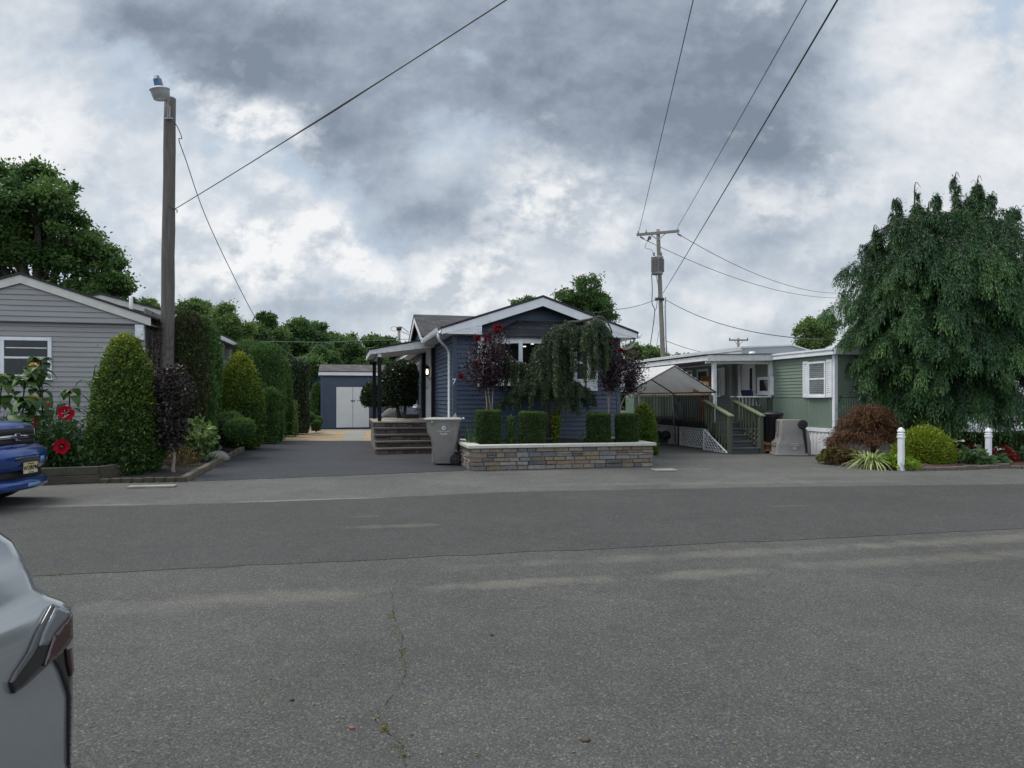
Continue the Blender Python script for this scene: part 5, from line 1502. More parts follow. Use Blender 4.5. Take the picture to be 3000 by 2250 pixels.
mb.build('fins', pm('transformer_fins', (.16, .15, .145), .5, .25, 6), tr)
for x in (-.17, .2):
    mb = MB(T(*tc_)); mb.lathe([(.04, hgt), (.06, hgt + .06), (.03, hgt + .09), (.055, hgt + .13), (.02, hgt + .22), (0, hgt + .24)], (x, -.02, 0), 8); mb.build('bushing', 'steel', tr)
mb = MB()
mb.tube(smooth([rel(1897, 707), rel(1890, 720), rel(1893, 727), rel(1908, 732), rel(1913, 745)]), .012, 5)
mb.tube(smooth([rel(1909, 803), rel(1911, 850), rel(1910, 885), rel(1915, 900), rel(1918, 912), rel(1914, 950), rel(1905, 1010), rel(1896, 1060)]), .022, 5)
mb.tube(smooth([rel(1922, 806), rel(1930, 850), rel(1926, 880), rel(1922, 905), rel(1918, 910)]), .016, 5)
mb.tube(smooth([rel(1931, 970), rel(1925, 1005), rel(1916, 1050)]), .012, 5)
mb.build('drop_wires', 'wire', t)
mb = MB(); mb.tube([rel(1950, 870), rel(1949, 915), rel(1951, 990), rel(1955, 1070)], .035, 8)
for py_ in (899, 989): mb.bar(rel(1938, py_), rel(1951, py_), .03, .03)
mb.build('conduit', 'galv', t)
mb = MB(); mb.bar(rel(1919, 875), rel(1945, 877), .07, .12); mb.lathe([(.07, -.07), (.08, 0), (.05, .08)], rel(1923, 877, 35.7), 8); mb.lathe([(.05, -.07), (.07, 0), (.05, .08)], rel(1943, 877, 35.7), 8); mb.build('clamp', 'wire', t)
def over(a, px, py, d, label, rad=.012, ext=2.0):
    b = Pt(px, py, d); e = a + (b - a) * ext
    o = a; mb = MB(T(*(-o)))
    mb.tube([a + (e - a) * (i / 30) - Vector((0, 0, .5 * (i / 30) * (1 - i / 30))) for i in range(31)], rad, 5)
    tag(mb.build('overhead_wire', 'wire', loc=o), label, 'cable')
over(Pt(1872, 676, 36), 2028, -5, 14.5, 'leftmost wire rising from the pole cross-arm to the top of the sky')
over(Pt(1984, 668, 36), 2356, -5, 14.5, 'wire rising from the right end of the pole cross-arm', .012)
over(Pt(1943, 858, 36), 2440, -5, 9.0, 'thick wire rising from below the transformer to the top of the sky', .014)
wire('drop_cable', [Pt(1922, 877, 35.8), Pt(1781, 908, 29), Pt(1690, 905, 25)], .014, 'cable running from the transformer pole left to the blue house roof', 'wire', .12)
wire('drop_cable', [Pt(1952, 879, 35.8), Pt(2420, 995, 22)], .016, 'cable sagging from the transformer pole right into the big weeping tree', 'wire', .45)
wire('distant_wire', [Pt(1998, 692, 36), Pt(2480, 858, 60)], .018, 'upper of two distant wires running right from the cross-arm', 'wire_grey', .9)
wire('distant_wire', [Pt(1889, 702, 36), Pt(2480, 872, 60)], .018, 'lower of two distant wires running right from the cross-arm', 'wire_grey', .9)
wire('distant_wire', [Pt(1950, 998, 36), Pt(2110, 1036, 60)], .018, 'low distant wire from the transformer pole over the white roof', 'wire_grey', .2)

def far_pole(x, d, ytop, label, arm, z0=0):
    t = thing('utility_pole', label, 'utility pole', (0, 0, 0)); b = Pt(x, ytop, d); t.location = (b.x, b.y, 0)
    mb = MB(); mb.tube([(0, 0, 0), (0, 0, b.z)], [.17, .13], 8); mb.build('pole', 'pole_far', t)
    if arm:
        mb = MB(); mb.bar((-arm / 2, -.1, b.z - .25), (arm / 2, -.1, b.z - .25), .12, .16); mb.bar((-arm * .22, -.1, b.z - .3), (0, -.1, b.z - .9), .04, .04); mb.bar((arm * .22, -.1, b.z - .3), (0, -.1, b.z - .9), .04, .04); mb.build('crossarm', 'pole_far', t)
        for x_ in (-arm * .47, arm * .47):
            mb = MB(); mb.lathe([(.03, -.2), (.07, -.05), (.05, .1), (0, .15)], (x_, -.1, b.z - .1), 8); mb.build('insulator', 'steel', t)
    return t
far_pole(2163, 75, 990, 'small distant pole with cross-arm above the green house roof', 2.1)
fp = far_pole(1169, 62, 957, 'short pale distant pole left of the blue house roof', 0)
mb = MB(); zt = Pt(1169, 957, 62).z
mb.tube([(.3 * math.cos(a * .5) - .45, 0, zt - .2 + .2 * math.sin(a * .5)) for a in range(14)], .02, 5); mb.bar((.2, 0, zt), (.9, -.1, zt - .55), .05, .05); mb.bar((.2, 0, zt - .45), (.95, -.1, zt - .75), .05, .05); mb.lathe([(.22, -.35), (.25, -.1), (.22, 0)], (0, 0, zt), 8)
mb.build('fittings', 'steel', fp)

# ------------------------------------------------------------------ bins
def recess_ring(z, x0, x1, hw, r=.05, n=4):
    pts = []
    for (cx, cy, a0) in ((x1 - r, hw - r, 0), (x0 + r, hw - r, 90), (x0 + r, -hw + r, 180), (x1 - r, -hw + r, 270)):
        for k_ in range(n + 1):
            a = R(a0 + 90 * k_ / n); pts.append((cx + r * math.cos(a), cy + r * math.sin(a), z))
    return pts
def bin_body(mb):
    S_ = [(.03, -.195, .20, .235), (.05, -.205, .21, .24), (.33, -.25, .27, .262), (.57, -.285, .315, .28), (.64, -.305, .325, .285), (.70, -.355, .335, .29), (.74, -.365, .34, .29), (.95, -.395, .385, .31), (.985, -.40, .39, .315)]
    mb.loft([recess_ring(z, a, b, h) for z, a, b, h in S_])
    mb.loft([recess_ring(z, a, b, h, .04) for z, a, b, h in ((.985, -.415, .405, .33), (1.015, -.418, .408, .333), (1.02, -.41, .40, .325))])
def bin_lid(mb):
    mb.loft([recess_ring(z, a, b, h, .06) for z, a, b, h in ((1.022, -.43, .42, .345), (1.035, -.44, .43, .35), (1.05, -.43, .42, .345), (1.068, -.36, .38, .30), (1.074, -.2, .3, .22))])
    mb.tube([(.44, -.30, 1.035), (.46, -.30, 1.05), (.46, .30, 1.05), (.44, .30, 1.035)], .022, 8)
    mb.tube([(-.435, -.12, 1.055), (-.465, -.12, 1.04), (-.465, .12, 1.04), (-.435, .12, 1.055)], .014, 6)
def bin_wheels(root):
    for y in (-.275, .275):
        w = MB(); w.tube([(.27, y - .03, .128), (.27, y + .03, .128)], .128, 24); wo_ = w.build('wheel', 'rubber', root, bevel=.012)
        w = MB()
        for k_ in range(8):
            a = k_ * math.pi / 4; w.bar((.27 + .02 * math.cos(a), y - .036, .128 + .02 * math.sin(a)), (.27 + .10 * math.cos(a), y - .036, .128 + .10 * math.sin(a)), .022, .014, up=(0, 1, 0))
        w.tube([(.27, y - .045, .128), (.27, y - .03, .128)], .028, 10); w.build('rim', pm('wheel_rim', (.03, .03, .032), .5), wo_)
    w = MB(); w.tube([(.27, -.3, .128), (.27, .3, .128)], .012, 8); w.build('axle', 'steel', root)
def bin_extras(mb):
    for x in (-.28, -.2, .18, .28): mb.box(x, x + .012, -.33, -.30, .90, .984)
    for y in (-.2, .08): mb.box(-.27, -.2, y, y + .09, .06, .6)
bp_ = Gd(1293, 1363)
Bn = thing('wheelie_bin', 'grey wheeled bin with pale lid and white print between steps and planter', 'bin', (bp_.x + .03, bp_.y + .22, 0.008), R(6))
mb = MB(); bin_body(mb); bin_extras(mb); mb.build('body', 'bin', Bn, bevel=.004)
mb = MB(); bin_lid(mb); mb.build('lid', 'bin_lid', Bn)
bin_wheels(Bn)
mb = MB(); mb.tube([(-.27, -.345, 1.0), (-.265, -.35, .955), (-.25, -.35, .945), (-.245, -.345, .99)], .008, 6); mb.build('tag', pm('yellow_tag', (.5, .48, .12), .5), Bn)
def emblem(parent, m, c, r_):
    mb = MB(m)
    def disc(cx, cz, r, y):
        mb.add([(cx + r * math.cos(k_ * .2618), y, cz + r * math.sin(k_ * .2618)) for k_ in range(24)], [tuple(range(24))])
    for k_ in range(3):
        a = R(90 + 120 * k_); ri = r_ * .62; vs = []
        for s_ in range(11):
            b = a + R(-62 + 112 * s_ / 10); w_ = (.38 + .1 * s_ / 10) * r_
            vs += [(c[0] + (ri - w_ / 2) * math.cos(b), c[1], c[2] + (ri - w_ / 2) * math.sin(b)), (c[0] + (ri + w_ / 2) * math.cos(b), c[1], c[2] + (ri + w_ / 2) * math.sin(b))]
        mb.add(vs, [(2 * s_, 2 * s_ + 2, 2 * s_ + 3, 2 * s_ + 1) for s_ in range(10)])
    mb.add([(c[0] - .22 * r_, c[1], c[2] - .25 * r_), (c[0] + .28 * r_, c[1], c[2]), (c[0] - .22 * r_, c[1], c[2] + .25 * r_)], [(0, 1, 2)])
    return mb.build('emblem', 'print', parent)
tilt = Matrix.Rotation(R(-4.2), 4, 'X')
PM = T(.0, -.305, .83) @ tilt
emblem(Bn, PM, (.0, -.006, .015), .058)
text_obj('lettering', 'SUBURBAN DISPOSAL', .030, PM @ T(0, -.003, -.065) @ FACE, 'print', Bn, .001, True)
text_obj('lettering', 'Roselle', .058, PM @ T(0, .0, -.115) @ FACE, 'print', Bn, .001, True)
mb = MB(PM); mb.box(-.07, .07, -.002, .0, -.148, -.142); mb.build('underline', 'print', Bn)

# upturned recycling bin by the green house
ub = Pt(2335, 1337, 17.95)
Ub = thing('upturned_bin', 'grey recycling bin standing upside down on its lid rim before the green wall', 'bin', (ub.x - .05, ub.y + .30, 0), R(-8))
FL = T(0, 0, .985) @ Matrix.Rotation(R(180), 4, 'X')
mb = MB(FL); S_ = [(.03, -.30, .22, .25), (.05, -.31, .23, .255), (.40, -.33, .26, .27), (.55, -.345, .28, .28), (.63, -.40, .29, .30), (.72, -.425, .30, .31), (.92, -.435, .315, .32), (.93, -.44, .32, .325)]
mb.loft([recess_ring(z, a, b, h) for z, a, b, h in S_]); mb.loft([recess_ring(z, a, b, h, .04) for z, a, b, h in ((.93, -.47, .36, .36), (.975, -.475, .365, .365), (.98, -.46, .35, .35))]); mb.build('body', 'bin', Ub, bevel=.006)
mb = MB(); mb.box(-.372, -.335, -.08, .02, .52, .60); mb.box(-.352, -.315, -.12, -.105, .62, .93); mb.box(-.352, -.315, .10, .115, .62, .93); mb.bar((-.43, -.2, .30), (-.43, .2, .30), .03, .12); mb.build('front_ribs', 'bin', Ub, bevel=.008)
for y in (-.27, .27):
    w = MB(); w.tube([(.24, y - .03, .83), (.24, y + .03, .83)], .122, 24); wo_ = w.build('wheel', 'rubber', Ub, bevel=.012)
    w = MB()
    for k_ in range(8):
        a = k_ * math.pi / 4; w.bar((.24 + .02 * math.cos(a), y - .036, .83 + .02 * math.sin(a)), (.24 + .095 * math.cos(a), y - .036, .83 + .095 * math.sin(a)), .022, .014, up=(0, 1, 0))
    w.build('rim', pm('wheel_rim', (.03, .03, .032), .5), wo_)
mb = MB(); mb.loft([recess_ring_ for recess_ring_ in [[(x, y, z) for (z, x, y) in [(.06, .37, -.3), (.06, .45, -.3), (.06, .45, .3), (.06, .37, .3)]], [(.36, -.3, .35), (.44, -.3, .35), (.44, .3, .35), (.36, .3, .35)], [(.33, -.27, .66), (.385, -.27, .66), (.385, .27, .66), (.33, .27, .66)], [(.31, -.22, .72), (.34, -.22, .72), (.34, .22, .72), (.31, .22, .72)]]]); mb.build('lid', 'bin', Ub, bevel=.02)
UM = T(.02, -.338, .28) @ Matrix.Rotation(R(4), 4, 'X') @ Matrix.Rotation(R(180), 4, 'Y')
emblem(Ub, UM, (.0, -.006, .07), .05); text_obj('lettering', 'SUBURBAN DISPOSAL', .026, T(.02, -.346, .28) @ Matrix.Rotation(R(4), 4, 'X') @ Matrix.Rotation(R(180), 4, 'Y') @ FACE, 'print', Ub, .001, True); text_obj('lettering', 'RECYCLE', .042, T(.02, -.346, .325) @ Matrix.Rotation(R(4), 4, 'X') @ Matrix.Rotation(R(180), 4, 'Y') @ FACE, 'print', Ub, .001, True)
kb = Pt(2262, 1300, 19.0)
t = thing('trash_can', 'black trash can with domed lid between the stairs and the grey bin', 'bin', (kb.x, kb.y, .30), 0)
mb = MB(); mb.lathe([(.215, 0), (.225, .03), (.27, .70), (.285, .71), (.285, .75)], n=24)
for k_ in range(10):
    a = k_ * .628; mb.bar((.222 * math.cos(a), .222 * math.sin(a), .05), (.268 * math.cos(a), .268 * math.sin(a), .66), .03, .02)
mb.build('body', 'bin_black', t)
mb = MB(); mb.lathe([(.30, .74), (.305, .79), (.28, .82), (.12, .85), (0, .855)], n=24); mb.build('lid', 'bin_black', t)
t = thing('wooden_crate', 'low brown wooden crate under the black trash can', 'crate', (kb.x, kb.y, 0), R(8))
for z in (.07, .15, .23):
    mb = MB(); mb.box(-.32, .32, -.27, .27, z, z + .065); mb.build('slat_layer', 'orange_wood' if z != .15 else 'bark', t, bevel=.004)
for (x, y) in ((-.25, -.2), (.25, -.2), (-.25, .2), (.25, .2)):
    mb = MB(); mb.tube([(x, y - .02, .045), (x, y + .02, .045)], .045, 12); mb.build('caster', 'rubber', t)

# ------------------------------------------------------------------ blue car nose at the left edge
BF = Frame(-6.86, 9.66, 5.0)
BC = thing('blue_car', 'blue SUV nose with chrome grille bar and yellow plate at the raised bed', 'car', BF.o, R(5))
PRF = [(-.40, .23), (-.03, .235), (.005, .26), (.005, .34), (-.05, .375), (-.10, .40), (-.10, .50), (-.04, .53), (.0, .60), (.005, .70), (-.02, .775), (-.13, .83), (-.16, .845), (-.17, .86), (-.20, 1.12), (-.22, 1.15), (-.30, 1.185), (-.60, 1.225), (-1.0, 1.26), (-1.40, 1.28), (-1.7, 1.52), (-2.1, 1.74), (-2.5, 1.78), (-3.6, 1.78), (-4.4, 1.74), (-4.75, 1.2), (-4.8, .5), (-4.6, .3)]
def cback(y): return .30 * (abs(y) / .93) ** 2.6
def czmax(y):
    a = abs(y)
    return 9 if a < .68 else (1.78 - (a - .68) * 1.2 if a < .74 else (1.24 if a < .86 else (1.19 if a < .9 else 1.04)))
ys = [-.945, -.92, -.88, -.80, -.735, -.68, -.45, -.2, 0, .2, .45, .68, .735, .80, .88, .92, .945]
rings = []
for y in ys:
    r_ = []
    for (x, z) in PRF:
        xx = x - cback(y) if x > -1.2 else x
        if abs(y) > .93: xx = xx - .06 if x > -1 else xx + .05
        r_.append((xx, y, min(z, czmax(y)) - (.05 * (abs(y) / .95) ** 2 if .9 < z < 1.3 else 0)))
    rings.append(r_)
mb = MB(); mb.loft(rings); mb.build('body', 'car_blue', BC)
def fsurf(y, z):
    for (x0, z0), (x1, z1) in zip(PRF, PRF[1:]):
        if z0 <= z <= z1 and z1 > z0 and x0 > -.5: return x0 + (x1 - x0) * (z - z0) / (z1 - z0) - cback(y)
    return -.2 - cback(y)
def fstrip(name, mat, y0, y1, z0, z1, proud=.006, n=14, parent=None, skew=0.0):
    mb = MB(); vs = []
    for i in range(n + 1):
        y = y0 + (y1 - y0) * i / n; dz_ = -.05 * (abs(y) / .95) ** 2 + skew * i / n
        for z in (z0, (z0 + z1) / 2, z1): vs.append((fsurf(y, z) + proud, y, z + (dz_ if z > .8 else 0)))
    mb.add(vs, [(3 * i + j, 3 * i + 3 + j, 3 * i + 4 + j, 3 * i + 1 + j) for i in range(n) for j in (0, 1)], True); o = mb.build(name, mat, parent or BC)
    so = o.modifiers.new('thick', 'SOLIDIFY'); so.thickness = .012; so.offset = -1
    return o
fstrip('upper_grille', 'mesh_black', -.62, .62, 1.0, 1.10); fstrip('lower_grille', 'mesh_black', -.56, .56, .872, .95)
gb = fstrip('grille_bar', 'chrome', -.72, .72, .955, 1.005, .022)
xb_ = fsurf(0, .98) + .03
mb = MB(); mb.M = T(xb_, 0, .975) @ RZ(90)
mb.prism([(-.115, -.018), (-.035, -.018), (-.045, -.052), (.055, -.052), (.045, -.018), (.125, -.018), (.115, .018), (.035, .018), (.045, .052), (-.055, .052), (-.045, .018), (-.125, .018)], -.02, .01); mb.build('emblem', 'chrome', gb, bevel=.004)
for s_ in (-1, 1):
    a, b = sorted((s_ * .66, s_ * .90))
    fstrip('headlight', glass_dark('headlight_lens', (.20, .21, .22), .05), a, b, .955, 1.10, .008)
    fstrip('fog_lamp', 'black_gloss', *sorted((s_ * .62, s_ * .80)), .54, .64, .004)
fstrip('lower_opening', 'mesh_black', -.62, .62, .395, .50, .010); fstrip('bumper_slot', 'black_gloss', -.28, .28, .655, .70, .004)
fstrip('chipped_patch', 'chipped', .30, .42, .60, .68, .004, 4); fstrip('chipped_patch', 'chipped', -.02, .28, .27, .32, .004, 6)
pl = MB(T(.022, 0, .545) @ RZ(90)); pl.box(-.153, .153, -.006, .006, -.077, .077)
m, k, out = newmat('yellow_plate'); co = k.n('ShaderNodeTexCoord').outputs['Object']; sx = k.n('ShaderNodeSeparateXYZ'); k.put(sx.inputs[0], co)
principled(k, out, Base_Color=k.ramp(k.m('MULTIPLY_ADD', sx.outputs[2], 6.0, -2.8), [(0.1, (.60, .57, .43)), (.9, (.56, .44, .12))]), Roughness=.45)
pl = pl.build('number_plate', m, BC)
def ptxt(b, s_, dz_, bold=True): return text_obj('lettering', b, s_, T(.030, 0, .545 + dz_) @ RZ(90) @ FACE, 'bin_black', pl, .0008, bold)
o = ptxt('W20', .088, -.004); o.data.transform(T(0, -.075, 0)); o = ptxt('RPM', .088, -.004); o.data.transform(T(0, .075, 0)); ptxt('New Jersey', .028, .058); ptxt('Garden State', .022, -.062)
for (x, y) in ((-.95, -.85), (-.95, .85), (-3.85, -.85), (-3.85, .85)):
    w = MB(); w.tube([(x, y - .11, .37), (x, y + .11, .37)], .37, 28); wo_ = w.build('wheel', 'rubber', BC, bevel=.02)
    w = MB(); w.tube([(x, y - .115, .37), (x, y + .115, .37)], .23, 20); w.build('rim', 'galv', wo_, bevel=.01)
mb = MB(); mb.add([(-1.46, -.62, 1.325), (-1.46, .62, 1.325), (-2.02, .56, 1.715), (-2.02, -.56, 1.715)], [(0, 1, 2, 3)]); o = mb.build('windscreen', 'glass', BC); so = o.modifiers.new('thick', 'SOLIDIFY'); so.thickness = .03; so.offset = 0

# ------------------------------------------------------------------ silver car tail, lower left: parked beside the viewer, tail pointing up the picture
SC = thing('silver_car', 'silver SUV tail with dark red wraparound lamp at the lower left corner', 'car', (-1.95, -.7, 0), 0)
o_ = Vector((-1.95, -.7, 0)); SM = T(*(-o_))
# height, side distance, tail end, corner radius
SEC = [(.20, 1.16, 1.50, .12), (.25, 1.11, 1.62, .12), (.45, 1.075, 1.68, .12), (.66, 1.060, 1.705, .11), (.90, 1.055, 1.71, .10), (.98, 1.056, 1.705, .09), (1.025, 1.060, 1.695, .08), (1.045, 1.068, 1.665, .08), (1.065, 1.078, 1.635, .08), (1.095, 1.092, 1.615, .08), (1.13, 1.10, 1.61, .08), (1.20, 1.135, 1.60, .08), (1.32, 1.20, 1.50, .10), (1.50, 1.29, 1.30, .14), (1.61, 1.40, 1.10, .16), (1.66, 1.60, .90, .18)]
def fronta(z): return -3.0 if z < .95 else (-3.0 + (z - .95) * 6 if z < 1.1 else -2.1 + (z - 1.1) * 2.2)
rings = []
for (z, b_, a_, r_) in SEC:
    bf = 2.86 - (b_ - 1.055); fa = fronta(z); pts = [(-(b_ + .25), fa), (-b_, fa + .3)]
    for i in range(1, 8): pts.append((-(b_ - .02 * math.sin(math.pi * i / 8)), fa + .3 + (a_ - r_ - fa - .3) * i / 8))
    for k_ in range(7):
        q = R(90 * k_ / 6); pts.append((-(b_ + r_ - r_ * math.cos(q)), a_ - r_ + r_ * math.sin(q)))
    for k_ in range(7):
        q = R(90 * k_ / 6); pts.append((-(bf - r_ + r_ * math.sin(q)), a_ - r_ + r_ * math.cos(q)))
    pts += [(-bf, fa + .3), (-(bf - .25), fa)]
    rings.append([(x, y, z) for x, y in pts])
mb = MB(SM); mb.loft(rings); mb.build('body', 'car_silver', SC)
def side_b(a, z):
    z = min(max(z, .21), 1.65)
    for p, q in zip(SEC, SEC[1:]):
        if p[0] <= z <= q[0]:
            t_ = (z - p[0]) / (q[0] - p[0]); b_, e_, r_ = (p[i] + (q[i] - p[i]) * t_ for i in (1, 2, 3))
            q_ = a - (e_ - r_)
            if q_ <= 0: return b_
            return b_ + r_ - math.sqrt(max(0, r_ * r_ - min(q_, r_) ** 2)) + max(0, q_ - r_) * 4
def on_side(px, py):
    kx, kz = (px - 1500) / FPX, (HZ - py) / FPX
    best = None
    for i in range(200):
        a = 1.0 + .75 * i / 199; f_ = kx * a + side_b(a, CAMH + kz * a)
        if f_ < 0:
            lo, hi = a - .75 / 199, a
            for _ in range(20):
                md = (lo + hi) / 2
                if kx * md + side_b(md, CAMH + kz * md) < 0: hi = md
                else: lo = md
            best = (0, lo); break
        if best is None or f_ < best[0]: best = (f_, a)
    a = best[1]
    return Vector((kx * a, a, CAMH + kz * a))
def patch(name, mat, poly, proud, thick=.012, sub=8):
    """panel lying on the curved tail, standing proud of it"""
    P_ = []
    for a, b in zip(poly, poly[1:] + poly[:1]):
        for j in range(sub): P_.append((a[0] + (b[0] - a[0]) * j / sub, a[1] + (b[1] - a[1]) * j / sub))
    bm = bmesh.new(); vs = [bm.verts.new((p[0], p[1], 0)) for p in P_]; fc = bm.faces.new(vs)
    if fc.normal.z > 0: fc.normal_flip()
    bmesh.ops.triangulate(bm, faces=[fc])
    for _ in range(2):
        bmesh.ops.subdivide_edges(bm, edges=[e for e in bm.edges if e.calc_length() > 28], cuts=1); bmesh.ops.triangulate(bm, faces=bm.faces)
    for v in bm.verts:
        p = on_side(v.co.x / 2.212, 1500 + v.co.y / 2.212); v.co = p + Vector((proud, proud * .15, 0)) - o_
    me = bpy.data.meshes.new(name); bm.to_mesh(me); bm.free(); me.materials.append(M[mat] if isinstance(mat, str) else mat)
    me.polygons.foreach_set('use_smooth', [True] * len(me.polygons))
    o = bpy.data.objects.new(name, me); COL.objects.link(o); o.parent = SC
    so = o.modifiers.new('thick', 'SOLIDIFY'); so.thickness = thick; so.offset = 0
    return o
tl = patch('tail_lamp', 'black_gloss', [(308, 604), (424, 640), (432, 700), (428, 820), (400, 872), (325, 948), (140, 1118), (55, 1178), (38, 1105), (72, 1038), (160, 908), (205, 800), (262, 690)], .006, .012)
for o in (patch('red_lens', 'lamp_red', [(420, 668), (424, 818), (398, 862), (320, 938), (240, 1000), (262, 930), (300, 800)], .014, .006), patch('clear_lens', glass_dark('smoked_clear_lens', (.10, .105, .115), .05), [(312, 622), (414, 650), (416, 662), (300, 790), (262, 862), (205, 872), (232, 790), (275, 700)], .014, .006)):
    o.parent = tl
patch('tailgate_edge', 'black_gloss', [(330, 950), (400, 878), (432, 940), (452, 1045), (456, 1200), (447, 1690), (432, 1690), (432, 1200), (404, 1110), (378, 1035)], .003, .006)
patch('red_reflection', 'lamp_red', [(402, 884), (436, 884), (450, 1030), (432, 1066), (415, 990)], .008, .006)  # red reflection painted as a thin patch on the tailgate edge
for (x, y) in ((-1.16, .55), (-1.16, -2.1), (-2.72, .55), (-2.72, -2.1)):
    w = MB(SM); w.tube([(x - .12, y, .34), (x + .11, y, .34)], .34, 28); wo_ = w.build('wheel', 'rubber', SC, bevel=.02)
    w = MB(SM); w.tube([(x + .112, y, .34), (x + .118, y, .34)], .23, 20); w.build('rim', 'galv', wo_)
mb = MB(SM); vs = []
for z in (1.15, 1.25, 1.35, 1.48):
    for y in (-1.7, -.8, .2, 1.05): vs.append((-side_b(0, z) + .004, y + (z - 1.15) * (.9 if y < -1.5 else -.5 if y > 1 else 0), z))
mb.add(vs, [(4 * j + i, 4 * j + i + 1, 4 * j + i + 5, 4 * j + i + 4) for j in range(3) for i in range(3)], True); o = mb.build('side_window', 'glass', SC); so = o.modifiers.new('thick', 'SOLIDIFY'); so.thickness = .02; so.offset = 0
# ------------------------------------------------------------------ planting
def prof_scale(p, r, h): return [(a * r, b * h) for a, b in p]
P_YEW = [(.75, 0), (.95, .06), (1.0, .16), (.97, .30), (.86, .52), (.70, .72), (.52, .88), (.36, .965), (.18, .995), (0, 1)]
P_DOME = [(.72, 0), (.95, .10), (1, .26), (.96, .45), (.83, .64), (.62, .82), (.36, .94), (.15, .99), (0, 1)]
P_COL = [(.8, 0), (.95, .08), (1, .3), (1, .6), (.95, .8), (.82, .92), (.5, .985), (0, 1)]
P_CONE = [(.6, 0), (.95, .10), (1, .25), (.92, .5), (.72, .75), (.45, .9), (.2, .97), (0, 1)]
P_BOX = [(.90, 0), (.98, .06), (1, .5), (1, .90), (.96, .965), (.86, 1.0), (.4, 1.005), (0, 1.005)]
P_CUSH = [(.55, 0), (.85, .12), (1, .42), (.95, .68), (.72, .88), (.4, .98), (0, 1)]
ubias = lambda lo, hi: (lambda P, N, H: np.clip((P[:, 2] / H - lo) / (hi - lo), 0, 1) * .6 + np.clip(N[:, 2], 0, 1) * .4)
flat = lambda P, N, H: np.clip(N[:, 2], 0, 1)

def at(px, py, d=None):
    p = Gd(px, py) if d is None else Pt(px, py, d)
    return (p.x, p.y, 0.0 if d is None else p.z)

# left bed --------------------------------------------------------
b = at(368, 1394)
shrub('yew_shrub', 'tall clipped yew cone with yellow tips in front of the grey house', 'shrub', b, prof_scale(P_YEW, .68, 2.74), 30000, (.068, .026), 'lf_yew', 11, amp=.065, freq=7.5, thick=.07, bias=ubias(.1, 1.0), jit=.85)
shrub('plum_shrub', 'dark plum leaved shrub on a pale thin trunk before the utility pole', 'shrub', at(502, 1392), [(.10, .50), (.30, .62), (.40, .95), (.43, 1.4), (.40, 1.75), (.30, 2.02), (.14, 2.16), (0, 2.2)], 3600, (.085, .042), 'lf_plum', 12, amp=.11, thick=.15, corescale=.45, jit=1.0, coremat='bark')
mb = MB(); mb.tube([(.06, 0, -.02), (.03, 0, .12), (.05, .02, .35), (.0, .02, .62), (-.02, 0, 1.2)], [.05, .036, .032, .03, .02], 8)
for ps in ((.0, .02, .55), ): mb.tube([ps, (.12, 0, .8), (.16, .02, 1.2)], [.02, .015, .008], 6)
mb.build('stem', 'bark_pale', bpy.data.objects['plum_shrub'])
# bare dead arborvitae
rng = np.random.default_rng(5)
t = thing('dead_arborvitae', 'dead brown bare arborvitae between the grey house corner and the utility pole', 'shrub', Pt(452, 1352, 16.2) * 1.0 - Vector((0, 0, Pt(452, 1352, 16.2).z)))
mb = MB(); P_, D_ = [], []
for i in range(70):
    z0 = .1 + 3.2 * rng.random() ** .8; a = rng.random() * 6.283; r_ = (.10 + .26 * min(1, z0 / 2.2)) * (1 if z0 < 2.9 else .6)
    p0 = Vector((.05 * math.cos(a), .05 * math.sin(a), max(0, z0 - .5))); p1 = Vector((r_ * math.cos(a), r_ * math.sin(a), z0 + .15)); pm_ = p0.lerp(p1, .5) + Vector((.04 * math.cos(a), .04 * math.sin(a), -.06))
    mb.tube([p0, pm_, p1], [.012, .008, .003], 4, caps=False)
    if z0 > 1.5:
        for j in range(45):
            q = p0.lerp(p1, .4 + .7 * rng.random()); P_.append((q.x + rng.normal() * .05, q.y + rng.normal() * .05, q.z + rng.normal() * .08)); D_.append((math.cos(a) * .5, math.sin(a) * .5, .8))
for a in range(3): mb.tube([(0, 0, -.05), (.04 * math.cos(a * 2), .04 * math.sin(a * 2), 1.6), (.06 * math.cos(a * 2.1), .06 * math.sin(a * 2.1), 3.2)], [.035, .022, .008], 6)
mb.build('branches', 'twig', t)
leaf_mesh('foliage', np.array(P_), np.array(D_) + rng.normal(size=(len(P_), 3)) * .5, .075, .018, 'lf_dead', t, rng)

def arb(px, d, hw, ytop, label, mat='lf_arb', seed=1, prof=P_COL, n=16000, ybase=None, bias=None, sy=1.0, name='arborvitae', leaf=(.085, .030), group='clipped evergreens along the drive', amp=.05, lean=None, up=1.0, jit=.55, thick=.05, corescale=.86):
    zt = CAMH + (HZ - ytop) / FPX * d; p = Pt(px, HZ, d)
    return shrub(name, label, 'shrub', (p.x, p.y, .05), prof_scale(prof, hw * d / FPX, zt - .05), n, leaf, mat, seed, group=group, amp=amp, freq=6, thick=thick, up=up, out=.7, jit=jit, bias=bias, scale=(1, sy, 1), lean=lean, corescale=corescale)
arb(553, 16.9, 48, 912, 'tall browned arborvitae right behind the utility pole', 'lf_arbbrown', 21, n=28000, sy=1.1)
arb(598, 17.5, 33, 926, 'tall green arborvitae behind the browned one', seed=22, n=18000)
arb(622, 18.7, 24, 948, 'slim dark arborvitae third in the tall screen', seed=23, n=12000)
arb(640, 19.6, 14, 985, 'narrow low arborvitae spire at the end of the tall screen', seed=24, n=6000, prof=P_CONE)
arb(704, 20.2, 72, 1034, 'big gold tipped yew dome beyond the tall screen', 'lf_yewgold', 25, P_DOME, 30000, bias=ubias(.25, 1.1), name='yew_dome', leaf=(.065, .028), amp=.06, up=.4, jit=.8)
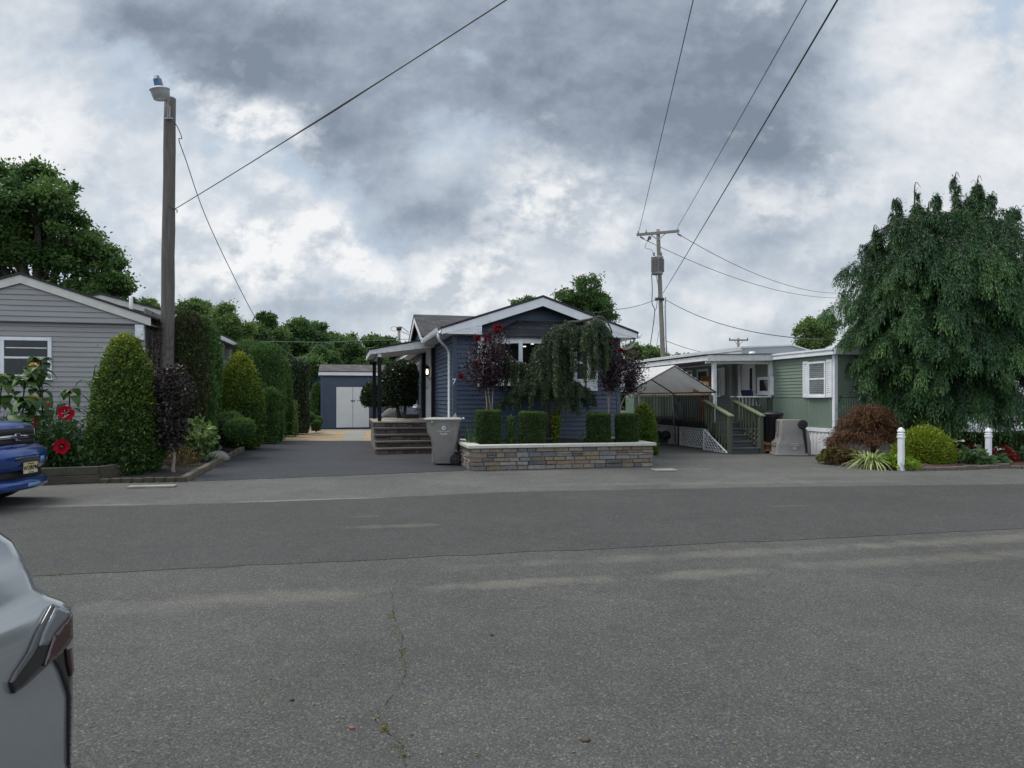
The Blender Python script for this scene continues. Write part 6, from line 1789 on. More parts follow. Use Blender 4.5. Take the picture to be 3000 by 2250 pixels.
arb(778, 24.5, 55, 1004, 'broad square topped arborvitae behind the gold yew', seed=26, n=26000)
arb(722, 25.8, 42, 998, 'dark arborvitae at the back left of the square topped one', seed=27, n=12000)
arb(790, 22.8, 27, 1139, 'short rounded arborvitae beside the gold yew', seed=28, n=12000, prof=P_COL)
arb(818, 24.0, 15, 1110, 'thin arborvitae in front of the square topped one', seed=29, n=7000, prof=P_CONE)
arb(822, 23.4, 10, 1205, 'small arborvitae shoot at the bed edge', seed=30, n=3500, prof=P_CONE)
arb(838, 26.8, 28, 1040, 'tapered pointed arborvitae leaning over the bed edge', seed=31, n=14000, prof=[(.9, 0), (1, .12), (.95, .35), (.75, .65), (.5, .88), (.3, .97), (0, 1)], lean=-.12)
arb(872, 28.4, 34, 1052, 'dark rounded arborvitae last in the row by the drive', 'lf_dark', 32, n=16000, leaf=(.09, .035), jit=.8)
arb(848, 32.5, 20, 1018, 'distant pointed arborvitae above the dark rounded one', seed=33, n=6000, prof=P_CONE, leaf=(.11, .04))
arb(866, 26.4, 8, 1168, 'pale variegated shrub trailing down the tapered arborvitae', 'lf_hydr', 34, n=1200, prof=P_CONE, name='variegated_shrub', leaf=(.05, .035), jit=1.0, thick=.08)
arb(926, 33.5, 24, 1118, 'loose dark juniper beside the blue shed', 'lf_arb', 35, n=7000, prof=[(.25, .15), (.7, .3), (1, .5), (.9, .75), (.5, .92), (0, 1)], name='juniper', leaf=(.11, .04), amp=.12, thick=.14, group=None)
def cush(px, py, d, hw, hh, label, seed, mat='lf_arb', n=7000):
    p = Pt(px, py, d); z0 = max(.05, p.z - hh * d / FPX); H_ = p.z + hh * d / FPX - z0
    return shrub('cloud_pine', label, 'shrub', (p.x, p.y, z0), prof_scale(P_CUSH, hw * d / FPX, H_), n, (.05, .016), mat, seed, amp=.035, freq=7, up=.8, out=.7, jit=.6, bias=flat, group='clipped cushion shrubs', trunk=(.03, .2))
cush(672, 1232, 18.6, 44, 27, 'upper clipped cushion shrub with flat green top under the gold yew', 41)
cush(700, 1255, 17.3, 44, 30, 'front clipped cushion shrub with rounded green top near the kerb', 42, 'lf_arb', 11000)
cush(660, 1258, 18.0, 34, 30, 'dark clipped cushion shrub behind the front one', 43, 'lf_arbbrown', 6000)
cush(902, 1224, 29.5, 23, 17, 'upper ball of the trained shrub beside the shed', 44); cush(926, 1232, 30.5, 17, 14, 'rear ball of the trained shrub beside the shed', 46); cush(926, 1246, 29.3, 16, 17, 'lower ball of the trained shrub beside the shed', 45)
# lime leaved shrub, iris, rock and urn at the corner of the bed
p = at(582, 1366)
shrub('oakleaf_shrub', 'pale green leafy shrub at the bed corner beside the boulder', 'shrub', p, [(.06, .12), (.22, .28), (.40, .48), (.42, .66), (.30, .85), (.14, .98), (0, 1.0)], 520, (.14, .10), 'lf_hydr', 51, amp=.08, thick=.13, core=False, jit=.8, out=.7, up=.1, trunk=(.016, .6))
blade_clump('iris_clump', 'iris blades fanning below the pale green shrub beside the boulder', 'plant', at(610, 1362), 34, .55, .035, 'lf_grass', 52, (.3, 1.1), .14)
def rock(name, label, loc, s, seed, mat='rock'):
    rg = np.random.default_rng(seed); bm = bmesh.new(); bmesh.ops.create_icosphere(bm, subdivisions=3, radius=1)
    P_ = np.array([v.co for v in bm.verts]); w_ = wobble(P_, rg, .22, 2.2)
    for v, q in zip(bm.verts, w_): v.co = Vector((v.co.x * s[0], v.co.y * s[1], max(v.co.z, -.4) * s[2])) * (1 + q)
    me = bpy.data.meshes.new(name); bm.to_mesh(me); bm.free(); me.materials.append(M[mat]); me.polygons.foreach_set('use_smooth', [True] * len(me.polygons))
    o = bpy.data.objects.new(name, me); COL.objects.link(o); o.location = loc; return tag(o, label, 'rock')
rock('boulder', 'rounded grey boulder lying by the kerb beside the iris blades', (Gd(642, 1352).x, Gd(642, 1352).y, .10), (.27, .2, .2), 3)
rock('boulder', 'small grey stone on the mulch behind the kerb boulder', (Gd(607, 1330).x, Gd(607, 1330).y + .6, .08), (.14, .12, .12), 4)
b = Pt(613, 1262, 17.6); t = thing('clay_urn', 'slim terracotta urn half hidden behind the pale green shrub', 'urn', (b.x, b.y, .05))
mb = MB(); mb.lathe([(.06, 0), (.11, .18), (.12, .32), (.05, .48), (.035, .62), (.06, .70)], n=16); mb.build('body', 'terracotta', t)
mb = MB(); mb.lathe([(.06, .70), (.10, .72), (.10, .745), (.05, .75)], n=16); mb.build('rim', 'terracotta', t)
rng = np.random.default_rng(77)
def understory(name, label, poly_pts, n, hgt, leaf, mat, seed, kind='stuff', cat='ground cover'):
    rg = np.random.default_rng(seed); P_, D_ = [], []
    for (x, y, r_, h_) in poly_pts:
        k_ = int(n * r_ * r_ / sum(q[2] ** 2 for q in poly_pts))
        a = rg.random(k_) * 6.283; q = np.sqrt(rg.random(k_)) * r_
        z = h_ * rg.random(k_) ** .7 * (1 - (q / r_) ** 2 * .6)
        P_.append(np.stack([x + q * np.cos(a), y + q * np.sin(a), .05 + z], 1))
    P_ = np.concatenate(P_); D_ = rg.normal(size=P_.shape) * .7 + np.array([0, 0, .5])
    o = leaf_mesh(name, P_, D_, leaf[0] * (.6 + .8 * rg.random(len(P_))), leaf[1] * (.7 + .6 * rg.random(len(P_))), mat, None, rg)
    return tag(o, label, cat, kind=kind)
G0 = lambda px, d: ((px - 1500) / FPX * d)
understory('undergrowth', 'low green growth filling the raised bed between car and yew', [(G0(160, 12.9), 12.9, .5, .7), (G0(210, 12.9), 12.9, .45, .75), (G0(255, 12.8), 12.8, .4, .6), (G0(300, 13.0), 13.0, .4, .55), (G0(110, 13.4), 13.4, .6, 1.0), (G0(190, 13.7), 13.7, .6, 1.05), (G0(30, 13.6), 13.6, .8, 1.1), (G0(330, 13.6), 13.6, .3, .5)], 6500, .6, (.12, .05), 'lf_under', 61)
understory('dry_undergrowth', 'thin dry twiggy growth at the foot of the plum shrub', [(G0(535, 14.2), 14.2, .3, .55), (G0(552, 14.4), 14.4, .25, .4), (G0(520, 14.8), 14.8, .3, .5)], 600, .5, (.10, .02), 'lf_coleus', 62)
# timber edge of the raised bed
a_, b_ = Gd(-330, 1440), Gd(292, 1414)
t = thing('raised_bed_edge', 'low weathered timber edge of the raised bed behind the blue car', 'bed edging', (0, 0, 0))
for z in (.075, .225):
    mb = MB(); mb.bar((a_.x, a_.y, z), (b_.x - (.02 if z > .1 else 0), b_.y, z), .10, .146); mb.build('timber', 'timber', t, bevel=.012)
mb = MB(); mb.bar((b_.x - .05, b_.y + .08, .15), (b_.x + .15, b_.y + 1.3, .15), .09, .28); mb.build('timber', 'timber', t, bevel=.012)
# sunflowers
def big_leaf(mb, p, d, L, w, droop=.5, rr=.5):
    d = Vector(d).normalized(); s_ = d.cross(Vector((0, 0, 1))).normalized(); mb.r = rr; prof = [(0, .05), (.12, .62), (.3, 1), (.55, .82), (.8, .42), (1, 0)]
    vs = []
    for t_, w_ in prof:
        c = Vector(p) + d * L * t_ * (1 - .2 * droop * t_) + Vector((0, 0, -droop * L * t_ * t_ * .7 + .12 * L * t_))
        vs += [c - s_ * w * w_ / 2 + Vector((0, 0, .04 * w_ * w)), c + Vector((0, 0, -.06 * w_ * w)), c + s_ * w * w_ / 2 + Vector((0, 0, .04 * w_ * w))]
    fs = []
    for i in range(len(prof) - 1): fs += [(3 * i, 3 * i + 1, 3 * i + 4, 3 * i + 3), (3 * i + 1, 3 * i + 2, 3 * i + 5, 3 * i + 4)]
    mb.add(vs, fs, True)
def sunflower(base, head, face, hr, label, seed, nl=9, seedhead=False):
    rg = random.Random(seed); t = thing('sunflower', label, 'flower', base); hb = Vector(head) - Vector(base)
    path = smooth([(0, 0, 0), (hb.x * .25, hb.y * .25, hb.z * .45), (hb.x * .6, hb.y * .6, hb.z * .85), (hb.x * .92, hb.y, hb.z + .05 * (1 if face[2] < 0 else 0)), hb], 5)
    mb = MB(); mb.tube(path, [.016 - .008 * i / len(path) for i in range(len(path))], 7); mb.build('stem', 'lf_sun', t)
    mb = MB()
    for i in range(nl):
        q = path[min(len(path) - 1, int(len(path) * (.22 + .72 * i / nl)))]; a = i * 2.4 + rg.random(); L = rg.uniform(.26, .42) * (1.1 - .35 * i / nl)
        big_leaf(mb, q, (math.cos(a), math.sin(a), .25), L, L * .9, rg.uniform(.7, 1.7), rg.random())
    mb.build('leaves', 'lf_sun', t, rnd=True)
    Q = Vector(face).to_track_quat('Z', 'Y').to_matrix().to_4x4(); HM = T(*hb) @ Q
    mb = MB(HM); mb.lathe([(.02, -.03), (hr * .55, -.015), (hr * .58, .0), (hr * .45, .018), (0, .024)], n=18); mb.build('disc', 'flower_disc' if not seedhead else 'lf_lime', t)
    mb = MB(HM)
    for k_ in range(26):
        a = k_ * 2 * math.pi / 26; r0, r1 = hr * .5, hr * rg.uniform(.9, 1.08); w = .13 * hr; c, s_ = math.cos(a), math.sin(a); z1 = rg.uniform(-.02, .02)
        mb.add([(r0 * c, r0 * s_, .0), ((r0 + r1) / 2 * c - w * s_, (r0 + r1) / 2 * s_ + w * c, .008), (r1 * c, r1 * s_, z1), ((r0 + r1) / 2 * c + w * s_, (r0 + r1) / 2 * s_ - w * c, .008)], [(0, 1, 2, 3)])
    mb.build('petals', 'yellow_petal', t)
sunflower((G0(140, 13.3), 13.3, .1), Pt(97, 1078, 13.1), (.25, -1, .25), .115, 'highest open sunflower before the grey house window', 1, 20)
sunflower((G0(60, 13.2), 13.2, .1), Pt(77, 1106, 13.0), (-.2, -1, .1), .075, 'small open sunflower below the highest one', 2, 18)
sunflower((G0(20, 13.0), 13.0, .1), Pt(96, 1172, 12.8), (.1, -.75, -.65), .14, 'drooping sunflower with a heavy green seed head above the car', 3, 20, True)
sunflower((G0(205, 13.4), 13.4, .1), Pt(203, 1149, 13.3), (.3, -.8, -.3), .055, 'small wilting sunflower right of the others', 4, 10)
sunflower((G0(128, 13.6), 13.6, .1), Pt(118, 1052, 13.5), (.0, -.2, 1), .05, 'tall sunflower still in bud in front of the window edge', 5, 18, True)
sunflower((G0(-10, 13.2), 13.2, .1), Pt(12, 1100, 13.2), (-.3, -.6, .6), .05, 'leafy sunflower in bud at the left picture edge', 6, 20, True)
# corn
t = thing('corn_plant', 'tall corn stalk with arching blades before the grey siding beside the yew', 'plant', (G0(268, 14.1), 14.1, .05))
mb = MB(); mb.tube([(0, 0, 0), (.01, 0, 1.0), (.03, 0, 1.75)], [.028, .022, .012], 8); mb.tube([(.12, 0, 0), (.12, 0, .9)], [.016, .01], 6); mb.build('stalk', 'lf_grass', t)
rg2 = np.random.default_rng(3)
strip_leaves('blades', [((.01 * i % .02, 0, .35 + .16 * i), (math.cos(i * 2.6 + .3), .4 * math.sin(i * 2.6), 0), .75 + .1 * (i % 3), .07, .55 + .2 * (i % 3)) for i in range(9)] + [((.02, 0, 1.3), (.15, -.1, 0), .95, .10, .12)], 'lf_grass', t, rg2)
# hibiscus
t = thing('hibiscus', 'hibiscus bush with large red blooms between the blue car and the yew', 'shrub', (G0(170, 12.75), 12.75, .15))
rg2 = np.random.default_rng(8); P_, D_ = [], []; mb = MB()
for i in range(26):
    a = rg2.random() * 6.283; r_ = .12 + .42 * rg2.random(); z = .5 + .65 * rg2.random(); p1 = Vector((r_ * math.cos(a), r_ * math.sin(a), z)); mb.tube([(0, 0, 0), p1 * .5 + Vector((0, 0, .08)), p1], [.012, .009, .004], 5)
    for j in range(46):
        q = p1 * (.35 + .7 * rg2.random()); P_.append((q.x + rg2.normal() * .06, q.y + rg2.normal() * .06, q.z + rg2.normal() * .06)); D_.append((math.cos(a), math.sin(a), .2))
mb.build('stems', 'lf_under', t)
leaf_mesh('foliage', np.array(P_), np.array(D_) * .6 + rg2.normal(size=(len(P_), 3)) * .7, .13, .035, 'lf_under', t, rg2)
hb0 = Vector(t.location)
def hibi(px, py, d, r_, face):
    c = Pt(px, py, d) - hb0; HM = T(*c) @ Vector(face).to_track_quat('Z', 'Y').to_matrix().to_4x4(); mb = MB(HM)
    for k_ in range(5):
        a0 = k_ * 1.2566; ring = []
        vs = [(.0, .0, -.02)]
        for j, (t_, w_) in enumerate(((.35, .30), (.7, .62), (.95, .55))):
            for s_ in (-1, -.4, .4, 1):
                a = a0 + s_ * w_ * 1.1 / max(.6, t_) * .75; vs.append((r_ * t_ * math.cos(a), r_ * t_ * math.sin(a), .03 * t_ + .014 * math.sin(7 * a + k_) * t_ + .006 * k_ / 5))
        fs = [(0, 1, 2), (0, 2, 3), (0, 3, 4)] + [(1 + 4 * j + i, 1 + 4 * j + i + 1, 5 + 4 * j + i + 1, 5 + 4 * j + i) for j in range(2) for i in range(3)]
        mb.add(vs, fs, True)
    f_ = mb.build('bloom', 'red_petal', t)
    mb = MB(HM); mb.tube([(0, 0, 0), (.005, 0, .07)], [.012, .008], 6); mb.build('stamen', 'bark_pale', f_)
hibi(183, 1308, 12.2, .145, (.15, -1, .1)); hibi(192, 1211, 12.5, .15, (.75, -.6, .35)); hibi(107, 1238, 12.3, .10, (-.8, -.5, .1)); hibi(141, 1186, 12.6, .045, (.2, -.4, .8))

# planter ---------------------------------------------------------
ZS = .47
def boxw(px0, px1, ytop, d, label, seed, cx=None):
    c = (px0 + px1) / 2; p = Pt(c, HZ, d); zt = CAMH + (HZ - ytop) / FPX * d
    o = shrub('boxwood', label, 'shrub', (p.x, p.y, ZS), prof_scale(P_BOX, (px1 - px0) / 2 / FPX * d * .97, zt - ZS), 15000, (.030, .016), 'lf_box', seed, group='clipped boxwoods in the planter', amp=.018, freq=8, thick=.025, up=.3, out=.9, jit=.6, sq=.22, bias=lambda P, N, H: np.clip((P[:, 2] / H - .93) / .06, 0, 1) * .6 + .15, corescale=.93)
    return o
boxw(1392, 1469, 1201, 15.1, 'clipped boxwood block under the left crape myrtle', 71); boxw(1519, 1600, 1206, 15.2, 'clipped boxwood block left of the weeping spruce trunk', 72)
boxw(1720, 1789, 1212, 15.55, 'clipped boxwood block under the right crape myrtle', 73); boxw(1802, 1871, 1212, 15.7, 'clipped boxwood block at the right end of the planter', 74)
for (px_, yt, d, hw, lab, sd_) in ((1497, 1219, 15.2, 11, 'tiny arborvitae between the two left boxwoods', 75), (1630, 1192, 15.7, 16, 'small arborvitae beside the weeping spruce trunk', 76)):
    p = Pt(px_, HZ, d); zt = CAMH + (HZ - yt) / FPX * d
    shrub('dwarf_arborvitae', lab, 'shrub', (p.x, p.y, ZS), prof_scale([(.6, 0), (1, .15), (.85, .4), (1, .62), (.8, .85), (.4, .96), (0, 1)], hw / FPX * d, zt - ZS), 2600, (.045, .018), 'lf_yewgold' if px_ > 1600 else 'lf_arb', sd_, amp=.03, up=1.0, thick=.03)
for (px_, d, lab, sd_, n_, L) in ((1382, 15.2, 'iris blades at the left end of the planter', 81, 26, .62), (1705, 15.7, 'iris blades left of the third boxwood', 82, 14, .45), (1793, 15.9, 'iris blades between the two right boxwoods', 83, 12, .42)):
    p = Pt(px_, HZ, d); blade_clump('iris_clump', lab, 'plant', (p.x, p.y, ZS), n_, L, .032, 'lf_grass', sd_, (.15, .8), .10)
t = thing('gnome_figurine', 'small grey garden gnome figurine on the planter behind the bin lid', 'figurine', (Pt(1334, HZ, 16.1).x, 16.1, ZS - .02))
gm = pm('grey_cast_stone', (.17, .15, .14), .8, .25, 20)
mb = MB(); mb.lathe([(.09, 0), (.11, .1), (.10, .25), (.07, .38), (.05, .42)], n=14); mb.lathe([(.02, .40), (.065, .44), (.07, .50), (.05, .56)], n=14); mb.build('body', gm, t)
mb = MB(); mb.lathe([(.075, .54), (.07, .57), (.04, .66), (.0, .73)], n=14); mb.build('hat', 'bark_pale', t)
mb = MB(); mb.tube([(.07, -.03, .33), (.13, -.07, .25), (.07, -.10, .22)], [.028, .024, .02], 7); mb.tube([(-.07, -.03, .33), (-.13, -.07, .25), (-.07, -.10, .22)], [.028, .024, .02], 7); mb.build('arms', gm, t)
# crape myrtles
def crape(label, base, stems, tips, blooms, d, seed, nl):
    rg = np.random.default_rng(seed); p0 = Pt(base[0], HZ, d); o0 = Vector((p0.x, d, ZS)); t = thing('crape_myrtle', label, 'tree', o0)
    def W(p, j=.0): q = Pt(p[0], p[1], d + j) - o0; return q
    mb = MB(); ends = []
    for s_ in stems:
        pts = [W(p, rg.normal() * .05) for p in s_]; pts[0].z = min(pts[0].z, .0); mb.tube(pts, [.022, .018, .014, .010][:len(pts)] if len(pts) <= 4 else .014, 7); ends.append(pts[-1])
    P_, D_, B_ = [], [], []
    for tp in tips + blooms:
        dj = rg.normal() * .22; e = W(tp, dj); st_ = min(ends, key=lambda q: (q - e).length - (0 if q.z < e.z else -1) * 5); mid = st_.lerp(e, .5) + Vector((0, 0, .05)); mb.tube([st_, mid, e], [.009, .006, .003], 5)
        L = (e - st_).length
        for j in range(int(nl * L)):
            q = rg.random(); c = st_.lerp(mid, q * 2) if q < .5 else mid.lerp(e, q * 2 - 1); r_ = .075 + .06 * q * (1 - q) * 4
            P_.append((c.x + rg.normal() * r_, c.y + rg.normal() * r_, c.z + rg.normal() * r_)); dd = (e - st_).normalized(); D_.append((dd.x, dd.y, dd.z))
    mb.build('stems', 'bark_pale', t)
    leaf_mesh('foliage', np.array(P_), np.array(D_) * .5 + rg.normal(size=(len(P_), 3)) * .8, .058 * (.7 + .6 * rg.random(len(P_))), .028, 'lf_crape', t, rg)
    for bl_ in blooms:
        c = np.array(W(bl_, -.1)); r_ = .8 * bl_[2] / FPX * d; k_ = max(60, int(4200 * r_)); dd = nrm(rg.normal(size=(k_, 3)))
        leaf_mesh('blossom', c + dd * (r_ * rg.random((k_, 1)) ** .5), dd + rg.normal(size=(k_, 3)) * .6, .035, .03, 'lf_flower', t, rg)
    return t
crape('dark crape myrtle with crimson blossom at the left end of the planter', (1440, 1205), [[(1440, 1260), (1436, 1190), (1428, 1130)], [(1440, 1260), (1442, 1190), (1445, 1120)], [(1426, 1260), (1426, 1180), (1420, 1130)]],
      [(1380, 1030), (1366, 1065), (1470, 1000), (1482, 1030), (1440, 1005), (1408, 1100), (1466, 1075), (1378, 1092), (1420, 1040), (1440, 1060), (1450, 1090), (1395, 1060), (1476, 1060), (1425, 1100), (1460, 1110), (1385, 1010), (1412, 1015), (1455, 985), (1410, 1150), (1445, 1135), (1458, 1140)],
      [(1455, 963, 15), (1462, 958, 9), (1399, 990, 10), (1428, 991, 12), (1399, 1064, 9), (1351, 1102, 8), (1457, 1033, 5), (1420, 1016, 6)], 15.75, 91, 330)
crape('dark crape myrtle with a few red blossoms at the right end of the planter', (1784, 1205), [[(1784, 1265), (1782, 1195), (1780, 1140)], [(1786, 1265), (1783, 1190), (1788, 1135)], [(1808, 1265), (1818, 1190), (1842, 1140)]],
      [(1790, 1005), (1800, 1040), (1775, 1055), (1768, 1100), (1800, 1080), (1812, 1010), (1785, 1030), (1795, 1110), (1770, 1130), (1838, 1045), (1860, 1030), (1875, 1050), (1885, 1070), (1872, 1095), (1852, 1090), (1850, 1120), (1835, 1095), (1866, 1065), (1845, 1065), (1825, 1060), (1876, 1120), (1858, 1140), (1830, 1130)],
      [(1793, 1003, 7), (1818, 1027, 7), (1830, 1031, 6), (1820, 1063, 5), (1739, 1080, 4)], 16.2, 92, 320)
# weeping spruce
rg2 = np.random.default_rng(17); dS = 15.9
o0 = Vector((Pt(1610, HZ, dS).x, dS, ZS)); t = thing('weeping_spruce', 'weeping spruce arching over the bay window of the blue house', 'tree', o0)
def Wz(zx, zy, j=0.0): return Pt(zx / 2.86 + 1350, zy / 2.86 + 820, dS + j) - o0
mb = MB(); P_, D_, RV = [], [], []
mb.tube(smooth([Wz(740, 1320), Wz(735, 1150), Wz(715, 980), Wz(735, 820), Wz(770, 640), Wz(815, 480), Wz(880, 370), Wz(990, 350), Wz(1080, 330), Wz(1170, 310), Wz(1225, 350), Wz(1270, 440)], 5), [.075 - .063 * (i / 56) for i in range(56)], 9)
def strand(p, L, out=(0, 0), dens=1.0):
    """hanging shoot with bottle-brush needles"""
    p = Vector(p); n = max(3, int(L / .10)); pts = []
    for i in range(n + 1):
        q = i / n; pts.append(p + Vector((out[0] * L * (1 - math.exp(-3 * q)), out[1] * L * (1 - math.exp(-3 * q)), -L * (q - .10 * math.sin(q * 3.1) * (1 if out[0] or out[1] else 0)))) + Vector((rg2.normal() * .012, rg2.normal() * .012, 0)))
    mb.tube(pts, [.008 - .005 * i / n for i in range(n + 1)], 4, caps=False)
    k_ = int(L * 380 * dens); q = rg2.random(k_) ** .9 * n; i0 = np.minimum(q.astype(int), n - 1); fr = (q - i0)[:, None]; A = np.array([tuple(v) for v in pts])
    c = A[i0] * (1 - fr) + A[i0 + 1] * fr; axis = nrm(A[i0 + 1] - A[i0]); side = rg2.normal(size=(k_, 3)); side = nrm(side - axis * np.sum(side * axis, 1, keepdims=True))
    rad_ = .012 + .055 * rg2.random((k_, 1)) * (1.15 - .6 * (q / n)[:, None])
    P_.append(c + side * rad_ * .6); D_.append(axis * .8 + side * .75 + rg2.normal(size=(k_, 3)) * .12); RV.append(np.clip(.05 + .35 * rg2.random(k_) + .25 * (q / n > .75) + .45 * rg2.random() ** 1.5, 0, 1))
top_ = [(600, 640), (640, 560), (700, 440), (790, 370), (850, 350), (900, 335), (1000, 360), (1080, 320), (1120, 300), (1180, 320), (1230, 380), (1265, 470)]
def topy(x):
    for (a, c), (b, d_) in zip(top_, top_[1:]):
        if a <= x <= b: return c + (d_ - c) * (x - a) / (b - a)
    return 640
for i in range(135):
    x = 610 + 650 * rg2.random() ** 1.0; y0_ = topy(x) + abs(rg2.normal()) * (60 if x < 1060 else 45)
    if x < 680: ye = 760 + 120 * rg2.random()
    elif x < 860: ye = (780 if rg2.random() < .5 else 900) + 120 * rg2.random()
    elif x < 1060: ye = (540 if rg2.random() < .72 else 740) + 110 * rg2.random()
    elif x < 1180: ye = 600 + 230 * rg2.random()
    else: ye = 520 + 240 * rg2.random()
    if ye - y0_ < 60: continue
    j = rg2.normal() * .40
    strand(Wz(x, y0_, j), (ye - y0_) / 2.86 / FPX * dS, (rg2.normal() * .10, -.05 if j < 0 else .05))
for i in range(26):
    f_ = rg2.random(); x = 370 + 260 * f_; y0_ = 640 + 100 * f_ + 10 * rg2.normal(); strand(Wz(x, y0_, rg2.normal() * .10), (850 - y0_ + 70 * rg2.random()) / 2.86 / FPX * dS, (rg2.normal() * .06, 0))
mb.tube([Wz(720, 780), Wz(600, 735), Wz(480, 680), Wz(390, 640), Wz(365, 670)], [.018, .014, .011, .008, .004], 6)
for k_, (xe, ye, j) in enumerate([(320, 1040, -.1), (360, 1010, .2), (400, 960, -.3), (470, 930, .1), (520, 890, -.45), (560, 930, .4), (620, 860, -.5), (1110, 960, .25), (1060, 930, -.15), (1000, 900, -.45), (940, 930, .4), (880, 870, -.55), (800, 900, -.6), (700, 920, -.6), (1080, 1000, .1), (430, 1010, -.2), (480, 1000, -.35), (580, 970, -.5), (960, 990, -.5), (860, 980, -.6)]):
    a = Wz(728 + rg2.normal() * 8, 800 + 70 * rg2.random()); e = Wz(xe, ye, j); mid = a.lerp(e, .5) + Vector((0, 0, .14)); path = smooth([a, mid, e], 6); mb.tube(path, [.02 - .013 * i / len(path) for i in range(len(path))], 5)
    for q in range(13):
        c = path[min(len(path) - 1, int(len(path) * (.25 + .75 * q / 13)))]; strand(c + Vector((rg2.normal() * .05, rg2.normal() * .09, 0)), (.16 + .28 * rg2.random()) * (1.0 if ye < 1000 else .7), ((e - a).x * .25, rg2.normal() * .3), 1.25)
mb.build('trunk', 'bark', t)
P_ = np.concatenate(P_); D_ = np.concatenate(D_); RV = np.concatenate(RV)
leaf_mesh('foliage', P_, D_, .058 * (.7 + .6 * rg2.random(len(P_))), .017, 'lf_spruce', t, rg2, RV)

# right of the planter and the porch -------------------------------
p = Pt(1886, HZ, 18.3)
shrub('gold_yew', 'rounded golden green yew behind the right end of the planter', 'shrub', (p.x, p.y, 0), prof_scale([(.8, 0), (.97, .1), (1, .3), (.9, .55), (.68, .78), (.4, .93), (0, 1)], .40, CAMH + (HZ - 1175) / FPX * 18.3), 14000, (.05, .024), 'lf_yewgold', 93, amp=.045, thick=.04, bias=ubias(.1, 1.2))
p = Pt(1172, HZ, 24.0)
t = shrub('camellia', 'dark glossy round headed camellia on two trunks behind the porch posts', 'shrub', (p.x, p.y, 0), [(.25, 1.28), (.5, 1.30), (.64, 1.55), (.70, 1.95), (.66, 2.4), (.52, 2.72), (.28, 2.88), (0, 2.93)], 9000, (.085, .045), 'lf_dark', 94, amp=.06, freq=5, thick=.06, up=.2, jit=.8, rotz=0)
p2_ = Pt(1098, HZ, 24.2) - p
mbx = thing('camellia', 'lower left lobe of dark glossy camellia reaching past the porch posts', 'shrub', (p.x + p2_.x, p.y + .2, 0))
shrub('', '', '', None, [(.25, 1.26), (.42, 1.30), (.46, 1.5), (.42, 1.8), (.28, 2.05), (0, 2.15)], 4500, (.085, .045), 'lf_dark', 95, amp=.06, freq=5, thick=.06, up=.2, jit=.8, parent=mbx)
mb = MB(); mb.tube([(.2, 0, 0), (.15, 0, .8), (.1, 0, 1.5)], [.07, .05, .03], 8); mb.build('trunk', 'bark', mbx)
mb = MB(); mb.tube([(-.02, 0, 0), (-.05, 0, .9), (-.15, 0, 1.6)], [.085, .07, .05], 9); mb.tube([(.12, 0, 0), (.16, .03, .9), (.2, 0, 1.6)], [.075, .06, .05], 9); mb.build('trunk', 'bark', t)
b = Pt(1149, HZ, 25.5); t = thing('covered_grill', 'grill under a rumpled grey cover behind the porch platform', 'grill', (b.x, b.y, 0))
mb = MB(); rg = random.Random(9); rings = []
for z, w_, d_ in ((.0, .48, .36), (.4, .46, .34), (.75, .44, .32), (.82, .52, .36), (.86, .50, .34), (1.0, .36, .28), (1.1, .26, .2), (1.14, .12, .1)):
    rings.append([(w_ * math.cos(a * .3142) * (1 + rg.uniform(-.06, .06)) + (.05 if z > .9 else 0), d_ * math.sin(a * .3142) * (1 + rg.uniform(-.08, .08)), z + rg.uniform(-.02, .02)) for a in range(20)])
mb.loft(rings); mb.build('cover', 'tarp', t)
mb = MB(); mb.box(-.30, .25, -.42, -.36, .55, .80); mb.build('front_panel', 'white_old', t, bevel=.02)
b = HF.p(-.42, 6.0, .85); t = thing('low_planter_box', 'low dark planter box with sparse twigs on the porch platform by the wall', 'planter box', b, R(14))
mb = MB(); mb.box(-.28, .2, -.1, .1, 0, .14); mb.build('box', 'bin_black', t, bevel=.01)
mb = MB()
for i in range(8): mb.tube([(-.2 + i * .05, 0, .12), (-.24 + i * .07, .02, .22 + .04 * (i % 3))], .005, 4)
mb.build('twigs', 'twig', t)

# right bed ---------------------------------------------------------
def fence_post(px, py, label, h=.915, w=.050, cap=True, src=None):
    p = Gd(px, py); t = thing('garden_post', label, 'post', (p.x, p.y, 0), R(33), 'white posts in the flower bed')
    mb = MB(); mb.box(-w, w, -w, w, -.05, h * .83); mb.build('shaft', 'white', t, bevel=.006)
    mb = MB(); mb.box(-w - .012, w + .012, -w - .012, w + .012, h * .755, h * .80)
    mb.box(-w - .01, w + .01, -w - .01, w + .01, .0, .09); mb.build('collar', 'white', t, bevel=.006)
    mb = MB(); S4 = lambda r_, z: [(r_, r_, z), (-r_, r_, z), (-r_, -r_, z), (r_, -r_, z)]
    mb.loft([S4(w * 1.12, h * .831), S4(w * 1.14, h * .85), S4(w * .86, h * .862), S4(w * .80, h * .885), S4(w * 1.1, h * .895), S4(w * 1.12, h * .91), S4(w * .85, h * .955), S4(w * .4, h * .99), S4(w * .06, h)], smooth=False); mb.build('finial', 'white', t)
    return t
fence_post(2640, 1379, 'white garden post with pointed cap before the gold mound'); fence_post(2896, 1368, 'white garden post with pointed cap right of the gold mound', .87)
p = Pt(2767, HZ, 17.4); t = thing('meter_post', 'short white post with box head behind the gold mound', 'post', (p.x, p.y, 0), R(10))
mb = MB(); mb.box(-.055, .055, -.05, .05, 0, .45); mb.build('shaft', 'white', t, bevel=.006); mb = MB(); mb.box(-.13, .13, -.09, .09, .451, .60); mb.build('head', 'white', t, bevel=.01); mb = MB(); mb.tube([(.09, 0, .6), (.09, 0, 1.2)], .02, 7); mb.build('pipe', 'white_old', t)
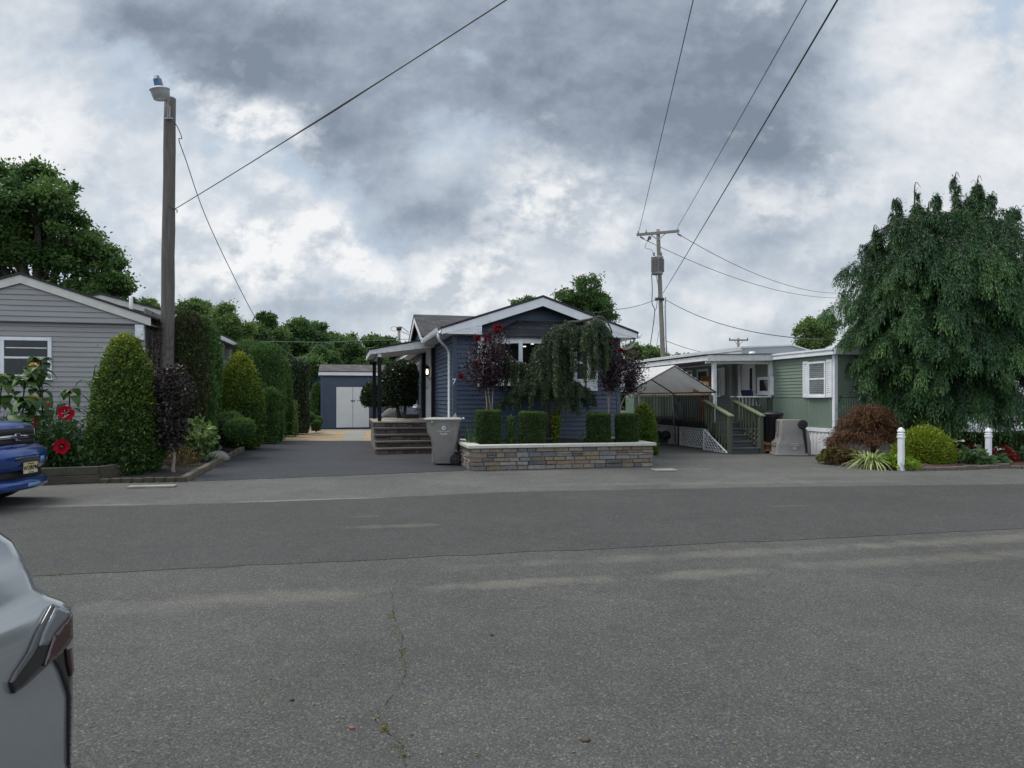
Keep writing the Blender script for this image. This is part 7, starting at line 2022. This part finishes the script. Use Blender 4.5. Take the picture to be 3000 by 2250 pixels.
shrub('gold_mound', 'bright gold thread leaved mound behind the nearer white post', 'shrub', (Pt(2702, HZ, 15.3).x, 15.3, .05), prof_scale([(.9, 0), (1, .2), (.95, .45), (.8, .68), (.55, .86), (.28, .96), (0, 1)], .63, .78), 17000, (.09, .020), 'lf_gold', 101, amp=.07, freq=6, thick=.06, up=.15, out=.9, jit=.5, scale=(1, .8, 1), bias=lambda P, N, H: .3 + .4 * np.clip(N[:, 2], 0, 1))
blade_clump('ribbon_grass', 'cream striped grass clump spilling over the bed edging', 'plant', (Pt(2552, HZ, 14.9).x, 14.9, .06), 300, .66, .030, 'lf_ribbon', 102, (.5, 1.5), .16)
blade_clump('spider_lily', 'long green strap leaves left of the gold mound', 'plant', (Pt(2606, HZ, 15.6).x, 15.6, .06), 40, .55, .03, 'lf_grass', 112, (.4, 1.2), .1)
def leafy(name, label, cat, px, d, r_, h, n, leaf, mat, seed, group=None):
    rg = np.random.default_rng(seed); t = thing(name, label, cat, (Pt(px, HZ, d).x, d, .06), 0, group)
    a = rg.random(n) * 6.283; q = np.sqrt(rg.random(n)); z = h * (1 - q ** 2 * .75) * (.35 + .65 * rg.random(n))
    P_ = np.stack([q * r_ * np.cos(a), q * r_ * np.sin(a) * .8, z], 1); D_ = np.stack([np.cos(a), np.sin(a), .15 - .5 * q], 1) + rg.normal(size=(n, 3)) * .4
    leaf_mesh('foliage', P_, D_, leaf[0] * (.7 + .6 * rg.random(n)), leaf[1] * (.7 + .6 * rg.random(n)), mat, t, rng=rg, side=np.stack([-np.sin(a), np.cos(a), rg.normal(size=n) * .3], 1))
    mb = MB()
    for i in range(9): b_ = i * .7; mb.tube([(0, 0, 0), (r_ * .35 * math.cos(b_), r_ * .35 * math.sin(b_), h * .4), (r_ * .6 * math.cos(b_), r_ * .6 * math.sin(b_), h * .6)], .007, 4)
    mb.build('stems', 'lf_under', t); return t
leafy('potato_vine', 'lime green potato vine around the foot of the nearer white post', 'plant', 2626, 14.65, .42, .24, 340, (.13, .10), 'lf_lime', 103)
leafy('coleus', 'burgundy coleus clump at the left end of the flower bed', 'plant', 2452, 15.75, .36, .36, 800, (.12, .07), 'lf_coleus', 104); leafy('coleus', 'second burgundy coleus clump next to the striped grass', 'plant', 2488, 15.4, .28, .32, 500, (.12, .07), 'lf_coleus', 105)
leafy('begonia', 'red leaved begonia right of the gold mound', 'plant', 2792, 15.3, .24, .36, 520, (.07, .05), 'lf_red', 106); leafy('begonia', 'red leaved begonia right of the farther white post', 'plant', 2936, 15.6, .32, .38, 800, (.07, .05), 'lf_red', 107); leafy('begonia', 'red leaved begonia behind the hosta before the dark hedge', 'plant', 2852, 16.0, .40, .42, 500, (.06, .045), 'lf_red', 108)
leafy('hosta', 'green hosta with pale edged leaves left of the farther white post', 'plant', 2848, 15.2, .40, .34, 420, (.17, .085), 'lf_hosta', 109); leafy('hosta', 'small hosta at the foot of the farther white post', 'plant', 2918, 15.2, .22, .24, 200, (.13, .06), 'lf_hosta', 110); leafy('hosta', 'hosta at the right picture edge of the flower bed', 'plant', 2984, 15.7, .35, .3, 260, (.15, .07), 'lf_hosta', 111)
for i, (px_, py_, w_, dx_) in enumerate(((2813, 1290, 'left', 6), (2866, 1306, 'middle', 2), (2860, 1322, 'lowest', 4), (2926, 1314, 'right', 3))):
    c = Pt(px_, py_, 15.4); t = thing('lily', ['white lily bloom above the hosta nearest the gold mound', 'white lily bloom before the hedge left of the farther post', 'lowest white lily bloom above the hosta', 'white lily bloom right of the farther white post'][i], 'flower', (c.x, c.y, .06))
    mb = MB(); mb.tube([(0, 0, 0), (.02, 0, c.z - .12), (.0, 0, c.z - .06)], .006, 5); mb.build('stem', 'lf_under', t); rg = np.random.default_rng(i)
    a = np.arange(9) * .7 + i; leaf_mesh('petals', np.tile([[0, 0, c.z - .06]], (9, 1)) + rg.normal(size=(9, 3)) * .02, np.stack([np.cos(a), np.sin(a), .2 - .7 * rg.random(9)], 1), .085, .032, 'lf_white', t, rg)
# low clipped hedge
rg2 = np.random.default_rng(31); n = 26000
t = thing('low_hedge', 'low dark clipped hedge behind the flower bed at the right', 'hedge', (Pt(2800, HZ, 17.2).x, 17.2, 0), R(9))
Lh, Wh, Hh = 4.2, .55, .62
f_ = rg2.random(n); P_ = np.empty((n, 3)); N_ = np.zeros((n, 3))
top = f_ < .42; P_[:, 0] = rg2.random(n) * Lh; P_[:, 1] = np.where(top, rg2.random(n) * Wh, np.where(f_ < .85, 0, Wh)); P_[:, 2] = np.where(top, Hh, rg2.random(n) * Hh)
N_[top] = (0, 0, 1); N_[(~top) & (f_ < .85)] = (0, -1, 0); N_[f_ >= .85] = (0, 1, 0)
P_ += N_ * (wobble(P_, rg2, .035, 4) - np.abs(rg2.normal(size=n)) * .03)[:, None]; endr = (P_[:, 0] < .25) & top; P_[endr, 2] -= .08
leaf_mesh('foliage', P_, N_ * .8 + np.array([0, 0, .3]) + rg2.normal(size=(n, 3)) * .6, .045, .02, 'lf_box', t, rg2)
mb = MB(); mb.box(.06, Lh - .06, .06, Wh - .06, .05, Hh - .07); mb.build('branches', 'core', t)  # added solid dark block filling the hedge behind its leaves
# red japanese maple
rg2 = np.random.default_rng(32); c0 = Pt(2548, HZ, 16.6)
t = thing('japanese_maple', 'low spreading rusty red lace leaf maple under the big weeping tree', 'shrub', (c0.x, c0.y, 0))
mb = MB(); mb.tube([(.1, 0, -.05), (.08, 0, .4), (0, 0, .75)], [.07, .055, .045], 9); P_, D_ = [], []
for i in range(150):
    a = rg2.random() * 6.283; q = .35 + .65 * rg2.random() ** .6; R_ = (1.06 if math.cos(a) < 0 else .85) * q; ztop = 1.42 - .85 * q ** 2.6 + .05 * rg2.normal()
    e = Vector((R_ * math.cos(a), R_ * math.sin(a) * .75, max(.50, ztop - .12 * q))); mid = Vector((e.x * .55, e.y * .55, ztop + .06)); mb.tube([(0, 0, .7), mid * .6 + Vector((0, 0, .35)), mid, e], [.014, .010, .007, .003], 4, caps=False)
    k_ = 230; s_ = rg2.random(k_)[:, None]; A, B, C = np.array(mid * .75 + Vector((0, 0, .25))), np.array(mid), np.array(e)
    c = np.where(s_ < .35, A + (B - A) * s_ / .35, B + (C - B) * (s_ - .35) / .65); drop_ = rg2.random((k_, 1)) * .16
    P_.append(c + rg2.normal(size=(k_, 3)) * np.array([.07, .07, .025]) - drop_ * np.array([0, 0, 1])); D_.append(np.tile([[math.cos(a) * .7, math.sin(a) * .7, -.55]], (k_, 1)) + rg2.normal(size=(k_, 3)) * .35)
mb.build('trunk', 'bark', t); P_ = np.concatenate(P_); D_ = np.concatenate(D_)
leaf_mesh('foliage', P_, D_, .075 * (.6 + .8 * rg2.random(len(P_))), .013, 'lf_maple', t, rg2)
# bed edging blocks
EDG = [(2428, 1359), (2468, 1365), (2515, 1371), (2560, 1374), (2600, 1376), (2636, 1377), (2672, 1377.5), (2705, 1378), (2735, 1378), (2766, 1377.5), (2797, 1377), (2828, 1376), (2858, 1374.5), (2890, 1373), (2922, 1372), (2955, 1372), (2990, 1373), (3030, 1374)]
rg = random.Random(12)
for i, (a, b) in enumerate(zip(EDG, EDG[1:])):
    p, q = Gd(*a), Gd(*b); p = p.lerp(q, .02); q = p.lerp(q, .97); mb = MB(); hz = rg.uniform(.075, .11)
    mb.bar((0, 0, hz / 2 - .01), (q.x - p.x, q.y - p.y, hz / 2 - .01 + rg.uniform(-.01, .01)), .13, hz); o = mb.build('edging_block', 'brick_edge', bevel=.015, loc=(p.x, p.y, 0))
    tag(o, 'brown edging block laid end to end along the right flower bed', 'edging', 'edging blocks of the right bed')
# big weeping cedar
rg2 = np.random.default_rng(40); c0 = Pt(2748, HZ, 17.6); zc_ = 17.6 / 16.5
t = thing('weeping_cedar', 'huge dark weeping cedar with several drooping tops at the right', 'tree', (c0.x, c0.y, 0))
LEAD = [(2625, 590, -.2), (2680, 545, .3), (2799, 516, .0), (2864, 526, -.3), (2973, 612, .2), (2740, 580, .9), (2560, 668, -.1), (3040, 640, .4), (2835, 585, 1.0), (2905, 570, .8), (2720, 600, -.6)]
mb = MB(); tops = []
for (px_, py_, j) in LEAD:
    e = Pt(px_, py_, 17.6 + j) - Vector((c0.x, c0.y, 0)); b0 = Vector((rg2.normal() * .06, rg2.normal() * .06, .0)); m1 = Vector((e.x * .45, e.y * .45, e.z * .42)); m2 = Vector((e.x * .9, e.y * .9, e.z * .78)); tops.append([b0, m1, m2, e])
    mb.tube(smooth([b0, m1, m2, e, e + Vector((.12 if px_ > 2700 else .16, 0, -.04))], 6), [.085 * (1 - i / 24.5) ** 1.6 + .003 for i in range(25)], 7)
mb.tube([(0, 0, -.1), (0, 0, .7), (.02, 0, 1.6)], [.26, .21, .17], 12)
P_, D_, RV, SD = [], [], [], []
ENV = [(0.9, 1.7), (1.2, 2.25), (1.75, 2.55), (2.7, 2.75), (3.6, 2.72), (4.4, 2.45), (5.0, 2.0), (5.6, 1.35), (6.3, .7), (7.2, .3)]
def env(z):
    for (a, r0), (b, r1) in zip(ENV, ENV[1:]):
        if a <= z <= b: return r0 + (r1 - r0) * (z - a) / (b - a)
    return ENV[0][1] if z < .9 else .25
def hand(p, outd, size, lite):
    """drooping fan: several sprays arching out and down from one twig"""
    ns, nc_ = 9, 8; az_ = math.atan2(outd[1], outd[0]); a = az_ + np.linspace(-1.15, 1.15, ns) + rg2.normal(size=ns) * .15; L = size * (1 - .28 * np.abs(np.linspace(-1, 1, ns))) * (.75 + .5 * rg2.random(ns))
    t_ = (np.arange(nc_) + rg2.random(nc_) * .6) / nc_; A, Tt = np.meshgrid(a, t_, indexing='ij'); LL = L[:, None] * np.ones_like(Tt)
    hor = LL * (.75 * Tt - .30 * Tt ** 2); ver = LL * (.10 * Tt - 1.05 * Tt ** 1.7)
    c = np.stack([p[0] + hor * np.cos(A), p[1] + hor * np.sin(A), p[2] + ver], -1).reshape(-1, 3); n = len(c)
    d = np.stack([np.cos(A) * (.75 - .6 * Tt), np.sin(A) * (.75 - .6 * Tt), .10 - 1.78 * Tt ** .7], -1).reshape(-1, 3)
    P_.append(c + rg2.normal(size=(n, 3)) * .015); D_.append(nrm(d) + rg2.normal(size=(n, 3)) * .22); SD.append(np.stack([np.cos(A), np.sin(A), .5 + 0 * A], -1).reshape(-1, 3) + rg2.normal(size=(n, 3)) * .5)
    RV.append(np.clip(lite + .18 * rg2.random(n) + .38 * Tt.reshape(-1) ** 2, 0, 1))
def branch(p0, az, R_, ze, nc, wide=.16):
    d_ = np.array([math.cos(az), math.sin(az)]); e = Vector((p0.x + d_[0] * R_, p0.y + d_[1] * R_, ze)); mid = p0.lerp(e, .55); mid.z = max(p0.z, ze) + .12 * R_ + .10; path = smooth([p0, mid, e], 7)
    mb.tube(path, [.014 * (1 - i / (len(path) + 1)) + .003 for i in range(len(path))], 4, caps=False); lite = .0 + .5 * rg2.random() ** 2
    A_ = np.array([tuple(v) for v in path]); k_ = int(16 + 46 * R_); q_ = (.25 + .75 * rg2.random(k_)) * (len(path) - 1.001); i_ = q_.astype(int); c_ = A_[i_] + (A_[i_ + 1] - A_[i_]) * (q_ - i_)[:, None]; ax_ = nrm(A_[i_ + 1] - A_[i_])
    P_.append(c_ + rg2.normal(size=(k_, 3)) * np.array([.05, .05, .02]) + np.array([0, 0, .02])); D_.append(ax_ * .9 + rg2.normal(size=(k_, 3)) * .45 - np.array([0, 0, .25])); SD.append(rg2.normal(size=(k_, 3)) + np.array([0, 0, 1.0])); RV.append(np.clip(lite + .12 + .3 * rg2.random(k_), 0, 1))
    for q in range(nc):
        s_ = .30 + .70 * (q + rg2.random()) / nc; c = path[min(len(path) - 1, int(s_ * len(path)))]; lat = rg2.normal() * wide * (1.25 - s_ * .6); cc = (c.x - d_[1] * lat, c.y + d_[0] * lat, c.z - .03 - abs(lat) * .3)
        a2 = az + rg2.normal() * .5; hand(cc, (math.cos(a2), math.sin(a2)), (.26 + .26 * rg2.random()) * (.50 + .50 * min(1, R_ * 1.2)), lite * .8 + .14 * (s_ > .75))
for i in range(380):
    z = .95 + 4.7 * rg2.random() ** .95; az = rg2.random() * 6.283
    if math.sin(az) > .5 and rg2.random() < .5: az = -az
    R0 = env(z); lead = tops[rg2.integers(len(tops))]; f_ = min(.98, (z + .3) / lead[3].z); p0 = lead[1].lerp(lead[2], max(0, min(1, (f_ - .42) / .36))) if f_ < .78 else lead[2].lerp(lead[3], (f_ - .78) / .22); p0 = Vector((p0.x, p0.y, min(z + .35, lead[3].z - .1)))
    tx, ty = math.cos(az) * R0 * .98, math.sin(az) * R0 * .85; f2 = .55 + .45 * rg2.random() ** .5; vx, vy = tx * f2 - p0.x * .9, ty * f2 - p0.y * .9; R_ = math.hypot(vx, vy)
    if R_ < .2: continue
    branch(p0, math.atan2(vy, vx), R_, z - .05 * R_, int(7 + 9 * R_ / 2))
for ld in tops:
    for k_ in range(95):
        zf = .34 + .655 * rg2.random() ** .75; p0 = ld[1].lerp(ld[2], max(0, (zf - .42) / .36)) if zf < .78 else ld[2].lerp(ld[3], (zf - .78) / .22); az = rg2.random() * 6.283
        R_ = (.04 + 1.15 * (1 - zf)) * (.30 + 1.25 * rg2.random() ** 1.6)
        if zf > .9 and rg2.random() < .55: continue
        branch(p0, az, R_, p0.z - .22 * R_ - .02 + .08 * rg2.random(), max(2, int(1 + 7 * R_)), .05)
branch(Vector((-1.7, -.3, 3.6)), math.pi * 1.02, 1.45, 3.72, 16, .14); branch(Vector((-1.6, -.3, 4.6)), math.pi * .98, 1.05, 4.75, 14, .14)
mb.build('trunk', 'bark', t); P_, D_, RV, SD = map(np.concatenate, (P_, D_, RV, SD))
leaf_mesh('foliage', P_, D_, .085 * (.6 + .7 * rg2.random(len(P_))), .022 * (.6 + .8 * rg2.random(len(P_))), 'lf_cedar', t, rg2, RV, side=SD)
print('cedar leaves', len(P_))

# behind the cedar: white house end, boxes, bicycle
WF = Frame(14.9, 22.5, 13.0); t = thing('white_house', 'white sided house end glimpsed behind the weeping cedar at the right edge', 'house', WF.o, R(13))
mb = MB(); mb.siding(lambda z: 0, lambda z: 5, .5, 2.7, .11, depth=.02); mb.M = FACE_L; mb.siding(lambda z: -12, lambda z: 0, .5, 2.7, .11, depth=.02); mb.M = I4; mb.box(.02, 4.98, .02, 12, 0, 2.7); mb.build('wall', 'white', t)
mb = MB(); mb.roofquad((-.25, 12.2, 2.7), (-.25, -.25, 2.7), (2.5, -.25, 3.5), (2.5, 12.2, 3.5)); mb.roofquad((5.25, -.25, 2.7), (5.25, 12.2, 2.7), (2.5, 12.2, 3.5), (2.5, -.25, 3.5)); mb.prism([(0, 2.7), (5, 2.7), (2.5, 3.45)], 0, .05); mb.build('roof', 'roof_grey', t)
window(t, FACE_L, -4.2, -3.2, 1.2, 2.3, y=-.02)
for i, (px_, d, w_, h_) in enumerate(((2920, 19.6, .30, .62), (2948, 20.0, .30, .60))):
    p = Pt(px_, HZ, d); mb = MB(); mb.box(-w_ / 2, w_ / 2, -.15, .15, 0, h_); mb.box(-w_ / 2 - .012, w_ / 2 + .012, -.165, .165, h_ + .001, h_ + .03); o = mb.build('storage_bin', 'white', bevel=.012, loc=(p.x, p.y, .25)); tag(o, ['white storage bin left of its twin behind the low hedge', 'white storage bin right of its twin, nearer the bicycle'][i], 'storage bin')
p = Pt(2985, HZ, 19.3); t = thing('bicycle', 'white and red bicycle leaning behind the hedge at the right edge', 'bicycle', (p.x, p.y, 0), R(25))
for x in (-.5, .5):
    w = MB(); w.tube([(x + .31 * math.cos(a * .2618), 0, .33 + .31 * math.sin(a * .2618)) for a in range(25)], .02, 6); wo_ = w.build('wheel', 'rubber', t)
    w = MB()
    for a in range(10): w.bar((x, 0, .33), (x + .3 * math.cos(a * .628), 0, .33 + .3 * math.sin(a * .628)), .006, .006)
    w.build('spokes', 'galv', wo_)
mb = MB()
for a, b in (((-.5, 0, .33), (-.12, 0, .32)), ((-.5, 0, .33), (-.2, 0, .75)), ((-.12, 0, .32), (-.24, 0, .85)), ((-.12, 0, .32), (.36, 0, .78)), ((-.2, 0, .75), (.34, 0, .84)), ((.33, 0, .95), (.5, 0, .33))): mb.tube([a, b], .022, 7)
mb.build('frame', 'white', t); mb = MB(); mb.tube([(.30, -.28, 1.06), (.36, -.2, 1.02), (.33, 0, .97), (.36, .2, 1.02), (.30, .28, 1.06)], .014, 6); mb.build('handlebar', 'steel', t); mb = MB(); mb.loft([[(-.36, -.07, .86), (-.36, .07, .86), (-.36, .07, .90), (-.36, -.07, .90)], [(-.1, -.02, .87), (-.1, .02, .87), (-.1, .02, .90), (-.1, -.02, .90)]]); mb.build('saddle', 'red_petal', t, bevel=.01)

# background trees --------------------------------------------------
def lob(px, py, d, rpx, base): p = Pt(px, py, d); return (p.x - base[0], p.y - base[1], p.z, rpx / FPX * d)
def btree(name, label, d, lobes, n, leaf, mat, seed, base_px=None, tr=.22, th=None, group=None, nclump=14, clump=.36, **kw):
    bx_ = sum(l[0] for l in lobes) / len(lobes) if base_px is None else base_px; b = (Pt(bx_, HZ, d).x, d); rg = random.Random(seed)
    L = [lob(l[0], l[1], d + rg.uniform(-.5, .9) * l[2] / FPX * d, l[2], b) for l in lobes]; zmin = min(l[2] - l[3] for l in L)
    return tree(name, label, 'tree', (b[0], b[1], 0), th or max(2.0, zmin + .5), tr, L, n, leaf, mat, seed, group=group, nclump=nclump, clump=clump, **kw)
btree('oak_tree', 'large dark oak standing behind the grey house', 36, [(110, 590, 110), (215, 690, 90), (20, 640, 120), (110, 720, 120), (260, 770, 85), (330, 810, 70), (200, 830, 110), (40, 800, 120), (-80, 700, 150), (-60, 850, 130), (350, 870, 45), (300, 900, 70), (105, 530, 70), (170, 560, 60), (-30, 560, 90)], 98800, (0.198, 0.125), 'lf_oak', 201, 90, .5, nclump=13, clump=.34)
G_ = 'trees beyond the park'
btree('locust_tree', 'pale feathery tree left of the utility pole beyond the roof', 46, [(435, 905, 38), (425, 940, 45), (465, 950, 35)], 13300, (0.172, 0.086), 'lf_light', 202, group=G_)
btree('locust_tree', 'pale open crowned tree just right of the utility pole', 48, [(560, 920, 42), (585, 895, 30), (600, 950, 50), (545, 960, 45)], 22800, (0.185, 0.086), 'lf_light', 203, group=G_, clump=.42)
btree('locust_tree', 'pale open crowned tree with bare twigs above the roof end', 47, [(655, 930, 45), (640, 960, 55), (690, 965, 45), (625, 990, 60), (680, 1010, 50)], 28500, (0.185, 0.086), 'lf_light', 204, group=G_, clump=.42)
btree('maple_tree', 'green tree with a thin tuft on top left of the dark round trees', 58, [(765, 990, 42), (780, 930, 24), (800, 1000, 50), (755, 1040, 60), (770, 960, 30)], 26600, (0.224, 0.158), 'lf_wood', 205, group=G_)
btree('oak_tree', 'dark round crowned oak in the middle of the tree line', 66, [(860, 985, 50), (885, 960, 38), (835, 1000, 42), (860, 1040, 70), (905, 1010, 50)], 36100, (0.238, 0.172), 'lf_oak', 206, group=G_)
btree('oak_tree', 'dark round crowned oak right of the middle of the tree line', 68, [(945, 1000, 45), (925, 970, 32), (970, 1015, 38), (940, 1050, 70), (900, 1060, 60)], 34200, (0.238, 0.172), 'lf_oak', 207, group=G_)
btree('maple_tree', 'light green tree before the dark oaks', 50, [(940, 1030, 34), (955, 1070, 50), (920, 1090, 50), (965, 1110, 50)], 20900, (0.198, 0.132), 'lf_light', 208, group=G_, amp=None) if False else btree('maple_tree', 'light green tree before the dark oaks', 50, [(940, 1030, 34), (955, 1070, 50), (920, 1090, 50), (965, 1110, 50)], 20900, (0.198, 0.132), 'lf_wood', 208, group=G_)
btree('maple_tree', 'middle green tree behind the blue shed', 56, [(1020, 1010, 36), (1045, 1020, 34), (1030, 1060, 60), (1070, 1060, 50), (1000, 1060, 50)], 28500, (0.218, 0.152), 'lf_wood', 209, group=G_)
btree('maple_tree', 'bushy tree above the porch roof left of the blue house', 58, [(1110, 1010, 38), (1085, 1000, 26), (1140, 1010, 30), (1110, 1055, 60), (1160, 1040, 40), (1190, 1030, 30), (1200, 1080, 50)], 28500, (0.218, 0.152), 'lf_wood', 210, group=G_)
btree('maple_tree', 'shaded low tree filling the gap behind the cushions', 44, [(830, 1090, 50), (880, 1110, 45), (905, 1060, 45), (850, 1140, 50), (960, 1150, 40)], 22800, (0.185, 0.125), 'lf_wood', 211, group=G_)
btree('young_tree', 'airy tree rising behind the blue house ridge', 40, [(1715, 850, 48), (1690, 890, 45), (1735, 885, 42), (1760, 900, 36), (1660, 870, 34), (1725, 930, 42), (1775, 935, 32), (1650, 915, 34), (1765, 870, 25)], 18050, (0.158, 0.086), 'lf_wood', 212, 1710, .13, group=G_, clump=.38)
btree('young_tree', 'thin treetop peeping over the left slope of the blue house roof', 42, [(1520, 895, 26), (1555, 885, 24), (1540, 930, 40)], 4940, (0.145, 0.073), 'lf_wood', 213, None, .1, group=G_, clump=.4)
btree('maple_tree', 'green tree between the blue house and the transformer pole', 46, [(1895, 1045, 40), (1860, 1030, 30), (1930, 1050, 28), (1880, 1085, 60), (1935, 1100, 50), (1840, 1090, 50)], 24700, (0.178, 0.119), 'lf_light', 214, group=G_)
btree('maple_tree', 'distant tree showing over the white roof beside the pole', 70, [(2000, 1055, 30), (2035, 1050, 22), (1990, 1090, 50)], 9500, (0.238, 0.158), 'lf_wood', 215, group=G_)
btree('locust_tree', 'light green spreading tree behind the green house left of the cedar', 40, [(2385, 955, 38), (2355, 975, 30), (2415, 975, 30), (2370, 1000, 34), (2410, 1000, 28), (2430, 945, 26)], 10450, (0.145, 0.079), 'lf_light', 216, 2388, .13, group=G_, clump=.4)
rg2 = np.random.default_rng(55); n = 60000
x = rg2.uniform(-95, 110, n); hgt = 5.2 + 1.6 * np.sin(x * .21) + 1.1 * np.sin(x * .53 + 1); y = 84 + 6 * rg2.random(n) + .0012 * x * x * 3; z = rg2.random(n) ** .8 * hgt
o = leaf_mesh('far_wood', np.stack([x, y, z], 1), rg2.normal(size=(n, 3)), .75, .6, 'lf_wood', None, rg2); tag(o, 'far strip of woodland closing the view along the horizon', 'woodland', kind='stuff')

# small things on the ground ----------------------------------------
def slabcover(px0, py0, w, l, rot, label):
    p = Gd(px0, py0); mb = MB(); mb.box(-w / 2, w / 2, -l / 2, l / 2, 0, .035); o = mb.build('utility_cover', 'concrete', bevel=.008, loc=(p.x, p.y, .0)); o.rotation_euler = (0, 0, R(rot)); return tag(o, label, 'cover slab')
slabcover(446, 1428, .74, .20, 12, 'pale flat cover slab at the kerb corner left of the drive'); slabcover(1946, 1379.5, .48, .30, 8, 'pale square cover slab in front of the planter right end')
# crack with weeds across the near lot
CR = [(1148, 1735), (1150, 1775), (1155, 1805), (1162, 1840), (1180, 1865), (1174, 1890), (1178, 1925), (1190, 1955), (1182, 1990), (1160, 2030), (1110, 2085), (1095, 2105), (1110, 2130), (1140, 2150), (1165, 2175), (1180, 2205), (1190, 2250), (1200, 2330)]
rg = random.Random(21); mb = MB(); vs, fs = [], []
pts = []
for a, b in zip(CR, CR[1:]):
    for j in range(6): pts.append((a[0] + (b[0] - a[0]) * j / 6 + rg.uniform(-4, 4), a[1] + (b[1] - a[1]) * j / 6))
for i, q in enumerate(pts):
    g = Gd(*q); w_ = rg.uniform(.0005, .0022) * (1.3 if i % 11 < 4 else .6); vs += [(g.x - w_, g.y, .008), (g.x + w_, g.y, .008)]
mb.add(vs, [(2 * i, 2 * i + 1, 2 * i + 3, 2 * i + 2) for i in range(len(pts) - 1)]); tag(mb.build('pavement_crack', 'mulch'), kind='structure')
rg2 = np.random.default_rng(9); P_ = []
for (px_, py_, n_, s_) in ((1150, 1802, 22, 6), (1176, 1880, 8, 8), (1180, 1915, 14, 7), (1190, 1955, 14, 6), (1125, 2140, 26, 7), (1170, 2190, 12, 12), (1182, 2215, 18, 9), (1162, 1860, 12, 8)):
    for j in range(n_): g = Gd(px_ + rg2.normal() * s_, py_ + rg2.normal() * s_); P_.append((g.x, g.y, .006))
for (px_, py_, n_, s_) in ((940, 1645, 30, 26), (160, 1687, 12, 10), (1120, 1634, 10, 16), (2260, 1574, 10, 20), (2380, 1347, 30, 14), (1690, 1680, 14, 30)):
    for j in range(n_): g = Gd(px_ + rg2.normal() * s_, py_ + rg2.normal() * 2); P_.append((g.x, g.y, .010))
P_ = np.array(P_); o = leaf_mesh('crack_weeds', P_, rg2.normal(size=P_.shape) * .6 + np.array([0, 0, .7]), .018, .008, 'lf_moss', None, rg2); tag(o, 'tiny weeds growing in the pavement cracks', 'weeds', kind='stuff')
# litter: leaves and pebbles
def pebble(px, py, s_, mat, label, name='pebble', cat='stone', seed=1): g = Gd(px, py); o = rock(name, label, (g.x, g.y, .004 + s_ * .3), (s_, s_ * .8, s_ * .55), seed, mat); o['category'] = cat; return o
pebble(1030, 2137, .013, 'terracotta', 'small orange pebble on the near asphalt left of the crack', seed=5); pebble(1715, 2172, .021, 'bark', 'curled dark brown leaf bit on the near asphalt', 'dry_leaf', 'leaf', 6); pebble(1441, 1864, .013, 'mesh_black', 'dark pebble on the asphalt right of the crack', seed=7); pebble(856, 2055, .013, 'mesh_black', 'dark pebble on the near asphalt left of the crack', seed=8)
rg2 = np.random.default_rng(14); n = 420; px_ = rg2.uniform(0, 3000, n); py_ = 1420 + 800 * rg2.random(n) ** 1.4
P_ = np.array([tuple(Gd(a, b) + Vector((0, 0, .013))) for a, b in zip(px_, py_)]); D_ = rg2.normal(size=(n, 3)) * np.array([1, 1, .12])
o = leaf_mesh('leaf_litter', P_, D_, .022 * (.4 + .9 * rg2.random(n)), .010, 'lf_moss', None, rg2, side=np.tile([[0, 0, 1.0]], (n, 1)) + rg2.normal(size=(n, 3)) * .2); tag(o, 'tiny scattered leaf bits on the asphalt', 'litter', kind='stuff')

rg2 = np.random.default_rng(66); P_ = []
for (a, b, k_, w_) in (((-7.5, 12.15), (-5.9, 12.35), 160, .05), ((-5.88, 12.4), (-7.1, 17.3), 200, .06), ((-.95, 14.2), (3.2, 15.1), 260, .05), ((-3.4, 17.9), (-1.7, 18.3), 70, .06), ((-9.5, 11.75), (-7.6, 12.05), 120, .06), ((7.3, 15.6), (8.2, 14.3), 120, .07), ((8.2, 14.25), (12.5, 14.9), 220, .06), ((5.2, 19.6), (6.0, 18.7), 90, .1), ((-6.0, 12.4), (-1.0, 14.25), 160, .08)):
    t_ = rg2.random(k_); P_.append(np.stack([a[0] + (b[0] - a[0]) * t_ + rg2.normal(size=k_) * w_, a[1] + (b[1] - a[1]) * t_ - np.abs(rg2.normal(size=k_)) * w_, np.full(k_, .011)], 1))
P_ = np.concatenate(P_); n = len(P_)
M['grit'] = leafmat('edge_grit', [(.04, .03, .02), (.12, .10, .06), (.26, .23, .17)], .0, .9, 3, .2)
o = leaf_mesh('edge_grit', P_, rg2.normal(size=(n, 3)) * np.array([1, 1, .15]), .030 * (.3 + .9 * rg2.random(n)), .014, 'grit', None, rg2, side=np.tile([[0, 0, 1.0]], (n, 1)) + rg2.normal(size=(n, 3)) * .3); tag(o, 'dry leaf bits and grit gathered along kerbs and walls', 'litter', kind='stuff')
